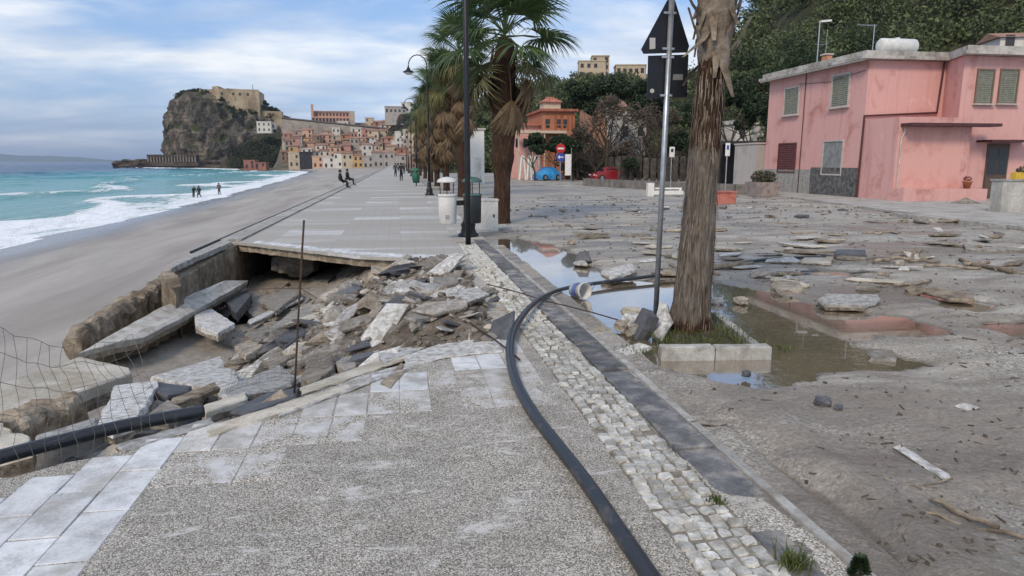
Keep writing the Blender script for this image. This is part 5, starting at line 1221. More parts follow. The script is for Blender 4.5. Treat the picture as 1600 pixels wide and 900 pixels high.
for k in (0, 1):
    x0 = d0 + .08 + k * (d1 - d0 - .1) / 2; MB().b2(x0, x0 + (d1 - d0) / 2 - .12, YB - .06, YB - .051, 1.25, 2.5).build('pane', M_GLASS, dr); MB().b2(x0, x0 + (d1 - d0) / 2 - .12, YB - .06, YB - .051, .25, 1.1).build('panel', plain('door panel', (.10, .07, .055), .55), dr)
# things on the roof
tk = thing('water_tank', 'white cylindrical water tank on the pink house roof', 'water tank', (A(1403, 60, 33).x, 33.0, HZ + .43))
mb = MB(); mb.lathe([(.08, -1.02), (.30, -1.0), (.37, -.92), (.38, 0), (.37, .92), (.30, 1.0), (.08, 1.02)], n=24); o = mb.build('barrel', M_WPL, tk, True); o.rotation_euler = (0, R(90), 0); o.location = (0, 0, .42)
for x in (-.6, .6): MB().b2(x - .06, x + .06, -.3, .3, 0, .12).build('cradle', M_IRON, tk)
MB().lathe([(.1, .78), (.1, .84), (.02, .85)], n=12).build('cap', M_WPL, tk)
an = thing('aerial', 'thin television aerial beside the water tank', 'aerial', (A(1364, 70, 33.5).x, 33.5, HZ + .42))
MB().tube([(0, 0, 0), (0, 0, 1.55)], .02, 6).build('mast', M_GALV, an); MB().tube([(-.95, 0, 1.5), (.15, 0, 1.5)], .012, 5).build('boom', M_GALV, an)
e = MB()
for k in range(7): e.tube([(-.9 + k * .15, -.2, 1.5), (-.9 + k * .15, .2, 1.5)], .008, 4)
e.build('elements', M_GALV, an)
ch = thing('chimney', 'small terracotta chimney pot on the roof edge of the pink house', 'chimney', (A(1277, 88, 37.5).x + .6, 37.5, HZ + .42))
MB().box((0, 0, .3), (.4, .4, .6)).build('stack', rocky('terracotta', (.28, .12, .07), (.42, .20, .12), (.5, .27, .17), 4, 30, .4, .9), ch); MB().box((0, 0, .66), (.52, .52, .08)).build('cap', M_SILL, ch)
MB().tube([(-.1, 0, .7), (-.1, 0, 2.0)], .015, 5).build('aerial_mast', M_GALV, ch); MB().tube([(-.8, 0, 1.2), (.0, 0, 1.2)], .01, 4).build('aerial_boom', M_GALV, ch)
# house pavement and kerbs
hp_ = kind(MB().prism([(17.35, 10), (60, 10), (60, 60), (21.2, 60), (19.9, 33), (17.6, 21.2)], -.2, .085).build('house_pavement', rocky('worn pavement', (.27, .25, .225), (.38, .36, .33), (.45, .43, .40), 1.2, 18, .4, .9, 0, .2, .02)), 'structure')
for i in range(11):
    a = Vector((17.05 + .05 * i * 0, 13.0 + i * .98, 0)); f = i / 10
    me, _ = chunk_mesh('kerb_stone', [Vector((0, .01, 0)), Vector((.28, .01, 0)), Vector((.28, .965, 0)), Vector((0, .965, 0))], .3, M_KERBW if False else M_KERB, .004, .3, .012, i)
    o = link('kerb_stone', me, hp_, (17.06 + .02 * math.sin(i), 13.0 + i * .78 + .5, .11)); o.scale = (1, .79, 1)
for i in range(6):
    me, _ = chunk_mesh('kerb_stone', [Vector((-.45, -.09, 0)), Vector((.45, -.09, 0)), Vector((.45, .09, 0)), Vector((-.45, .09, 0))], .3, M_KERB, .004, .3, .012, i + 20)
    link('kerb_stone', me, hp_, G(1232 + i * 18, 318 + i * .7, .09))
cw = thing('garden_wall', 'pale concrete wall end at the right edge carrying a yellow trough', 'wall', (A(1562, 333, 21.7).x, 21.7, 0))
MB().b2(0, 4, 0, .5, -.1, 1.18).build('wall_body', rocky('stained concrete wall', (.30, .30, .28), (.46, .45, .42), (.52, .51, .48), 1.2, 16, .3, .9, 0, .2, .02, stain=(.22, .215, .20)), cw)
MB().b2(-.04, 4, -.04, .54, 1.182, 1.24).build('wall_cap', M_KERB, cw)
yt = thing('flower_trough', 'yellow plastic flower trough with a small plant on the wall end', 'planter', (A(1600, 275, 21.9).x - .1, 21.95, 1.242))
MB().prism([(-.3, -.12), (.6, -.12), (.6, .12), (-.3, .12)], 0, .24).build('trough', plain('yellow plastic', (.62, .42, .04), .45), yt)
def leafball(name, c, rx, rz, n, ls, m, parent, seed=1, hollow=.45):
    g = np.random.default_rng(seed); d = g.normal(size=(n, 3)); d /= np.linalg.norm(d, axis=1)[:, None]; r = hollow + (1 - hollow) * g.random(n) ** .5
    P = d * r[:, None] * np.array([rx, rx, rz]) + np.array(c); return leaves(name, P, ls, m, parent, g)
def leaf_geo(P, ls, g):
    n = len(P); a = g.normal(size=(n, 3)); a /= np.linalg.norm(a, axis=1)[:, None]; b_ = np.cross(a, g.normal(size=(n, 3))); b_ /= np.linalg.norm(b_, axis=1)[:, None]
    l = ls * g.uniform(.6, 1.3, n)[:, None]; V = np.stack([P - a * l * .5, P + b_ * l * .28, P + a * l * .5, P - b_ * l * .28], 1).reshape(-1, 3)
    return V, np.arange(4 * n).reshape(n, 4)
def leaves(name, P, ls, m, parent, g):
    V, F = leaf_geo(P, ls, g); return link(name, npmesh(name, V, F, m), parent)
M_LDARK = leafmat('dark evergreen leaves', (.008, .020, .008), (.035, .062, .020), .6, .8)
M_LMID = leafmat('mid green leaves', (.014, .030, .010), (.055, .085, .028), .6, .8)
leafball('plant', (.2, 0, .32), .3, .16, 260, .09, M_LMID, yt, 4)
pt_ = thing('clay_pot', 'terracotta flower pot on the pink terrace wall', 'pot', (A(1516, 292, 28.7).x, 28.9, .62)); MB().lathe([(.13, 0), (.2, .3), (.22, .3), (.22, .36), (.18, .36)], n=16).build('pot', bpy.data.materials['terracotta'], pt_, True); leafball('dried_plant', (0, 0, .46), .2, .12, 80, .09, leafmat('red leaves', (.2, .05, .04), (.4, .12, .1)), pt_, 9)
gm = thing('gravel_heap', 'small dark gravel heap before the pink terrace wall', 'heap', (A(1502, 322, 26.8).x, 26.6, .08))
o = link('heap', gridmesh('heap', list(np.arange(-.7, .71, .1)), list(np.arange(-.5, .51, .1)), lambda x, y: .28 * max(0, 1 - math.hypot(x / .7, y / .5)) + .03 * fb(x * 5, y * 5, 1) - .02, M_JOINT), gm)
# planter with shrub, terracotta trough, white bench
pn = thing('concrete_planter', 'large concrete planter with a shrub at the pink house corner', 'planter', (19.6, 35.4, 0)); M_PLT = rocky('aged planter concrete', (.20, .165, .155), (.32, .27, .255), (.38, .33, .31), 3, 24, .4, .9, 0, .2, .02)
vs = []
for z, s in ((0, .56), (.78, .72), (.78, .62), (.62, .60)): vs += [(-s, -s, z), (s, -s, z), (s, s, z), (-s, s, z)]
mb = MB(); mb.add(vs, [(i * 4 + k, i * 4 + (k + 1) % 4, (i + 1) * 4 + (k + 1) % 4, (i + 1) * 4 + k) for i in range(3) for k in range(4)] + [(12, 13, 14, 15)]); mb.build('tub', M_PLT, pn)
leafball('shrub', (0, 0, 1.0), .72, .42, 900, .14, leafmat('dusty shrub leaves', (.03, .032, .02), (.13, .12, .075)), pn, 12, .2)
tt = thing('red_trough', 'terracotta red block trough on the square behind the palm', 'planter', (14.5, 29.9, -.02)); M_TER = rocky('red painted concrete', (.36, .11, .085), (.46, .165, .13), (.5, .2, .165), 3, 22, .3, .85, 0, .25, .01)
MB().b2(-.95, .62, -.3, .3, 0, .5).build('body', M_TER, tt); MB().b2(-.99, .66, -.34, .34, .502, .56).build('rim', M_TER, tt)
bn = thing('white_bench', 'white bench with block end on the square beside the sign pole', 'bench', (14.2, 36.9, -.02), -.15); M_WP = plain('white paint', (.72, .72, .70), .6, 0, .08)
MB().b2(-.62, -.28, -.25, .25, 0, .72).build('end_block', M_WP, bn); MB().b2(-.275, 1.35, -.22, .2, .1, .30).build('seat', M_WP, bn); MB().b2(-.275, 1.35, .12, .2, .38, .46).build('back_rail', M_WP, bn); MB().b2(1.2, 1.32, .12, .2, .302, .378).build('post', M_WP, bn)
# low wall across the back of the square
lw = thing('low_wall', 'long low grey wall across the back of the square', 'wall', (14.6, 54, 0))
wp = [(0, 0), (2.6, -9), (5.0, -15.5), (6.6, -16.2)]
for (a, b), (c, d) in zip(wp, wp[1:]):
    ln = math.hypot(c - a, d - b); MB().box(((a + c) / 2, (b + d) / 2, .28), (ln, .3, .56), math.atan2(d - b, c - a)).build('wall_run', rocky('dark wall', (.11, .105, .10), (.18, .17, .16), (.24, .23, .22), 2, 18, .4, .9, 0, .2), lw)
# board fence behind
fn = thing('board_fence', 'weathered board fence in front of the trees beyond the low wall', 'fence', (22.0, 66, 0)); M_BRD = rocky('fence boards', (.03, .027, .024), (.062, .055, .048), (.10, .09, .08), 2, 14, .4, .9, .3, .2)
bme = MB().b2(-.27, .27, -.03, .03, -.1, 2.3).mesh('board', M_BRD)
for k in range(26): link('board', bme, fn, (-1.5 + k * .56, -k * .42, 0), (0, 0, -.64), (1, 1, 1 + .05 * math.sin(k * 7)))
for k in range(7): MB().b2(-.08, .08, .05, .2, 0, 2.4).build('post', M_BRD, fn, loc=(-1.5 + k * 2.3, -k * 1.72, 0))
# small white panel signs on posts
def panel_sign(loc, h, wd, ht, label, mark):
    t = thing('panel_sign', label, 'sign', loc); MB().tube([(0, 0, 0), (0, 0, h)], .03, 6).build('post', M_GALV, t); p = MB().b2(-wd / 2, wd / 2, -.05, -.03, h - ht, h + .02).build('panel', M_WP, t)
    MB().b2(-wd * .25, wd * .25, -.056, -.0505, h - ht * .5, h - ht * .15).build('mark', mark, p); return t
M_BLK = plain('black print', (.02, .02, .02), .5); M_BLU = plain('blue print', (.03, .07, .35), .45); M_RED = plain('sign red', (.45, .02, .02), .4)
p = A(1050, 230, 40.); panel_sign((p.x, 40, 0), p.z, .32, .58, 'small white panel sign with a black square between pole and palm', M_BLK)
p = A(1137, 224, 33.); panel_sign((p.x, 33, 0), p.z, .24, .62, 'small white panel sign with a blue mark right of the palm trunk', M_BLU)
# no entry and blue arrow discs
dsn = thing('disc_signs', 'red no entry disc above a blue arrow disc on a post', 'road sign', (A(876, 240, 66.).x, 66, 0)); z1, z2 = A(876, 232, 66.).z, A(876, 245.5, 66.).z
MB().tube([(0, .06, 0), (0, .06, z1 + .5)], .04, 8).build('post', M_GALV, dsn)
def disc(r, z, m, name, y=0., n=28):
    vs = [(r * math.cos(k * 2 * math.pi / n), y - .02, z + r * math.sin(k * 2 * math.pi / n)) for k in range(n)]; vs += [(a, y, c) for a, _, c in vs]; mb = MB()
    mb.add(vs, [tuple(range(n)), tuple(range(2 * n - 1, n - 1, -1))] + [(n + k, n + (k + 1) % n, (k + 1) % n, k) for k in range(n)]); return mb.build(name, m, dsn)
d1_ = disc(.46, z1, M_RED, 'no_entry_disc'); MB().b2(-.30, .30, -.03, -.021, z1 - .08, z1 + .08).build('white_bar', M_WP, d1_)
d2_ = disc(.42, z2, M_BLU, 'arrow_disc'); mb = MB(); mb.b2(-.12, .26, -.03, -.021, z2 - .05, z2 + .05)
mb.add([(-.30, -.026, z2), (-.08, -.026, z2 + .19), (-.08, -.026, z2 - .19)], [(0, 1, 2)]); mb.build('white_arrow', M_WP, d2_)
bp = thing('white_banner', 'tall white panel on a post beside the blue arrow disc', 'sign', (A(889, 260, 64.).x, 64., 0)); za, zb_ = A(889, 241, 64.).z, A(889, 274, 64.).z
MB().tube([(.22, 0, 0), (.22, 0, za + .6)], .03, 6).build('post', M_GALV, bp); MB().b2(-.38, .2, -.03, .0, zb_, za).build('panel', M_WP, bp)
# white frames
for i, (u0, u1) in enumerate(((812, 822), (824, 831), (832, 846))):
    wf = thing('white_trestle', ('leftmost', 'middle', 'rightmost')[i] + ' white A shaped frame near the covered car', 'frame', (A((u0 + u1) / 2, 281, 72.).x, 72., 0)); hh = (u1 - u0) / 2 / 1080 * 72
    for s in (-1, 1): MB().tube([(s * hh, 0, 0), (s * hh * .35, 0, 2.4)], .13, 6).build('leg', M_WP, wf)
    MB().box((0, 0, 2.42), (hh * 1.1, .2, .2)).build('crossbar', M_WP, wf)
# covered car and red car
def carbody(L_, W, H_, prof, m, name, parent):
    n = 14; vs = []; fs = []
    for i, (x, z) in enumerate(prof):
        for k in range(9):
            t = -1 + 2 * k / 8; zz = z * (1 - .10 * t ** 4 - .12 * t ** 8); vs.append((x * L_ * (1 - .03 * t * t), t * W / 2 * (1 - .10 * max(0, (z - .55)) * 2), max(.15, zz * H_)))
    for i in range(len(prof) - 1):
        for k in range(8): fs.append((i * 9 + k, (i + 1) * 9 + k, (i + 1) * 9 + k + 1, i * 9 + k + 1))
    b0 = len(vs)
    for i, (x, z) in enumerate(prof): vs += [(x * L_ * .98, -W / 2 * .99, .12), (x * L_ * .98, W / 2 * .99, .12)]
    for i in range(len(prof) - 1):
        fs.append((b0 + 2 * i, b0 + 2 * i + 2, (i + 1) * 9, i * 9)); fs.append((i * 9 + 8, (i + 1) * 9 + 8, b0 + 2 * i + 3, b0 + 2 * i + 1))
    fs += [tuple(list(range(8, -1, -1)) + [b0, b0 + 1]), tuple([(len(prof) - 1) * 9 + k for k in range(9)] + [b0 + 2 * len(prof) - 1, b0 + 2 * len(prof) - 2])]
    mb = MB(); mb.add(vs, fs); o = mb.build(name, m, parent, True); bm_fix(o.data); return o
prof = [(-.5, .35), (-.49, .55), (-.42, .62), (-.30, .70), (-.20, .90), (-.10, 1.0), (.15, 1.0), (.30, .88), (.40, .66), (.48, .6), (.5, .38)]
bc = thing('covered_car', 'small car under a bright blue tarpaulin', 'car', (A(855, 280, 70.).x, 70.0, 0), R(22)); M_TARP = plain('blue tarpaulin', (.04, .30, .68), .45, 0, .25, 2., .6)
carbody(2.6, 1.7, 1.35, prof, M_TARP, 'tarpaulin', bc)
def wheels(t, L_, W):
    for x in (-.3, .3):
        for s in (-1, 1):
            wmb = MB(); wmb.lathe([(.2, -.09), (.3, -.08), (.31, 0), (.3, .08), (.2, .09)], n=16); wo_ = wmb.build('wheel', plain('tyre rubber', (.015, .015, .015), .8), t); wo_.rotation_euler = (R(90), 0, 0); wo_.location = (x * L_, s * (W / 2 - .05), .31)
            rmb = MB(); rmb.lathe([(.02, -.1), (.18, -.098), (.18, .098), (.02, .1)], n=12); r_ = rmb.build('rim', M_GALV, wo_)
wheels(bc, 2.6, 1.7)
rc = thing('red_car', 'dark red parked car half hidden by bushes', 'car', (A(952, 280, 66.).x, 66.2, 0), R(8)); carbody(3.6, 1.6, 1.35, prof, plain('dark red paint', (.22, .012, .016), .3, .1, .1), 'body', rc); wheels(rc, 3.6, 1.6)
for s in (-1, 1): MB().b2(-.55, .75, s * .70 - .01, s * .70 + .01, .85, 1.2).build('side_window', M_GLASS, rc)
MB().box((-.95, 0, 1.06), (.05, 1.15, .36), 0, 0, .55).build('windscreen', M_GLASS, rc)
for s in (-.55, .55): MB().box((-1.79, s, .62), (.04, .28, .13)).build('headlight', M_WP, rc)
# carport, pale gate pillar beside the pink house
cp_ = thing('carport', 'dark open carport left of the pink house', 'carport', (25.6, 46.5, 0)); M_DK = plain('dark steel', (.03, .03, .032), .6)
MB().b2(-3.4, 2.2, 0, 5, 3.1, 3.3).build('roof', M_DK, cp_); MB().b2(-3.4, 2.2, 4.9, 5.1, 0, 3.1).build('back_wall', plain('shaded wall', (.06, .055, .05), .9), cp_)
for x in (-3.2, -.5): MB().b2(x - .07, x + .07, .1, .24, 0, 3.1).build('post', M_DK, cp_)
gp_ = thing('gate_pillar', 'pale rendered wall end between the carport and the pink house', 'wall', (A(1184, 300, 43.).x, 43, 0)); MB().b2(-.28, .4, 0, 3, 0, 3.0).build('body', mat_plaster('pale render', (.45, .42, .40), (.3, .27, .25), (.5, .48, .46)), gp_); MB().b2(-.34, .46, -.06, 3.06, 3.002, 3.1).build('cap', M_SILL, gp_)
# green bins on the promenade
for i, (x, y) in enumerate(((1.35, 55.), (1.45, 63.))):
    t = thing('green_bin', ('nearer', 'farther')[i] + ' green litter stand on the promenade beside the palms', 'litter bin', (x, y, 0)); M_GRN = plain('green paint', (.02, .12, .07), .45)
    MB().lathe([(.26, .25), (.3, .9), (.28, .95)], n=14).build('drum', M_GRN, t, True); MB().tube([(0, 0, 0), (0, 0, .3)], .05, 6).build('foot', M_IRON, t); MB().lathe([(.4, 1.15), (.3, 1.28), (.02, 1.34)], n=14).build('hood', M_GRN, t, True)
    for s in (-1, 1): MB().tube([(s * .27, 0, .9), (s * .33, 0, 1.17)], .02, 5).build('strut', M_IRON, t)
# ------------------------------------------------------------------ villa behind the square
vl = thing('villa', 'orange villa with a red roofed tower and a terrace behind the palms', 'house', (15.5, 76, 0)); M_OR = mat_plaster('orange plaster', (.40, .175, .105), (.29, .11, .065), (.46, .23, .15)); M_CRM = mat_plaster('cream plaster', (.55, .46, .36), (.4, .32, .24), (.6, .53, .44)); M_RTILE = rocky('red roof tiles', (.25, .085, .06), (.38, .14, .10), (.45, .2, .15), 2, 12, .5, .85, .15, .2)
def vx(u, Y=76.): return A(u, 200, Y).x - 15.5
def vz(v, Y=76.): return A(850, v, Y).z
MB().b2(vx(848), vx(898), 0, 9, 0, vz(174)).build('main_wall', M_OR, vl); MB().b2(vx(844), vx(902), -.4, 9.4, vz(174) + .003, vz(170)).build('main_roof', M_RTILE, vl)
MB().b2(vx(803), vx(848) - .003, 1, 9, 0, vz(196)).build('wing_wall', M_PINK, vl); MB().b2(vx(800), vx(848) - .1, .6, 9.2, vz(196) + .003, vz(192)).build('wing_roof', M_RTILE, vl)
tw = MB().b2(vx(855), vx(882), 2, 4.2, vz(170) + .003, vz(157)).build('tower', M_CRM, vl)
mb = MB(); x0, x1 = vx(852), vx(885); mb.add([(x0, 1.7, vz(157)), (x1, 1.7, vz(157)), (x1, 4.5, vz(157)), (x0, 4.5, vz(157)), ((x0 + x1) / 2 - .3, 3.1, vz(147)), ((x0 + x1) / 2 + .3, 3.1, vz(147))], [(3, 2, 1, 0), (0, 1, 5, 4), (2, 3, 4, 5), (1, 2, 5), (3, 0, 4)]); mb.build('tower_roof', M_RTILE, tw)
MB().b2(vx(803), vx(880), -1.6, -.003, vz(209), vz(205)).build('terrace', M_CRM, vl)
rl = MB().b2(vx(803), vx(880), -1.6, -1.52, vz(196.5), vz(195.5)).build('railing', M_OR, vl)
for k in range(13): MB().box((vx(803) + k * (vx(880) - vx(803)) / 12, -1.56, (vz(205) + vz(196.5)) / 2), (.05, .05, vz(196.5) - vz(205))).build('baluster', M_OR, rl)
for u in (866, 876, 886, 892): MB().b2(vx(u), vx(u + 3), -.06, -.004, vz(203), vz(178)).build('pilaster', mat_plaster('deep orange', (.33, .11, .05), (.25, .08, .04), (.4, .15, .08)), vl)
for u in (852, 870, 880): wv = MB().b2(vx(u), vx(u + 7), -.03, -.0045, vz(200), vz(186)).build('window', M_GLASS, vl)
for u in (808, 820, 834): MB().b2(vx(u), vx(u + 5), .96, .9955, vz(230), vz(216)).build('window', M_GLASS, vl)
for u in (806, 828, 846): MB().b2(vx(u), vx(u + 1.4), -1.5, -1.3, 0, vz(209)).build('column', M_CRM, vl)
wb = thing('white_shed', 'plain white kiosk wall between the lamp post and second palm', 'kiosk', (A(745, 250, 60.).x, 60, 0)); MB().b2(-.62, .65, 0, 3, 0, A(745, 203, 60.).z).build('body', M_WP, wb); MB().b2(-.75, .78, -.1, 3.1, A(745, 203, 60.).z + .003, A(745, 203, 60.).z + .15).build('roof', M_SILL, wb); MB().b2(-.2, .4, -.03, -.003, .2, 2.2).build('door', M_UB, wb)
# ------------------------------------------------------------------ wooded hill on the right
VT = [(560, 215), (620, 196), (660, 182), (740, 176), (830, 152), (900, 146), (1000, 140), (1100, 130), (1140, 92), (1180, 30), (1240, -60), (1400, -210), (1700, -360), (2300, -500)]
def hill_pt(u, r):
    d = ray(u, 253.); n = math.hypot(d[0], d[1]); cx, cy = d[0] / n, d[1] / n
    rr_ = 300.; dep = rr_ * (ray(u, 253.)[0] * _sy + ray(u, 253.)[1] * _cy) / n
    zr = CAM_H + (253 - interp(VT, u)) / FPX * dep * .985
    s = sstep(92, 310, r) if u > 1120 else sstep(115, 300, r) ** 1.2
    k = sstep(1080, 1180, u); s = (sstep(115, 300, r) ** 1.2) * (1 - k) + (sstep(70, 310, r) ** .9) * k
    z = (zr - 1) * s + max(0, r - 300) * .06
    z += 6 * s * fb(cx * r / 60, cy * r / 60, 2., 3) - 1.0 * (1 - s)
    return (cx * r, cy * r, z)
us = list(np.arange(690, 2300, 14)); rs = list(np.arange(60, 420, 9))
V = [hill_pt(u, r) for r in rs for u in us]; nx = len(us); idx = np.arange(len(V)).reshape(len(rs), nx)
F = np.stack([idx[:-1, :-1], idx[:-1, 1:], idx[1:, 1:], idx[1:, :-1]], -1).reshape(-1, 4)
M_HILL = rocky('wooded hillside earth', (.018, .022, .012), (.04, .042, .022), (.085, .075, .045), .05, .8, .5, .95, 0, .1, .5)
kind(link('hill', npmesh('hill', V, F, M_HILL, True)), 'structure')
M_WOODS = leafmat('hill trees', (.008, .02, .008), (.155, .19, .07), .7, .1, .2)
g = np.random.default_rng(5); allP = []; LS = []
def crown_pts(c, r, h, n, g, lobes=5):
    P = []
    for k in range(lobes):
        o = np.array([g.normal(0, r * .42), g.normal(0, r * .42), g.uniform(.25, .85) * h]); q = r * g.uniform(.38, .62); m_ = n // lobes
        d = g.normal(size=(m_, 3)); d /= np.linalg.norm(d, axis=1)[:, None]; P.append(np.array(c) + o + d * q * (g.random(m_) ** .25)[:, None] * np.array([1, 1, .75]))
    return np.vstack(P)
Vs = []; Fs = []; nb = 0; cntw = 0
while cntw < 1500:
    u = g.uniform(800, 1720) if g.random() < .85 else g.uniform(705, 830); r = 88 + 250 * g.random() ** .8
    if u < 1110 and r < 120: continue
    p = hill_pt(u, r); big = g.uniform(2.4, 6.4) * (.7 if u < 1100 else 1) * (1 if r < 220 else 1.15)
    P = crown_pts((p[0], p[1], p[2] - .5), big, big * 1.25, 190 if r > 180 else 520, g)
    V_, F_ = leaf_geo(P, 1.15 if r > 180 else .62, g); Vs.append(V_); Fs.append(F_ + nb); nb += len(V_); cntw += 1
kind(link('woodland', npmesh('woodland', np.vstack(Vs), np.vstack(Fs), M_WOODS)), 'stuff')['label'] = 'dense dark green wood covering the hillside'
# trees one can tell apart behind the square
M_TRK = rocky('tree bark', (.035, .028, .022), (.075, .062, .05), (.12, .105, .09), 6, 30, .6, .95, 0, .1, .02, obj=True)
def limb(mb, a, d, ln, r, depth, rr, spread=.6, up=.25, tips=None):
    n = 4; P = [a]; dd = d.normalized()
    for i in range(n):
        dd = (dd + Vector((rr.gauss(0, .14), rr.gauss(0, .14), rr.gauss(0, .08) + up * .15))).normalized(); P.append(P[-1] + dd * ln / n)
    mb.tube(P, [r * (1 - .45 * i / n) for i in range(n + 1)], 5 if depth > 1 else 3, False)
    if tips is not None and depth <= 2: tips += P[2:]
    if depth:
        for k in range(rr.randint(2, 3) + (1 if depth > 2 else 0)):
            q = P[rr.randint(2, n)]; nd = (dd + Vector((rr.gauss(0, spread), rr.gauss(0, spread), rr.gauss(0, spread * .6)))).normalized()
            limb(mb, q, nd, ln * rr.uniform(.6, .8), r * .5, depth - 1, rr, spread, up, tips)
def tree(name, loc, h, r, label, m=None, seed=1, nleaf=3500, ls=.35, depth=4, trunkh=.35, flat=1.0):
    rr = random.Random(seed); t = thing(name, label, 'tree', loc, 0, 'trees behind the square'); mb = MB(); tips = []
    n0 = Vector((0, 0, 0)); topp = Vector((rr.gauss(0, .2), rr.gauss(0, .2), h * trunkh))
    mb.tube([n0, topp * .5 + Vector((rr.gauss(0, .1), 0, 0)), topp], [.05 * h * .55, .04 * h * .5, .035 * h * .5], 8)
    for k in range(5 if m else 6):
        a = k * 2.4 + rr.random(); d = Vector((math.cos(a), math.sin(a), rr.uniform(.6, 1.6)))
        limb(mb, topp - Vector((0, 0, rr.random() * h * .1)), d, h * .30, .02 * h * .5, depth if not m else 2, rr, .55, .3, tips)
    mb.build('trunk', M_TRK, t)
    if m:
        g = np.random.default_rng(seed); P = []; nl = 11
        for k in range(nl):
            a = k * 2.4; rad = r * .62 * math.sqrt((k + .5) / nl); o = np.array([rad * math.cos(a), rad * math.sin(a), h * (.5 + .34 * (1 - (rad / r) ** 2) * flat + rr.uniform(-.12, .1))]); q = r * rr.uniform(.28, .46); m_ = nleaf // nl
            d = g.normal(size=(m_, 3)); d /= np.linalg.norm(d, axis=1)[:, None]; P.append(o + d * q * (g.random(m_) ** .3)[:, None] * np.array([1, 1, .7]))
        leaves('crown', np.vstack(P), ls, m, t, g)
    return t
TREES = [  # u, y, top v, crown px radius, material, label
    (905, 92, 118, 34, M_LDARK, 'dark pine rising behind the orange villa'), (952, 88, 108, 46, M_LDARK, 'broad dark pine left of the sign pole'), (1010, 96, 116, 40, M_LDARK, 'dark pine crown beside the square sign'),
    (1085, 90, 150, 40, M_LMID, 'green tree behind the nearest palm trunk'), (1140, 74, 112, 38, M_LDARK, 'dark tree between palm trunk and pink house'), (1178, 62, 135, 36, M_LDARK, 'dark tree against the pink house wall'),
    (1165, 95, 72, 50, M_LMID, 'tall green tree above the pink house roof corner'), (870, 70, 206, 22, M_LDARK, 'clipped dark bush in front of the villa terrace'), (836, 69, 206, 18, M_LDARK, 'dark hedge bush below the villa wing'), (895, 68, 212, 20, M_LDARK, 'dark bush right of the villa'),
    (1240, 100, 52, 62, M_LMID, 'large green tree over the pink house roof'), (1330, 105, 30, 70, M_LMID, 'broad green tree behind the water tank'), (985, 64, 245, 16, M_LDARK, 'round bush next to the red car'), (1060, 70, 205, 30, M_LDARK, 'dark tree directly behind the panel sign'),
    (1100, 60, 225, 22, M_LDARK, 'low dark tree beside the carport')]
for i, (u, y, vt, rp, m, lab) in enumerate(TREES):
    b = A(u, 270, y); dep = (b.x * _sy + y * _cy); h = A(u, vt, y).z * 1.0; tree('broadleaf_tree' if m is M_LMID else 'evergreen_tree', (b.x, y, 0), h, rp / FPX * dep, lab, m, i + 3, 5200 if rp > 28 else 2200, .42 if y > 80 else .32)
BARE = [(958, 74, 150, 'tall bare brown tree left of the sign pole'), (915, 72, 185, 'bare tree beside the white panel'), (1020, 70, 178, 'bare tree partly behind the sign pole'), (990, 78, 190, 'low bare tree between two taller ones'), (935, 66, 205, 'thin bare tree near the red car'), (1112, 62, 185, 'bare twiggy tree behind the palm trunk')]
for i, (u, y, vt, lab) in enumerate(BARE):
    b = A(u, 270, y); tree('bare_tree', (b.x, y, 0), A(u, vt, y).z, 2., lab, None, i + 60, depth=4, trunkh=.28)
M_BRN = leafmat('withered brown leaves', (.05, .04, .03), (.17, .135, .10), .8, .5)
for i, (u, y, vt, rp, lab) in enumerate(((948, 71, 140, 34, 'brown withered tree left of the sign pole'), (1000, 73, 150, 34, 'brown withered tree behind the sign pole'), (905, 70, 190, 26, 'low brown tree right of the villa'), (1040, 74, 165, 30, 'brown tree between sign pole and palm'), (972, 67, 215, 22, 'low brown thicket tree above the red car'))):
    b = A(u, 270, y); tree('withered_tree', (b.x, y, 0), A(u, vt, y).z, rp / FPX * (b.x * _sy + y * _cy), lab, M_BRN, i + 90, 1500, .26)
P = []; g = np.random.default_rng(31)
for k in range(210):
    u = g.uniform(880, 1200); y = g.uniform(70, 106); b = A(u, 270, y); P.append(crown_pts((b.x, y, -.2), g.uniform(1.0, 2.0), g.uniform(1.5, 4.2), 170, g))
V_, F_ = leaf_geo(np.vstack(P), .5, g); kind(link('undergrowth', npmesh('undergrowth', V_, F_, leafmat('brown undergrowth', (.022, .020, .013), (.10, .085, .055), .8, .35))), 'stuff')['label'] = 'tangled brown undergrowth below the trees'
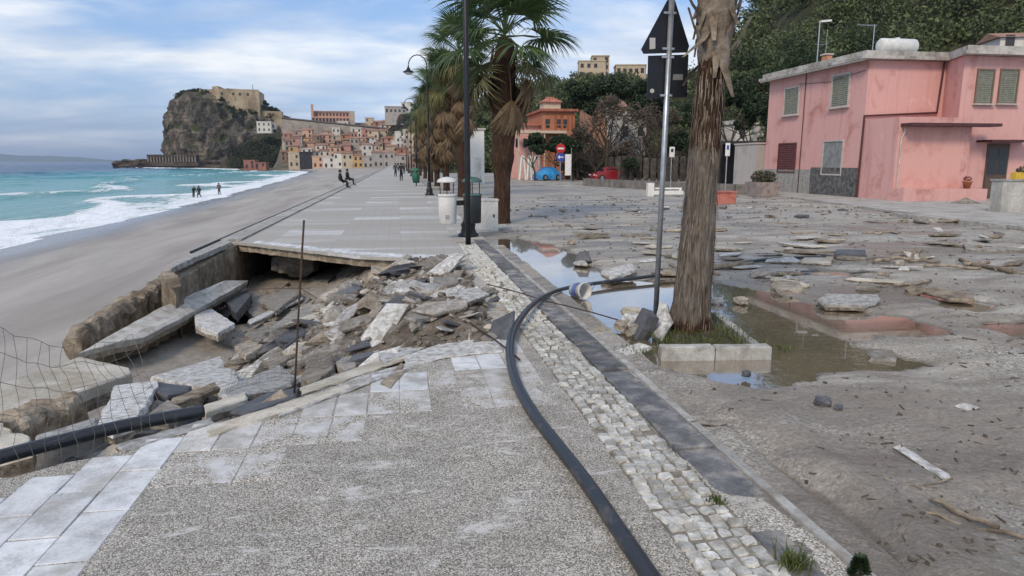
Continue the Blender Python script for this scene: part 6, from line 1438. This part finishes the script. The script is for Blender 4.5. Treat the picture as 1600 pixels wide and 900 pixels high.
# ------------------------------------------------------------------ houses
HM = {}
def plaster(k, c):
    if k not in HM: HM[k] = mat_plaster('town ' + k, c, tuple(x * .6 for x in c), tuple(min(.8, x * 1.15) for x in c), .25, .5)
    return HM[k]
PAL = [('cream', (.52, .44, .33)), ('ochre', (.50, .34, .17)), ('rose', (.48, .27, .22)), ('terracotta', (.42, .20, .13)), ('grey', (.36, .34, .32)), ('white', (.60, .58, .54)), ('sand', (.46, .38, .29)), ('brown', (.26, .18, .14)), ('peach', (.55, .36, .26))]
M_ROOFT = rocky('old tiled roof', (.16, .09, .065), (.27, .16, .12), (.34, .23, .18), .4, 4, .4, .9, .2, .2); M_WDK = plain('dark window', (.035, .035, .04), .4)
win_me = MB().b2(-.5, .5, -.06, .06, -.5, .5).mesh('window', M_WDK)
def house(name, loc, wd, dp, h, mat_, label, group, rz=0., roof='gable', cols=3, rows=3, wsz=(1.0, 1.5), rm=None, dn=6):
    t = thing(name, label.replace('{0}', 'gabled' if roof == 'gable' else 'flat roofed'), 'house', loc, rz, group); MB().b2(-wd / 2, wd / 2, 0, dp, -dn, h).build('wall', mat_, t)
    if roof == 'gable':
        mb = MB(); e = .3; rh = wd * .22; mb.add([(-wd / 2 - e, -e, h + .02), (wd / 2 + e, -e, h + .02), (wd / 2 + e, dp + e, h + .02), (-wd / 2 - e, dp + e, h + .02), (-wd / 2 - e, dp / 2, h + rh), (wd / 2 + e, dp / 2, h + rh)], [(3, 2, 1, 0), (0, 1, 5, 4), (2, 3, 4, 5), (1, 2, 5), (3, 0, 4)]); mb.build('roof', rm or M_ROOFT, t)
    else:
        MB().b2(-wd / 2 - .2, wd / 2 + .2, -.2, dp + .2, h + .02, h + .5).build('roof', rm or mat_, t)
    for j in range(rows):
        for i in range(cols):
          if rows < 2 or (i * 7 + j * 13 + int(wd * 31)) % 5: link('window', win_me, t, (-wd / 2 + (i + .5) * wd / cols, -.02, h * (j + .55) / rows), None, (wsz[0], 1, wsz[1] if (i + j) % 4 else wsz[1] * 1.25))
    return t
rh_ = random.Random(17)
ROWS = [(365, 263, [(382, 398), (398, 415), (452, 468), (470, 489), (489, 505), (506, 522), (523, 534), (535, 552), (553, 567), (568, 583), (584, 599), (600, 617), (618, 634), (635, 650)], 15, 24),
        (388, 250, None, 440, 655, 12, 20), (410, 239, None, 446, 655, 12, 18), (432, 229, None, 442, 655, 11, 17), (452, 219, None, 444, 650, 10, 16), (470, 209, None, 500, 650, 9, 14), (486, 200, None, 556, 645, 9, 13)]
DIST = ['by the beach', 'second tier', 'third tier', 'fourth tier', 'fifth tier', 'sixth tier', 'top tier']
for k, row in enumerate(ROWS):
    D, vb = row[0], row[1]
    if row[2] is None:
        sp_ = []; u = row[3]
        while u < row[4]: w_ = rh_.uniform(9, 17); sp_.append((u, u + w_)); u += w_ + rh_.choice((0, .5, 1, 3, 6))
    else: sp_ = row[2]
    for (u0, u1) in sp_:
        uu = (u0 + u1) / 2; vb2 = vb + rh_.uniform(-5, 5) * (k > 0); Dk = D + rh_.uniform(-9, 9) * (k > 0)
        b = A(uu, vb2, Dk); wd = (u1 - u0) / FPX * Dk * 1.0; h = rh_.uniform(row[-2], row[-1]) / FPX * Dk
        nm, c = rh_.choice(PAL)
        if k == 0 and 382 <= u0 <= 400: nm, c = 'rose', (.34, .16, .13); h *= .45
        if k == 0 and u0 == 506: nm, c = 'white', (.60, .58, .54)
        if k == 0 and u0 == 470: nm, c = 'brown', (.05, .05, .06)
        house('town_house', b, wd, 9, h, plaster(nm if not (k == 0 and u0 in (382, 398, 470)) else nm + ' deep', c), f'{nm} {{0}} town house, {DIST[k]}, ' + ('nearest the castle slope' if uu < 480 else 'below the church' if uu < 555 else 'towards the promenade') + f', {max(2, int(wd / 2.6))} windows wide', f'{nm} houses {DIST[k]}', rh_.uniform(-.12, .12) + .08, rh_.choice(('gable', 'gable', 'flat')), max(2, int(wd / 2.6)), max(2, int(h / 3.1)))
M_TSLOPE = rocky('town slope', (.06, .06, .04), (.13, .12, .09), (.22, .19, .15), .08, 1., .5, .95, 0, .1, .3)
TS = [(355, 268), (365, 264), (388, 252), (410, 241), (432, 231), (452, 221), (470, 211), (486, 202), (500, 199), (540, 199), (600, 201)]
uu = list(np.arange(372, 700, 6)); V = []
for D, vb in TS:
    for u in uu:
        e = sstep(424, 452, u); v2 = vb * e + max(vb, 262) * (1 - e)
        p = A(u, v2 + 1.5, D); V.append((p.x, p.y + .0, p.z + .8 * fb(p.x / 9, p.y / 9, 3., 2)))
n = len(uu); idx = np.arange(len(V)).reshape(len(TS), n); F = np.stack([idx[:-1, :-1], idx[:-1, 1:], idx[1:, 1:], idx[1:, :-1]], -1).reshape(-1, 4)
kind(link('town_terrain', npmesh('town_terrain', V, F, M_TSLOPE)), 'structure')
# church on the ridge, retaining wall
D = 468.; b = A(521, 197, D); ch_ = thing('church', 'long pink church with a slim bell tower on the ridge', 'church', b, .1); M_CHP = plaster('church pink', (.50, .30, .23)); k = D / FPX
MB().b2(-31 * k, 31 * k, 0, 16, -8, 13 * k).build('aisle_wall', M_CHP, ch_); MB().b2(-30 * k, 30 * k, 4, 12, 13 * k + .01, 20 * k).build('nave_wall', M_CHP, ch_)
mb = MB(); mb.add([(-31 * k, 3.5, 20 * k), (31 * k, 3.5, 20 * k), (31 * k, 12.5, 20 * k), (-31 * k, 12.5, 20 * k), (-31 * k, 8, 23 * k), (31 * k, 8, 23 * k)], [(3, 2, 1, 0), (0, 1, 5, 4), (2, 3, 4, 5), (1, 2, 5), (3, 0, 4)]); mb.build('roof', M_ROOFT, ch_)
tw = MB().b2(-31 * k, -27.5 * k, 1, 3, 13 * k + .02, 30 * k).build('bell_tower', M_CHP, ch_); MB().b2(-31.4 * k, -27.1 * k, .8, 3.2, 30 * k + .01, 31 * k).build('tower_cap', M_SILL, tw)
MB().b2(24 * k, 31.5 * k, -1, 17, -8, 22 * k).build('facade_block', plaster('church grey', (.42, .36, .32)), ch_)
for i in range(11): link('window', win_me, ch_, ((-28 + i * 4.9) * k, -.03, 8.5 * k), None, (1.3, 1, 2.6)); link('window', win_me, ch_, ((-28 + i * 4.9) * k, 3.97, 17 * k), None, (1.2, 1, 1.6))
for i in range(12): MB().b2((-30.6 + i * 4.9) * k, (-29.9 + i * 4.9) * k, -.5, -.01, -6, 12 * k).build('buttress', M_CHP, ch_)
rw_ = thing('retaining_wall', 'long sloping stone wall on the ridge between castle and church', 'wall', A(444, 196, 462.), 0); M_RET = rocky('ridge wall stone', (.20, .18, .16), (.32, .29, .26), (.4, .37, .33), .3, 3, .4, .95, 0, .1, .2)
a, c = A(440, 200, 462.) - rw_.location, A(606, 214, 462.) - rw_.location; a2, c2 = A(440, 186, 462.) - rw_.location, A(606, 203, 462.) - rw_.location
mb = MB(); mb.add([a + Vector((0, 0, -4)), c + Vector((0, 0, -4)), c2, a2, a + Vector((0, 2, -4)), c + Vector((0, 2, -4)), c2 + Vector((0, 2, 0)), a2 + Vector((0, 2, 0))], [(0, 1, 2, 3), (7, 6, 5, 4), (3, 2, 6, 7), (0, 4, 5, 1), (1, 5, 6, 2), (4, 0, 3, 7)]); mb.build('wall_face', M_RET, rw_)
d_ = a2 + Vector((0, -.3, 1.6)); e_ = c2 + Vector((0, -.3, 1.4)); mb = MB(); mb.tube([a2 + Vector((0, .4, .6)), c2 + Vector((0, .4, .6))], .7, 4); mb.build('parapet', plain('dark parapet', (.10, .09, .085), .9), rw_)
WH = house('white_house', A(413, 207, 505.), 9.5, 7, 7, plaster('white', (.6, .58, .54)), 'lone white house on the green slope right of the castle rock', 'houses on the castle slope', 0., 'flat', 3, 2, dn=.5); WH2 = house('white_house', A(427, 201, 510.), 3.4, 4, 3, plaster('white', (.6, .58, .54)), 'tiny white outbuilding beside the lone white house', 'houses on the castle slope', 0., 'flat', 1, 1, dn=.5)
# dark cliff and its buildings at the end of the promenade
def radial_rock(name, c, h, rl, rr2, ry, m, seed, amp=4., nphi=150, nz=70, fs=14.):
    V = []
    for j in range(nz + 1):
        t = j / nz; tt = min(1, t / .94)
        for i in range(nphi):
            a = i * 2 * math.pi / nphi; ca, sa = math.cos(a), math.sin(a); r_ = interp(rr2, tt) if ca > 0 else interp(rl, tt); yy_ = interp(ry, tt)
            if t > .94: q = max(.02, 1 - ((t - .94) / .06) ** 2); r_ *= q; yy_ *= q
            x, y, z = r_ * ca, yy_ * sa, h * tt + (t > .94) * (t - .94) * 16
            o = amp * (fb(x / fs, y / fs, z / fs * .8 + seed, 5) + .35 * abs(fb(x / 5, y / 5, z / 9 + seed, 3)))
            o -= amp * .55 * abs(fb(x / 7 + seed, y / 7, z / 22, 3)); o *= min(1, .35 + (1 - t) * 3)
            V.append((c[0] + x + ca * o, c[1] + y + sa * o, c[2] + z + .35 * o * (t > .5)))
    idx = np.arange((nz + 1) * nphi).reshape(nz + 1, nphi); n2 = np.roll(idx, -1, 1)
    return npmesh(name, V, np.stack([idx[:-1], n2[:-1], n2[1:], idx[1:]], -1).reshape(-1, 4), m, False)
def mat_cliff():
    m, nt, b = new_mat('castle cliff'); p = pos(nt); gn = N(nt, 'ShaderNodeNewGeometry'); sn = N(nt, 'ShaderNodeSeparateXYZ'); L(nt, gn.outputs['Normal'], sn.inputs[0]); sx = N(nt, 'ShaderNodeSeparateXYZ'); L(nt, p, sx.inputs[0])
    a = noise_n(nt, map_n(nt, p, (1, 1, .6)), .11, 8, .7, .6); f = noise_n(nt, p, .6, 5, .7)
    col = ramp_n(nt, a, [(.36, (.018, .017, .016)), (.47, (.07, .064, .056)), (.57, (.155, .135, .11)), (.68, (.29, .245, .195))])
    col = mix_n(nt, .7, col, ramp_n(nt, f, [(.32, .15), (.68, .85)]), 'OVERLAY')
    gr = math_n(nt, 'ADD', math_n(nt, 'MULTIPLY', sn.outputs[2], .75), math_n(nt, 'MULTIPLY', noise_n(nt, p, .07, 5, .65), .9))
    col = mix_n(nt, ramp_n(nt, gr, [(.86, 0), (1.0, .9)]), col, mix_n(nt, f, (.02, .032, .012), (.07, .085, .035)))
    L(nt, col, b.inputs['Base Color']); b.inputs['Roughness'].default_value = .95; b.inputs['Specular IOR Level'].default_value = .1
    setbump(nt, b, math_n(nt, 'ADD', a, math_n(nt, 'MULTIPLY', f, .5)), .9, 2.2); return m
M_CLIFF = mat_cliff()
cc = A(352, 262, 590.); kD = 590 / FPX
rock = tag(link('castle_rock', radial_rock('castle_rock', (cc.x, 590, -4), 58., [(0, 45), (.3, 43), (.7, 39), (.88, 35), (1, 28)], [(0, 62), (.35, 54), (.68, 47), (.85, 36), (1, 28)], [(0, 44), (.5, 38), (.85, 29), (1, 22)], M_CLIFF, 3., 4.4, 220, 110, 10.)), 'massive steep grey rock carrying the castle above the sea', 'rock')
ck = A(632, 262, 440.); tag(link('cliff', radial_rock('cliff', (ck.x + 6, 455, -2), 33., [(0, 22), (.6, 17), (1, 12)], [(0, 30), (.6, 27), (1, 22)], [(0, 18), (1, 9)], M_CLIFF, 9., 2.5, 90, 40, 9.)), 'dark cliff rising behind the far end of the promenade', 'cliff')
house('cliff_building', A(618, 180, 448.), 13, 9, 5, plaster('grey', (.36, .34, .32)), 'grey building on top of the dark cliff', 'buildings on the dark cliff', 0., 'flat', 5, 1, (1.2, 1.6)); house('cliff_building', A(640, 176, 449.), 10, 8, 6, plaster('white', (.6, .58, .54)), 'white flat roofed building beside the grey one on the cliff', 'buildings on the dark cliff', 0., 'flat', 4, 2, (1.2, 1.4))
for i, (u, v, wd, h, nm) in enumerate(((632, 232, 9, 9, 'white'), (646, 226, 10, 8, 'cream'), (626, 246, 9, 9, 'white'), (645, 243, 11, 9, 'grey'), (640, 258, 12, 9, 'sand'))):
    house('hillside_house', A(u, v, 400.), wd, 8, h, plaster(nm, dict(PAL)[nm]), f'{nm} house stacked below the dark cliff, ' + ('upper row' if v < 235 else 'middle row' if v < 250 else 'bottom row'), 'houses below the dark cliff', .1, 'flat', 4, 3)
# castle
M_FORT = rocky('castle masonry', (.24, .185, .12), (.40, .32, .215), (.48, .40, .29), .12, 1.6, .5, .95, 0, .1, .3, stain=(.20, .15, .11))
ft = thing('castle', 'tan walled castle on top of the steep rock', 'castle', (cc.x, 572, 44)); lz = lambda v, Y=565.: A(360, v, Y).z - 44; lx = lambda u, Y=565.: A(u, 150, Y).x - cc.x
MB().prism([(lx(343), -10), (lx(404), -5), (lx(402), 22), (lx(343), 22)], -14, lz(141)).build('keep_wall', M_FORT, ft)
MB().prism([(lx(331), -4), (lx(343) - .05, -9.6), (lx(343) - .05, 20), (lx(331), 20)], -14, lz(135)).build('bastion', M_FORT, ft)
MB().prism([(lx(308), 0), (lx(331) - .05, -3), (lx(331) - .05, 16), (lx(308), 14)], -14, lz(139)).build('west_wall', M_FORT, ft)
MB().prism([(lx(284), 6), (lx(308) - .05, 2), (lx(308) - .05, 14), (lx(286), 12)], -12, lz(148)).build('low_wall', M_FORT, ft)
for u in (348, 365, 375, 387): link('window', win_me, ft, (lx(u), -10 + 5 * (u - 343) / 61 - .02, lz(147)), (0, 0, .08), (1.7, 1, 2.0))
for u in (321, 325): link('window', win_me, ft, (lx(u), -1.9, lz(146)), (0, 0, 0), (1.2, 1, 1.8))
mb = MB()
for q in range(28): x = lx(343.5) + q * (lx(403) - lx(343.5)) / 27; mb.b2(x - .45, x + .45, -10 + 5 * q / 27, -9.2 + 5 * q / 27, lz(141) + .01, lz(141) + .9)
kind(mb.build('battlements', M_FORT, ft), 'stuff')
MB().prism([(lx(404) + .05, -2), (lx(436), 2), (lx(436), 8), (lx(404) + .05, 14)], -22, lz(172)).build('outer_wall', M_FORT, ft)
MB().tube([(lx(391), 4, lz(141)), (lx(391), 4, lz(129))], .18, 5).build('flagpole', M_IRON, ft)
# scrub on the rock and its slope
P = []; g = np.random.default_rng(8)
dg = bpy.context.evaluated_depsgraph_get(); dg.update()
inv = rock.matrix_world.inverted()
n_s = 0
for k in range(900):
    u = g.uniform(268, 446); x = A(u, 200, 580.).x; y = g.uniform(535, 600)
    ok, loc, nor, _i = rock.ray_cast(Vector((x, y, 120.)), Vector((0, 0, -1)))
    if not ok or nor.z < .25: continue
    if fb(x / 16, y / 16, 4., 2) < (-.1 if u > 350 else .25): continue
    P.append(crown_pts(tuple(loc), g.uniform(1.2, 2.6), g.uniform(1.2, 2.6), 40, g, 4))
for k in range(420):
    u = g.uniform(362, 458); t = g.random(); Dq = 500 + 40 * t; p = A(u, 262 - t * (45 - abs(u - 425) * .3), Dq - 18)
    if u > 440 and t < .35: continue
    P.append(crown_pts((p.x, p.y, p.z - 1), g.uniform(1.8, 3.4), g.uniform(2, 4), 60, g, 4))
V_, F_ = leaf_geo(np.vstack(P), 1.5, g); kind(link('scrub', npmesh('scrub', V_, F_, leafmat('cliff scrub', (.014, .022, .010), (.065, .075, .032), .8, .12))), 'stuff')['label'] = 'dark green scrub on the castle rock and its slope'
sl2 = []
for t in np.linspace(0, 1, 8):
    for u in np.linspace(372, 470, 22):
        p = A(u, 264 - t * (58 - abs(u - 428) * .35), 500 + 45 * t); sl2.append((p.x, p.y, p.z + .9 * fb(p.x / 8, p.y / 8, 1., 3)))
idx = np.arange(len(sl2)).reshape(8, 22); kind(link('castle_slope', npmesh('castle_slope', sl2, np.stack([idx[:-1, :-1], idx[:-1, 1:], idx[1:, 1:], idx[1:, :-1]], -1).reshape(-1, 4), M_HILL)), 'structure')
# low headland with arcade, rocks in the surf
M_HEAD = rocky('headland rock', (.035, .03, .026), (.085, .07, .058), (.15, .125, .10), .15, 1.4, .8, .95, .1, .1, .8)
for i, (u, v, sx_, sy_, sz_, lab) in enumerate(((207, 259, 22, 16, 9, 'low rocky point at the tip of the castle headland'), (236, 260, 30, 18, 9, 'dark rock shelf between the point and the castle rock'), (275, 261, 36, 18, 8, 'dark rocks below the arcade'), (320, 262, 40, 16, 8, 'dark rocks at the middle of the castle foot'), (362, 262, 36, 14, 8, 'dark rocks before the red roofed beach house'))):
    p = A(u, v, 548.); me = lump_mesh('sea_rock', M_HEAD, sx_, sy_, sz_, i * 4.1, 4, .4); tag(link('sea_rock', me, None, (p.x, 548, -1.2)), lab, 'rock')
ar = thing('arcade', 'dark arcaded walkway along the foot of the castle rock', 'arcade', (A(268, 250, 535.).x, 535, 0)); za, zb_ = A(268, 241.5, 535.).z, A(268, 253, 535.).z; k = 535 / FPX
MB().b2(-33 * k, 35 * k, 0, 6, za - 1.4, za).build('deck', M_HEAD, ar); MB().b2(-33 * k, 35 * k, 0, 6, zb_ - 3, zb_).build('footing', M_HEAD, ar)
for i in range(17): x = (-32 + i * 4) * k; MB().b2(x - .5, x + .5, .2, 1.2, zb_ + .01, za - 1.41).build('pillar', plain('arcade stone', (.17, .15, .125), .9), ar)
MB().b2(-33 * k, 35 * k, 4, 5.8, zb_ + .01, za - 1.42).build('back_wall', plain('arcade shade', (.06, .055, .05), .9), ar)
# ridge houses to the right
for i, (u, v, wd, h, nm, lab, cols, rows) in enumerate(((925, 114, 11, 7, 'cream', 'cream block of flats on the ridge beside the second palm', 4, 2), (938, 112, 7, 8.5, 'sand', 'taller sand coloured house on the ridge', 3, 3), (985, 110, 12, 4.5, 'cream', 'long cream house on the ridge left of the sign', 5, 1), (1000, 108, 5, 4, 'white', 'small white house at the ridge beside the sign', 2, 1))):
    D = 285.; house('ridge_house', A(u, v + 10, D), wd, 8, h, plaster(nm, dict(PAL)[nm]), lab, 'houses on the wooded ridge', -.2, 'flat', cols, rows, (1.3, 1.6))
house('roadside_house', A(1592, 70, 62.), 3.4, 4, .7, plaster('white', (.6, .58, .54)), 'white gabled house top behind the pink house roof', 'houses on the wooded ridge', -.3, 'gable', 2, 1, (.8, .9))
house('white_villa', A(1168, 262, 84.), 4.2, 5, 5.4, plaster('white', (.6, .58, .54)), 'white house glimpsed between dark trees beside the pink house', 'houses behind the trees', .1, 'flat', 2, 2, (.7, 1.0)); house('orange_house', A(948, 250, 108.), 6, 6, 8.2, plaster('orange', (.36, .19, .12)), 'orange house glimpsed behind the bare trees', 'houses behind the trees', 0., 'gable', 3, 2, (.8, 1.2)); house('white_villa', A(988, 235, 96.), 4.5, 5, 4.8, plaster('white', (.6, .58, .54)), 'low white house glimpsed behind the bare trees', 'houses behind the trees', 0., 'flat', 2, 1, (.8, 1.2))
sl_ = thing('road_lamp', 'grey road lamp with a white head above the pink house roof', 'street lamp', (A(1277, 90, 60.).x, 60, 0)); zt = A(1277, 34, 60.).z
MB().tube([(0, 0, 0), (0, 0, zt - .1), (.15, 0, zt), (.5, 0, zt + .05)], .05, 6).build('pole', M_GALV, sl_); MB().box((.55, 0, zt + .08), (1.0, .35, .16), 0, 0, -.1).build('head', M_WP, sl_)
# far coast
V = []; F = []; n = 60
for i in range(n + 1):
    u = -500 + i * (700 / n); p = A(u, 253, 13000.); hgt = max(0, interp([(-500, 260), (-100, 180), (0, 120), (60, 105), (120, 75), (190, 12), (200, 0)], u)) * (1 + .15 * fb(u / 40, 1, 2)); V += [(p.x, 13000, -4), (p.x, 13400, hgt), (p.x, 15000, -4)]
for i in range(n): F += [(3 * i, 3 * i + 3, 3 * i + 4, 3 * i + 1), (3 * i + 1, 3 * i + 4, 3 * i + 5, 3 * i + 2)]
kind(link('far_coast', npmesh('far_coast', V, F, rocky('far hills', (.05, .07, .04), (.08, .1, .06), (.12, .12, .08), .002, .02, 0, .95, 0, .1), True)), 'structure')
# ------------------------------------------------------------------ people
def person(loc, rz, pose, top, legs, label, h=1.7, skin=(.42, .25, .18), bag=False):
    t = thing('person', label, 'person', loc, rz); s = h / 1.7
    J = {'pel': (0, 0, .92), 'ch': (0, -.02, 1.25), 'nk': (0, 0, 1.45), 'hd': (0, -.03, 1.56), 'ht': (0, -.02, 1.68), 'ls': (-.19, 0, 1.40), 'rs': (.19, 0, 1.40), 'le': (-.25, .03, 1.13), 're': (.25, .03, 1.13), 'lw': (-.24, -.08, .90), 'rw': (.24, -.08, .90), 'lh': (-.24, -.12, .83), 'rh': (.24, -.12, .83),
         'lk': (-.10, -.02, .50), 'rk': (.10, -.02, .50), 'la': (-.10, .02, .09), 'ra': (.10, .02, .09), 'lt': (-.11, -.15, .04), 'rt': (.11, -.15, .04)}
    if pose == 'walk': J.update(lk=(-.09, -.20, .52), la=(-.09, -.22, .09), lt=(-.09, -.40, .06), rk=(.09, .06, .50), ra=(.09, .32, .14), rt=(.09, .22, .04), lw=(-.25, .14, .95), lh=(-.25, .16, .88), rw=(.25, -.20, .95), rh=(.25, -.26, .90))
    if pose == 'bend': J.update(ch=(0, -.18, 1.20), nk=(0, -.30, 1.36), hd=(0, -.40, 1.43), ht=(0, -.44, 1.53), ls=(-.19, -.26, 1.30), rs=(.19, -.26, 1.30), le=(-.22, -.38, 1.05), re=(.22, -.38, 1.05), lw=(-.16, -.52, .90), rw=(.16, -.52, .9), lh=(-.12, -.58, .86), rh=(.12, -.58, .86), lk=(-.12, -.14, .5), rk=(.12, .1, .5), ra=(.12, .28, .1), rt=(.12, .15, .04))
    if pose == 'sit':
        J = {k: (x, y, z - .47) for k, (x, y, z) in J.items()}; J.update(lk=(-.11, -.44, .46), rk=(.11, -.44, .46), la=(-.11, -.50, .07), ra=(.11, -.42, .07), lt=(-.11, -.68, .03), rt=(.11, -.60, .03), lw=(-.16, -.24, .50), rw=(.16, -.24, .5), lh=(-.12, -.32, .48), rh=(.12, -.32, .48))
    Rd = {'pel': .15, 'ch': .17, 'nk': .06, 'hd': .095, 'ht': .075, 'ls': .085, 'rs': .085, 'le': .055, 're': .055, 'lw': .04, 'rw': .04, 'lh': .035, 'rh': .035, 'lk': .075, 'rk': .075, 'la': .05, 'ra': .05, 'lt': .045, 'rt': .045}
    E = [('pel', 'ch'), ('ch', 'nk'), ('nk', 'hd'), ('hd', 'ht'), ('ch', 'ls'), ('ch', 'rs'), ('ls', 'le'), ('le', 'lw'), ('lw', 'lh'), ('rs', 're'), ('re', 'rw'), ('rw', 'rh'), ('pel', 'lk'), ('lk', 'la'), ('la', 'lt'), ('pel', 'rk'), ('rk', 'ra'), ('ra', 'rt')]
    ks = list(J); me = bpy.data.meshes.new('body'); me.from_pydata([Vector(J[k]) * s for k in ks], [(ks.index(a), ks.index(b)) for a, b in E], [])
    o = link('body', me, t); o.modifiers.new('skin', 'SKIN'); sv = me.skin_vertices[0].data
    for i, k in enumerate(ks): sv[i].radius = (Rd[k] * s, Rd[k] * s); sv[i].use_root = (k == 'pel')
    o.modifiers.new('sub', 'SUBSURF').render_levels = 1
    m, nt, b = new_mat('figure clothing'); sx = N(nt, 'ShaderNodeSeparateXYZ'); L(nt, objc(nt), sx.inputs[0]); zz = math_n(nt, 'DIVIDE', sx.outputs[2], h); dz = -.276 if pose == 'sit' else (-.07 if pose == 'bend' else 0)
    L(nt, ramp_n(nt, zz, [(0, legs), (.55 + dz, legs), (.56 + dz, top), (.865 + dz, top), (.87 + dz, skin)], 'CONSTANT'), b.inputs['Base Color']); b.inputs['Roughness'].default_value = .85; me.materials.append(m)
    hd = Vector(J['hd']) * s; hm = MB(); hm.lathe([(.01, .17), (.07, .155), (.105, .09), (.11, .02), (.09, -.02)], (hd.x, hd.y + .025 * s, hd.z), 12); hm.build('hair', plain('dark hair', (.02, .016, .013), .7), t, True)
    if bag: MB().box((0, .2 * s, 1.2 * s), (.3, .16, .4)).build('backpack', M_BLK, t)
    return t
NAVY = (.018, .02, .028); GREYC = (.05, .05, .055)
def beachpt(u, v):
    z = -2.4
    for _ in range(6): p = G(u, v, z); z = z_beach(p.x, p.y) + .02
    return Vector((p.x, p.y, z))
p = beachpt(303, 311); person(p, .6, 'bend', NAVY, GREYC, 'bending person in dark clothes near the surf', 1.7)
p = p + Vector((.75, -.3, 0)); person(p, -.4, 'walk', NAVY, (.06, .05, .05), 'second dark clad person beside the bending one near the surf', 1.65)
person(beachpt(343, 305), .2, 'stand', (.12, .09, .08), NAVY, 'lone person standing on the sand close to the water', 1.65)
person((.26, 69.3, 0), math.pi, 'walk', (.012, .012, .014), (.014, .014, .016), 'person in black walking away along the promenade', 1.75, bag=True)
person((-.35, 88, 0), math.pi, 'walk', GREYC, NAVY, 'distant walker in grey on the promenade', 1.7); person((.9, 110, 0), 0, 'walk', (.10, .09, .09), NAVY, 'far walker in pale grey on the promenade', 1.7)
person((-4.05, 50.5, .045), R(100), 'sit', (.014, .014, .018), NAVY, 'person in black sitting on the sea wall facing the water', 1.75); person((-3.98, 56.5, .045), R(80), 'sit', (.014, .014, .018), NAVY, 'second seated person in black further along the sea wall', 1.75)
person((-4.3, 59.5, -1.2), 0, 'stand', (.4, .4, .4), NAVY, 'person in a pale top standing below the sea wall', 1.75)
# ------------------------------------------------------------------ haze
hz = MB().b2(-26500, 3000, -600, 25800, -6, 430).build('haze', None); hz.data.materials.clear()
hm = bpy.data.materials.new('sea air'); hm.use_nodes = True; hm.node_tree.nodes.clear()
vo = hm.node_tree.nodes.new('ShaderNodeVolumePrincipled'); vo.inputs['Density'].default_value = 8e-5; vo.inputs['Color'].default_value = (.66, .80, 1.0, 1); vo.inputs['Anisotropy'].default_value = .2
oo = hm.node_tree.nodes.new('ShaderNodeOutputMaterial'); hm.node_tree.links.new(vo.outputs[0], oo.inputs['Volume'])
hz.data.materials.append(hm); kind(hz, 'stuff'); hz['label'] = 'thin pale sea haze over the whole bay'
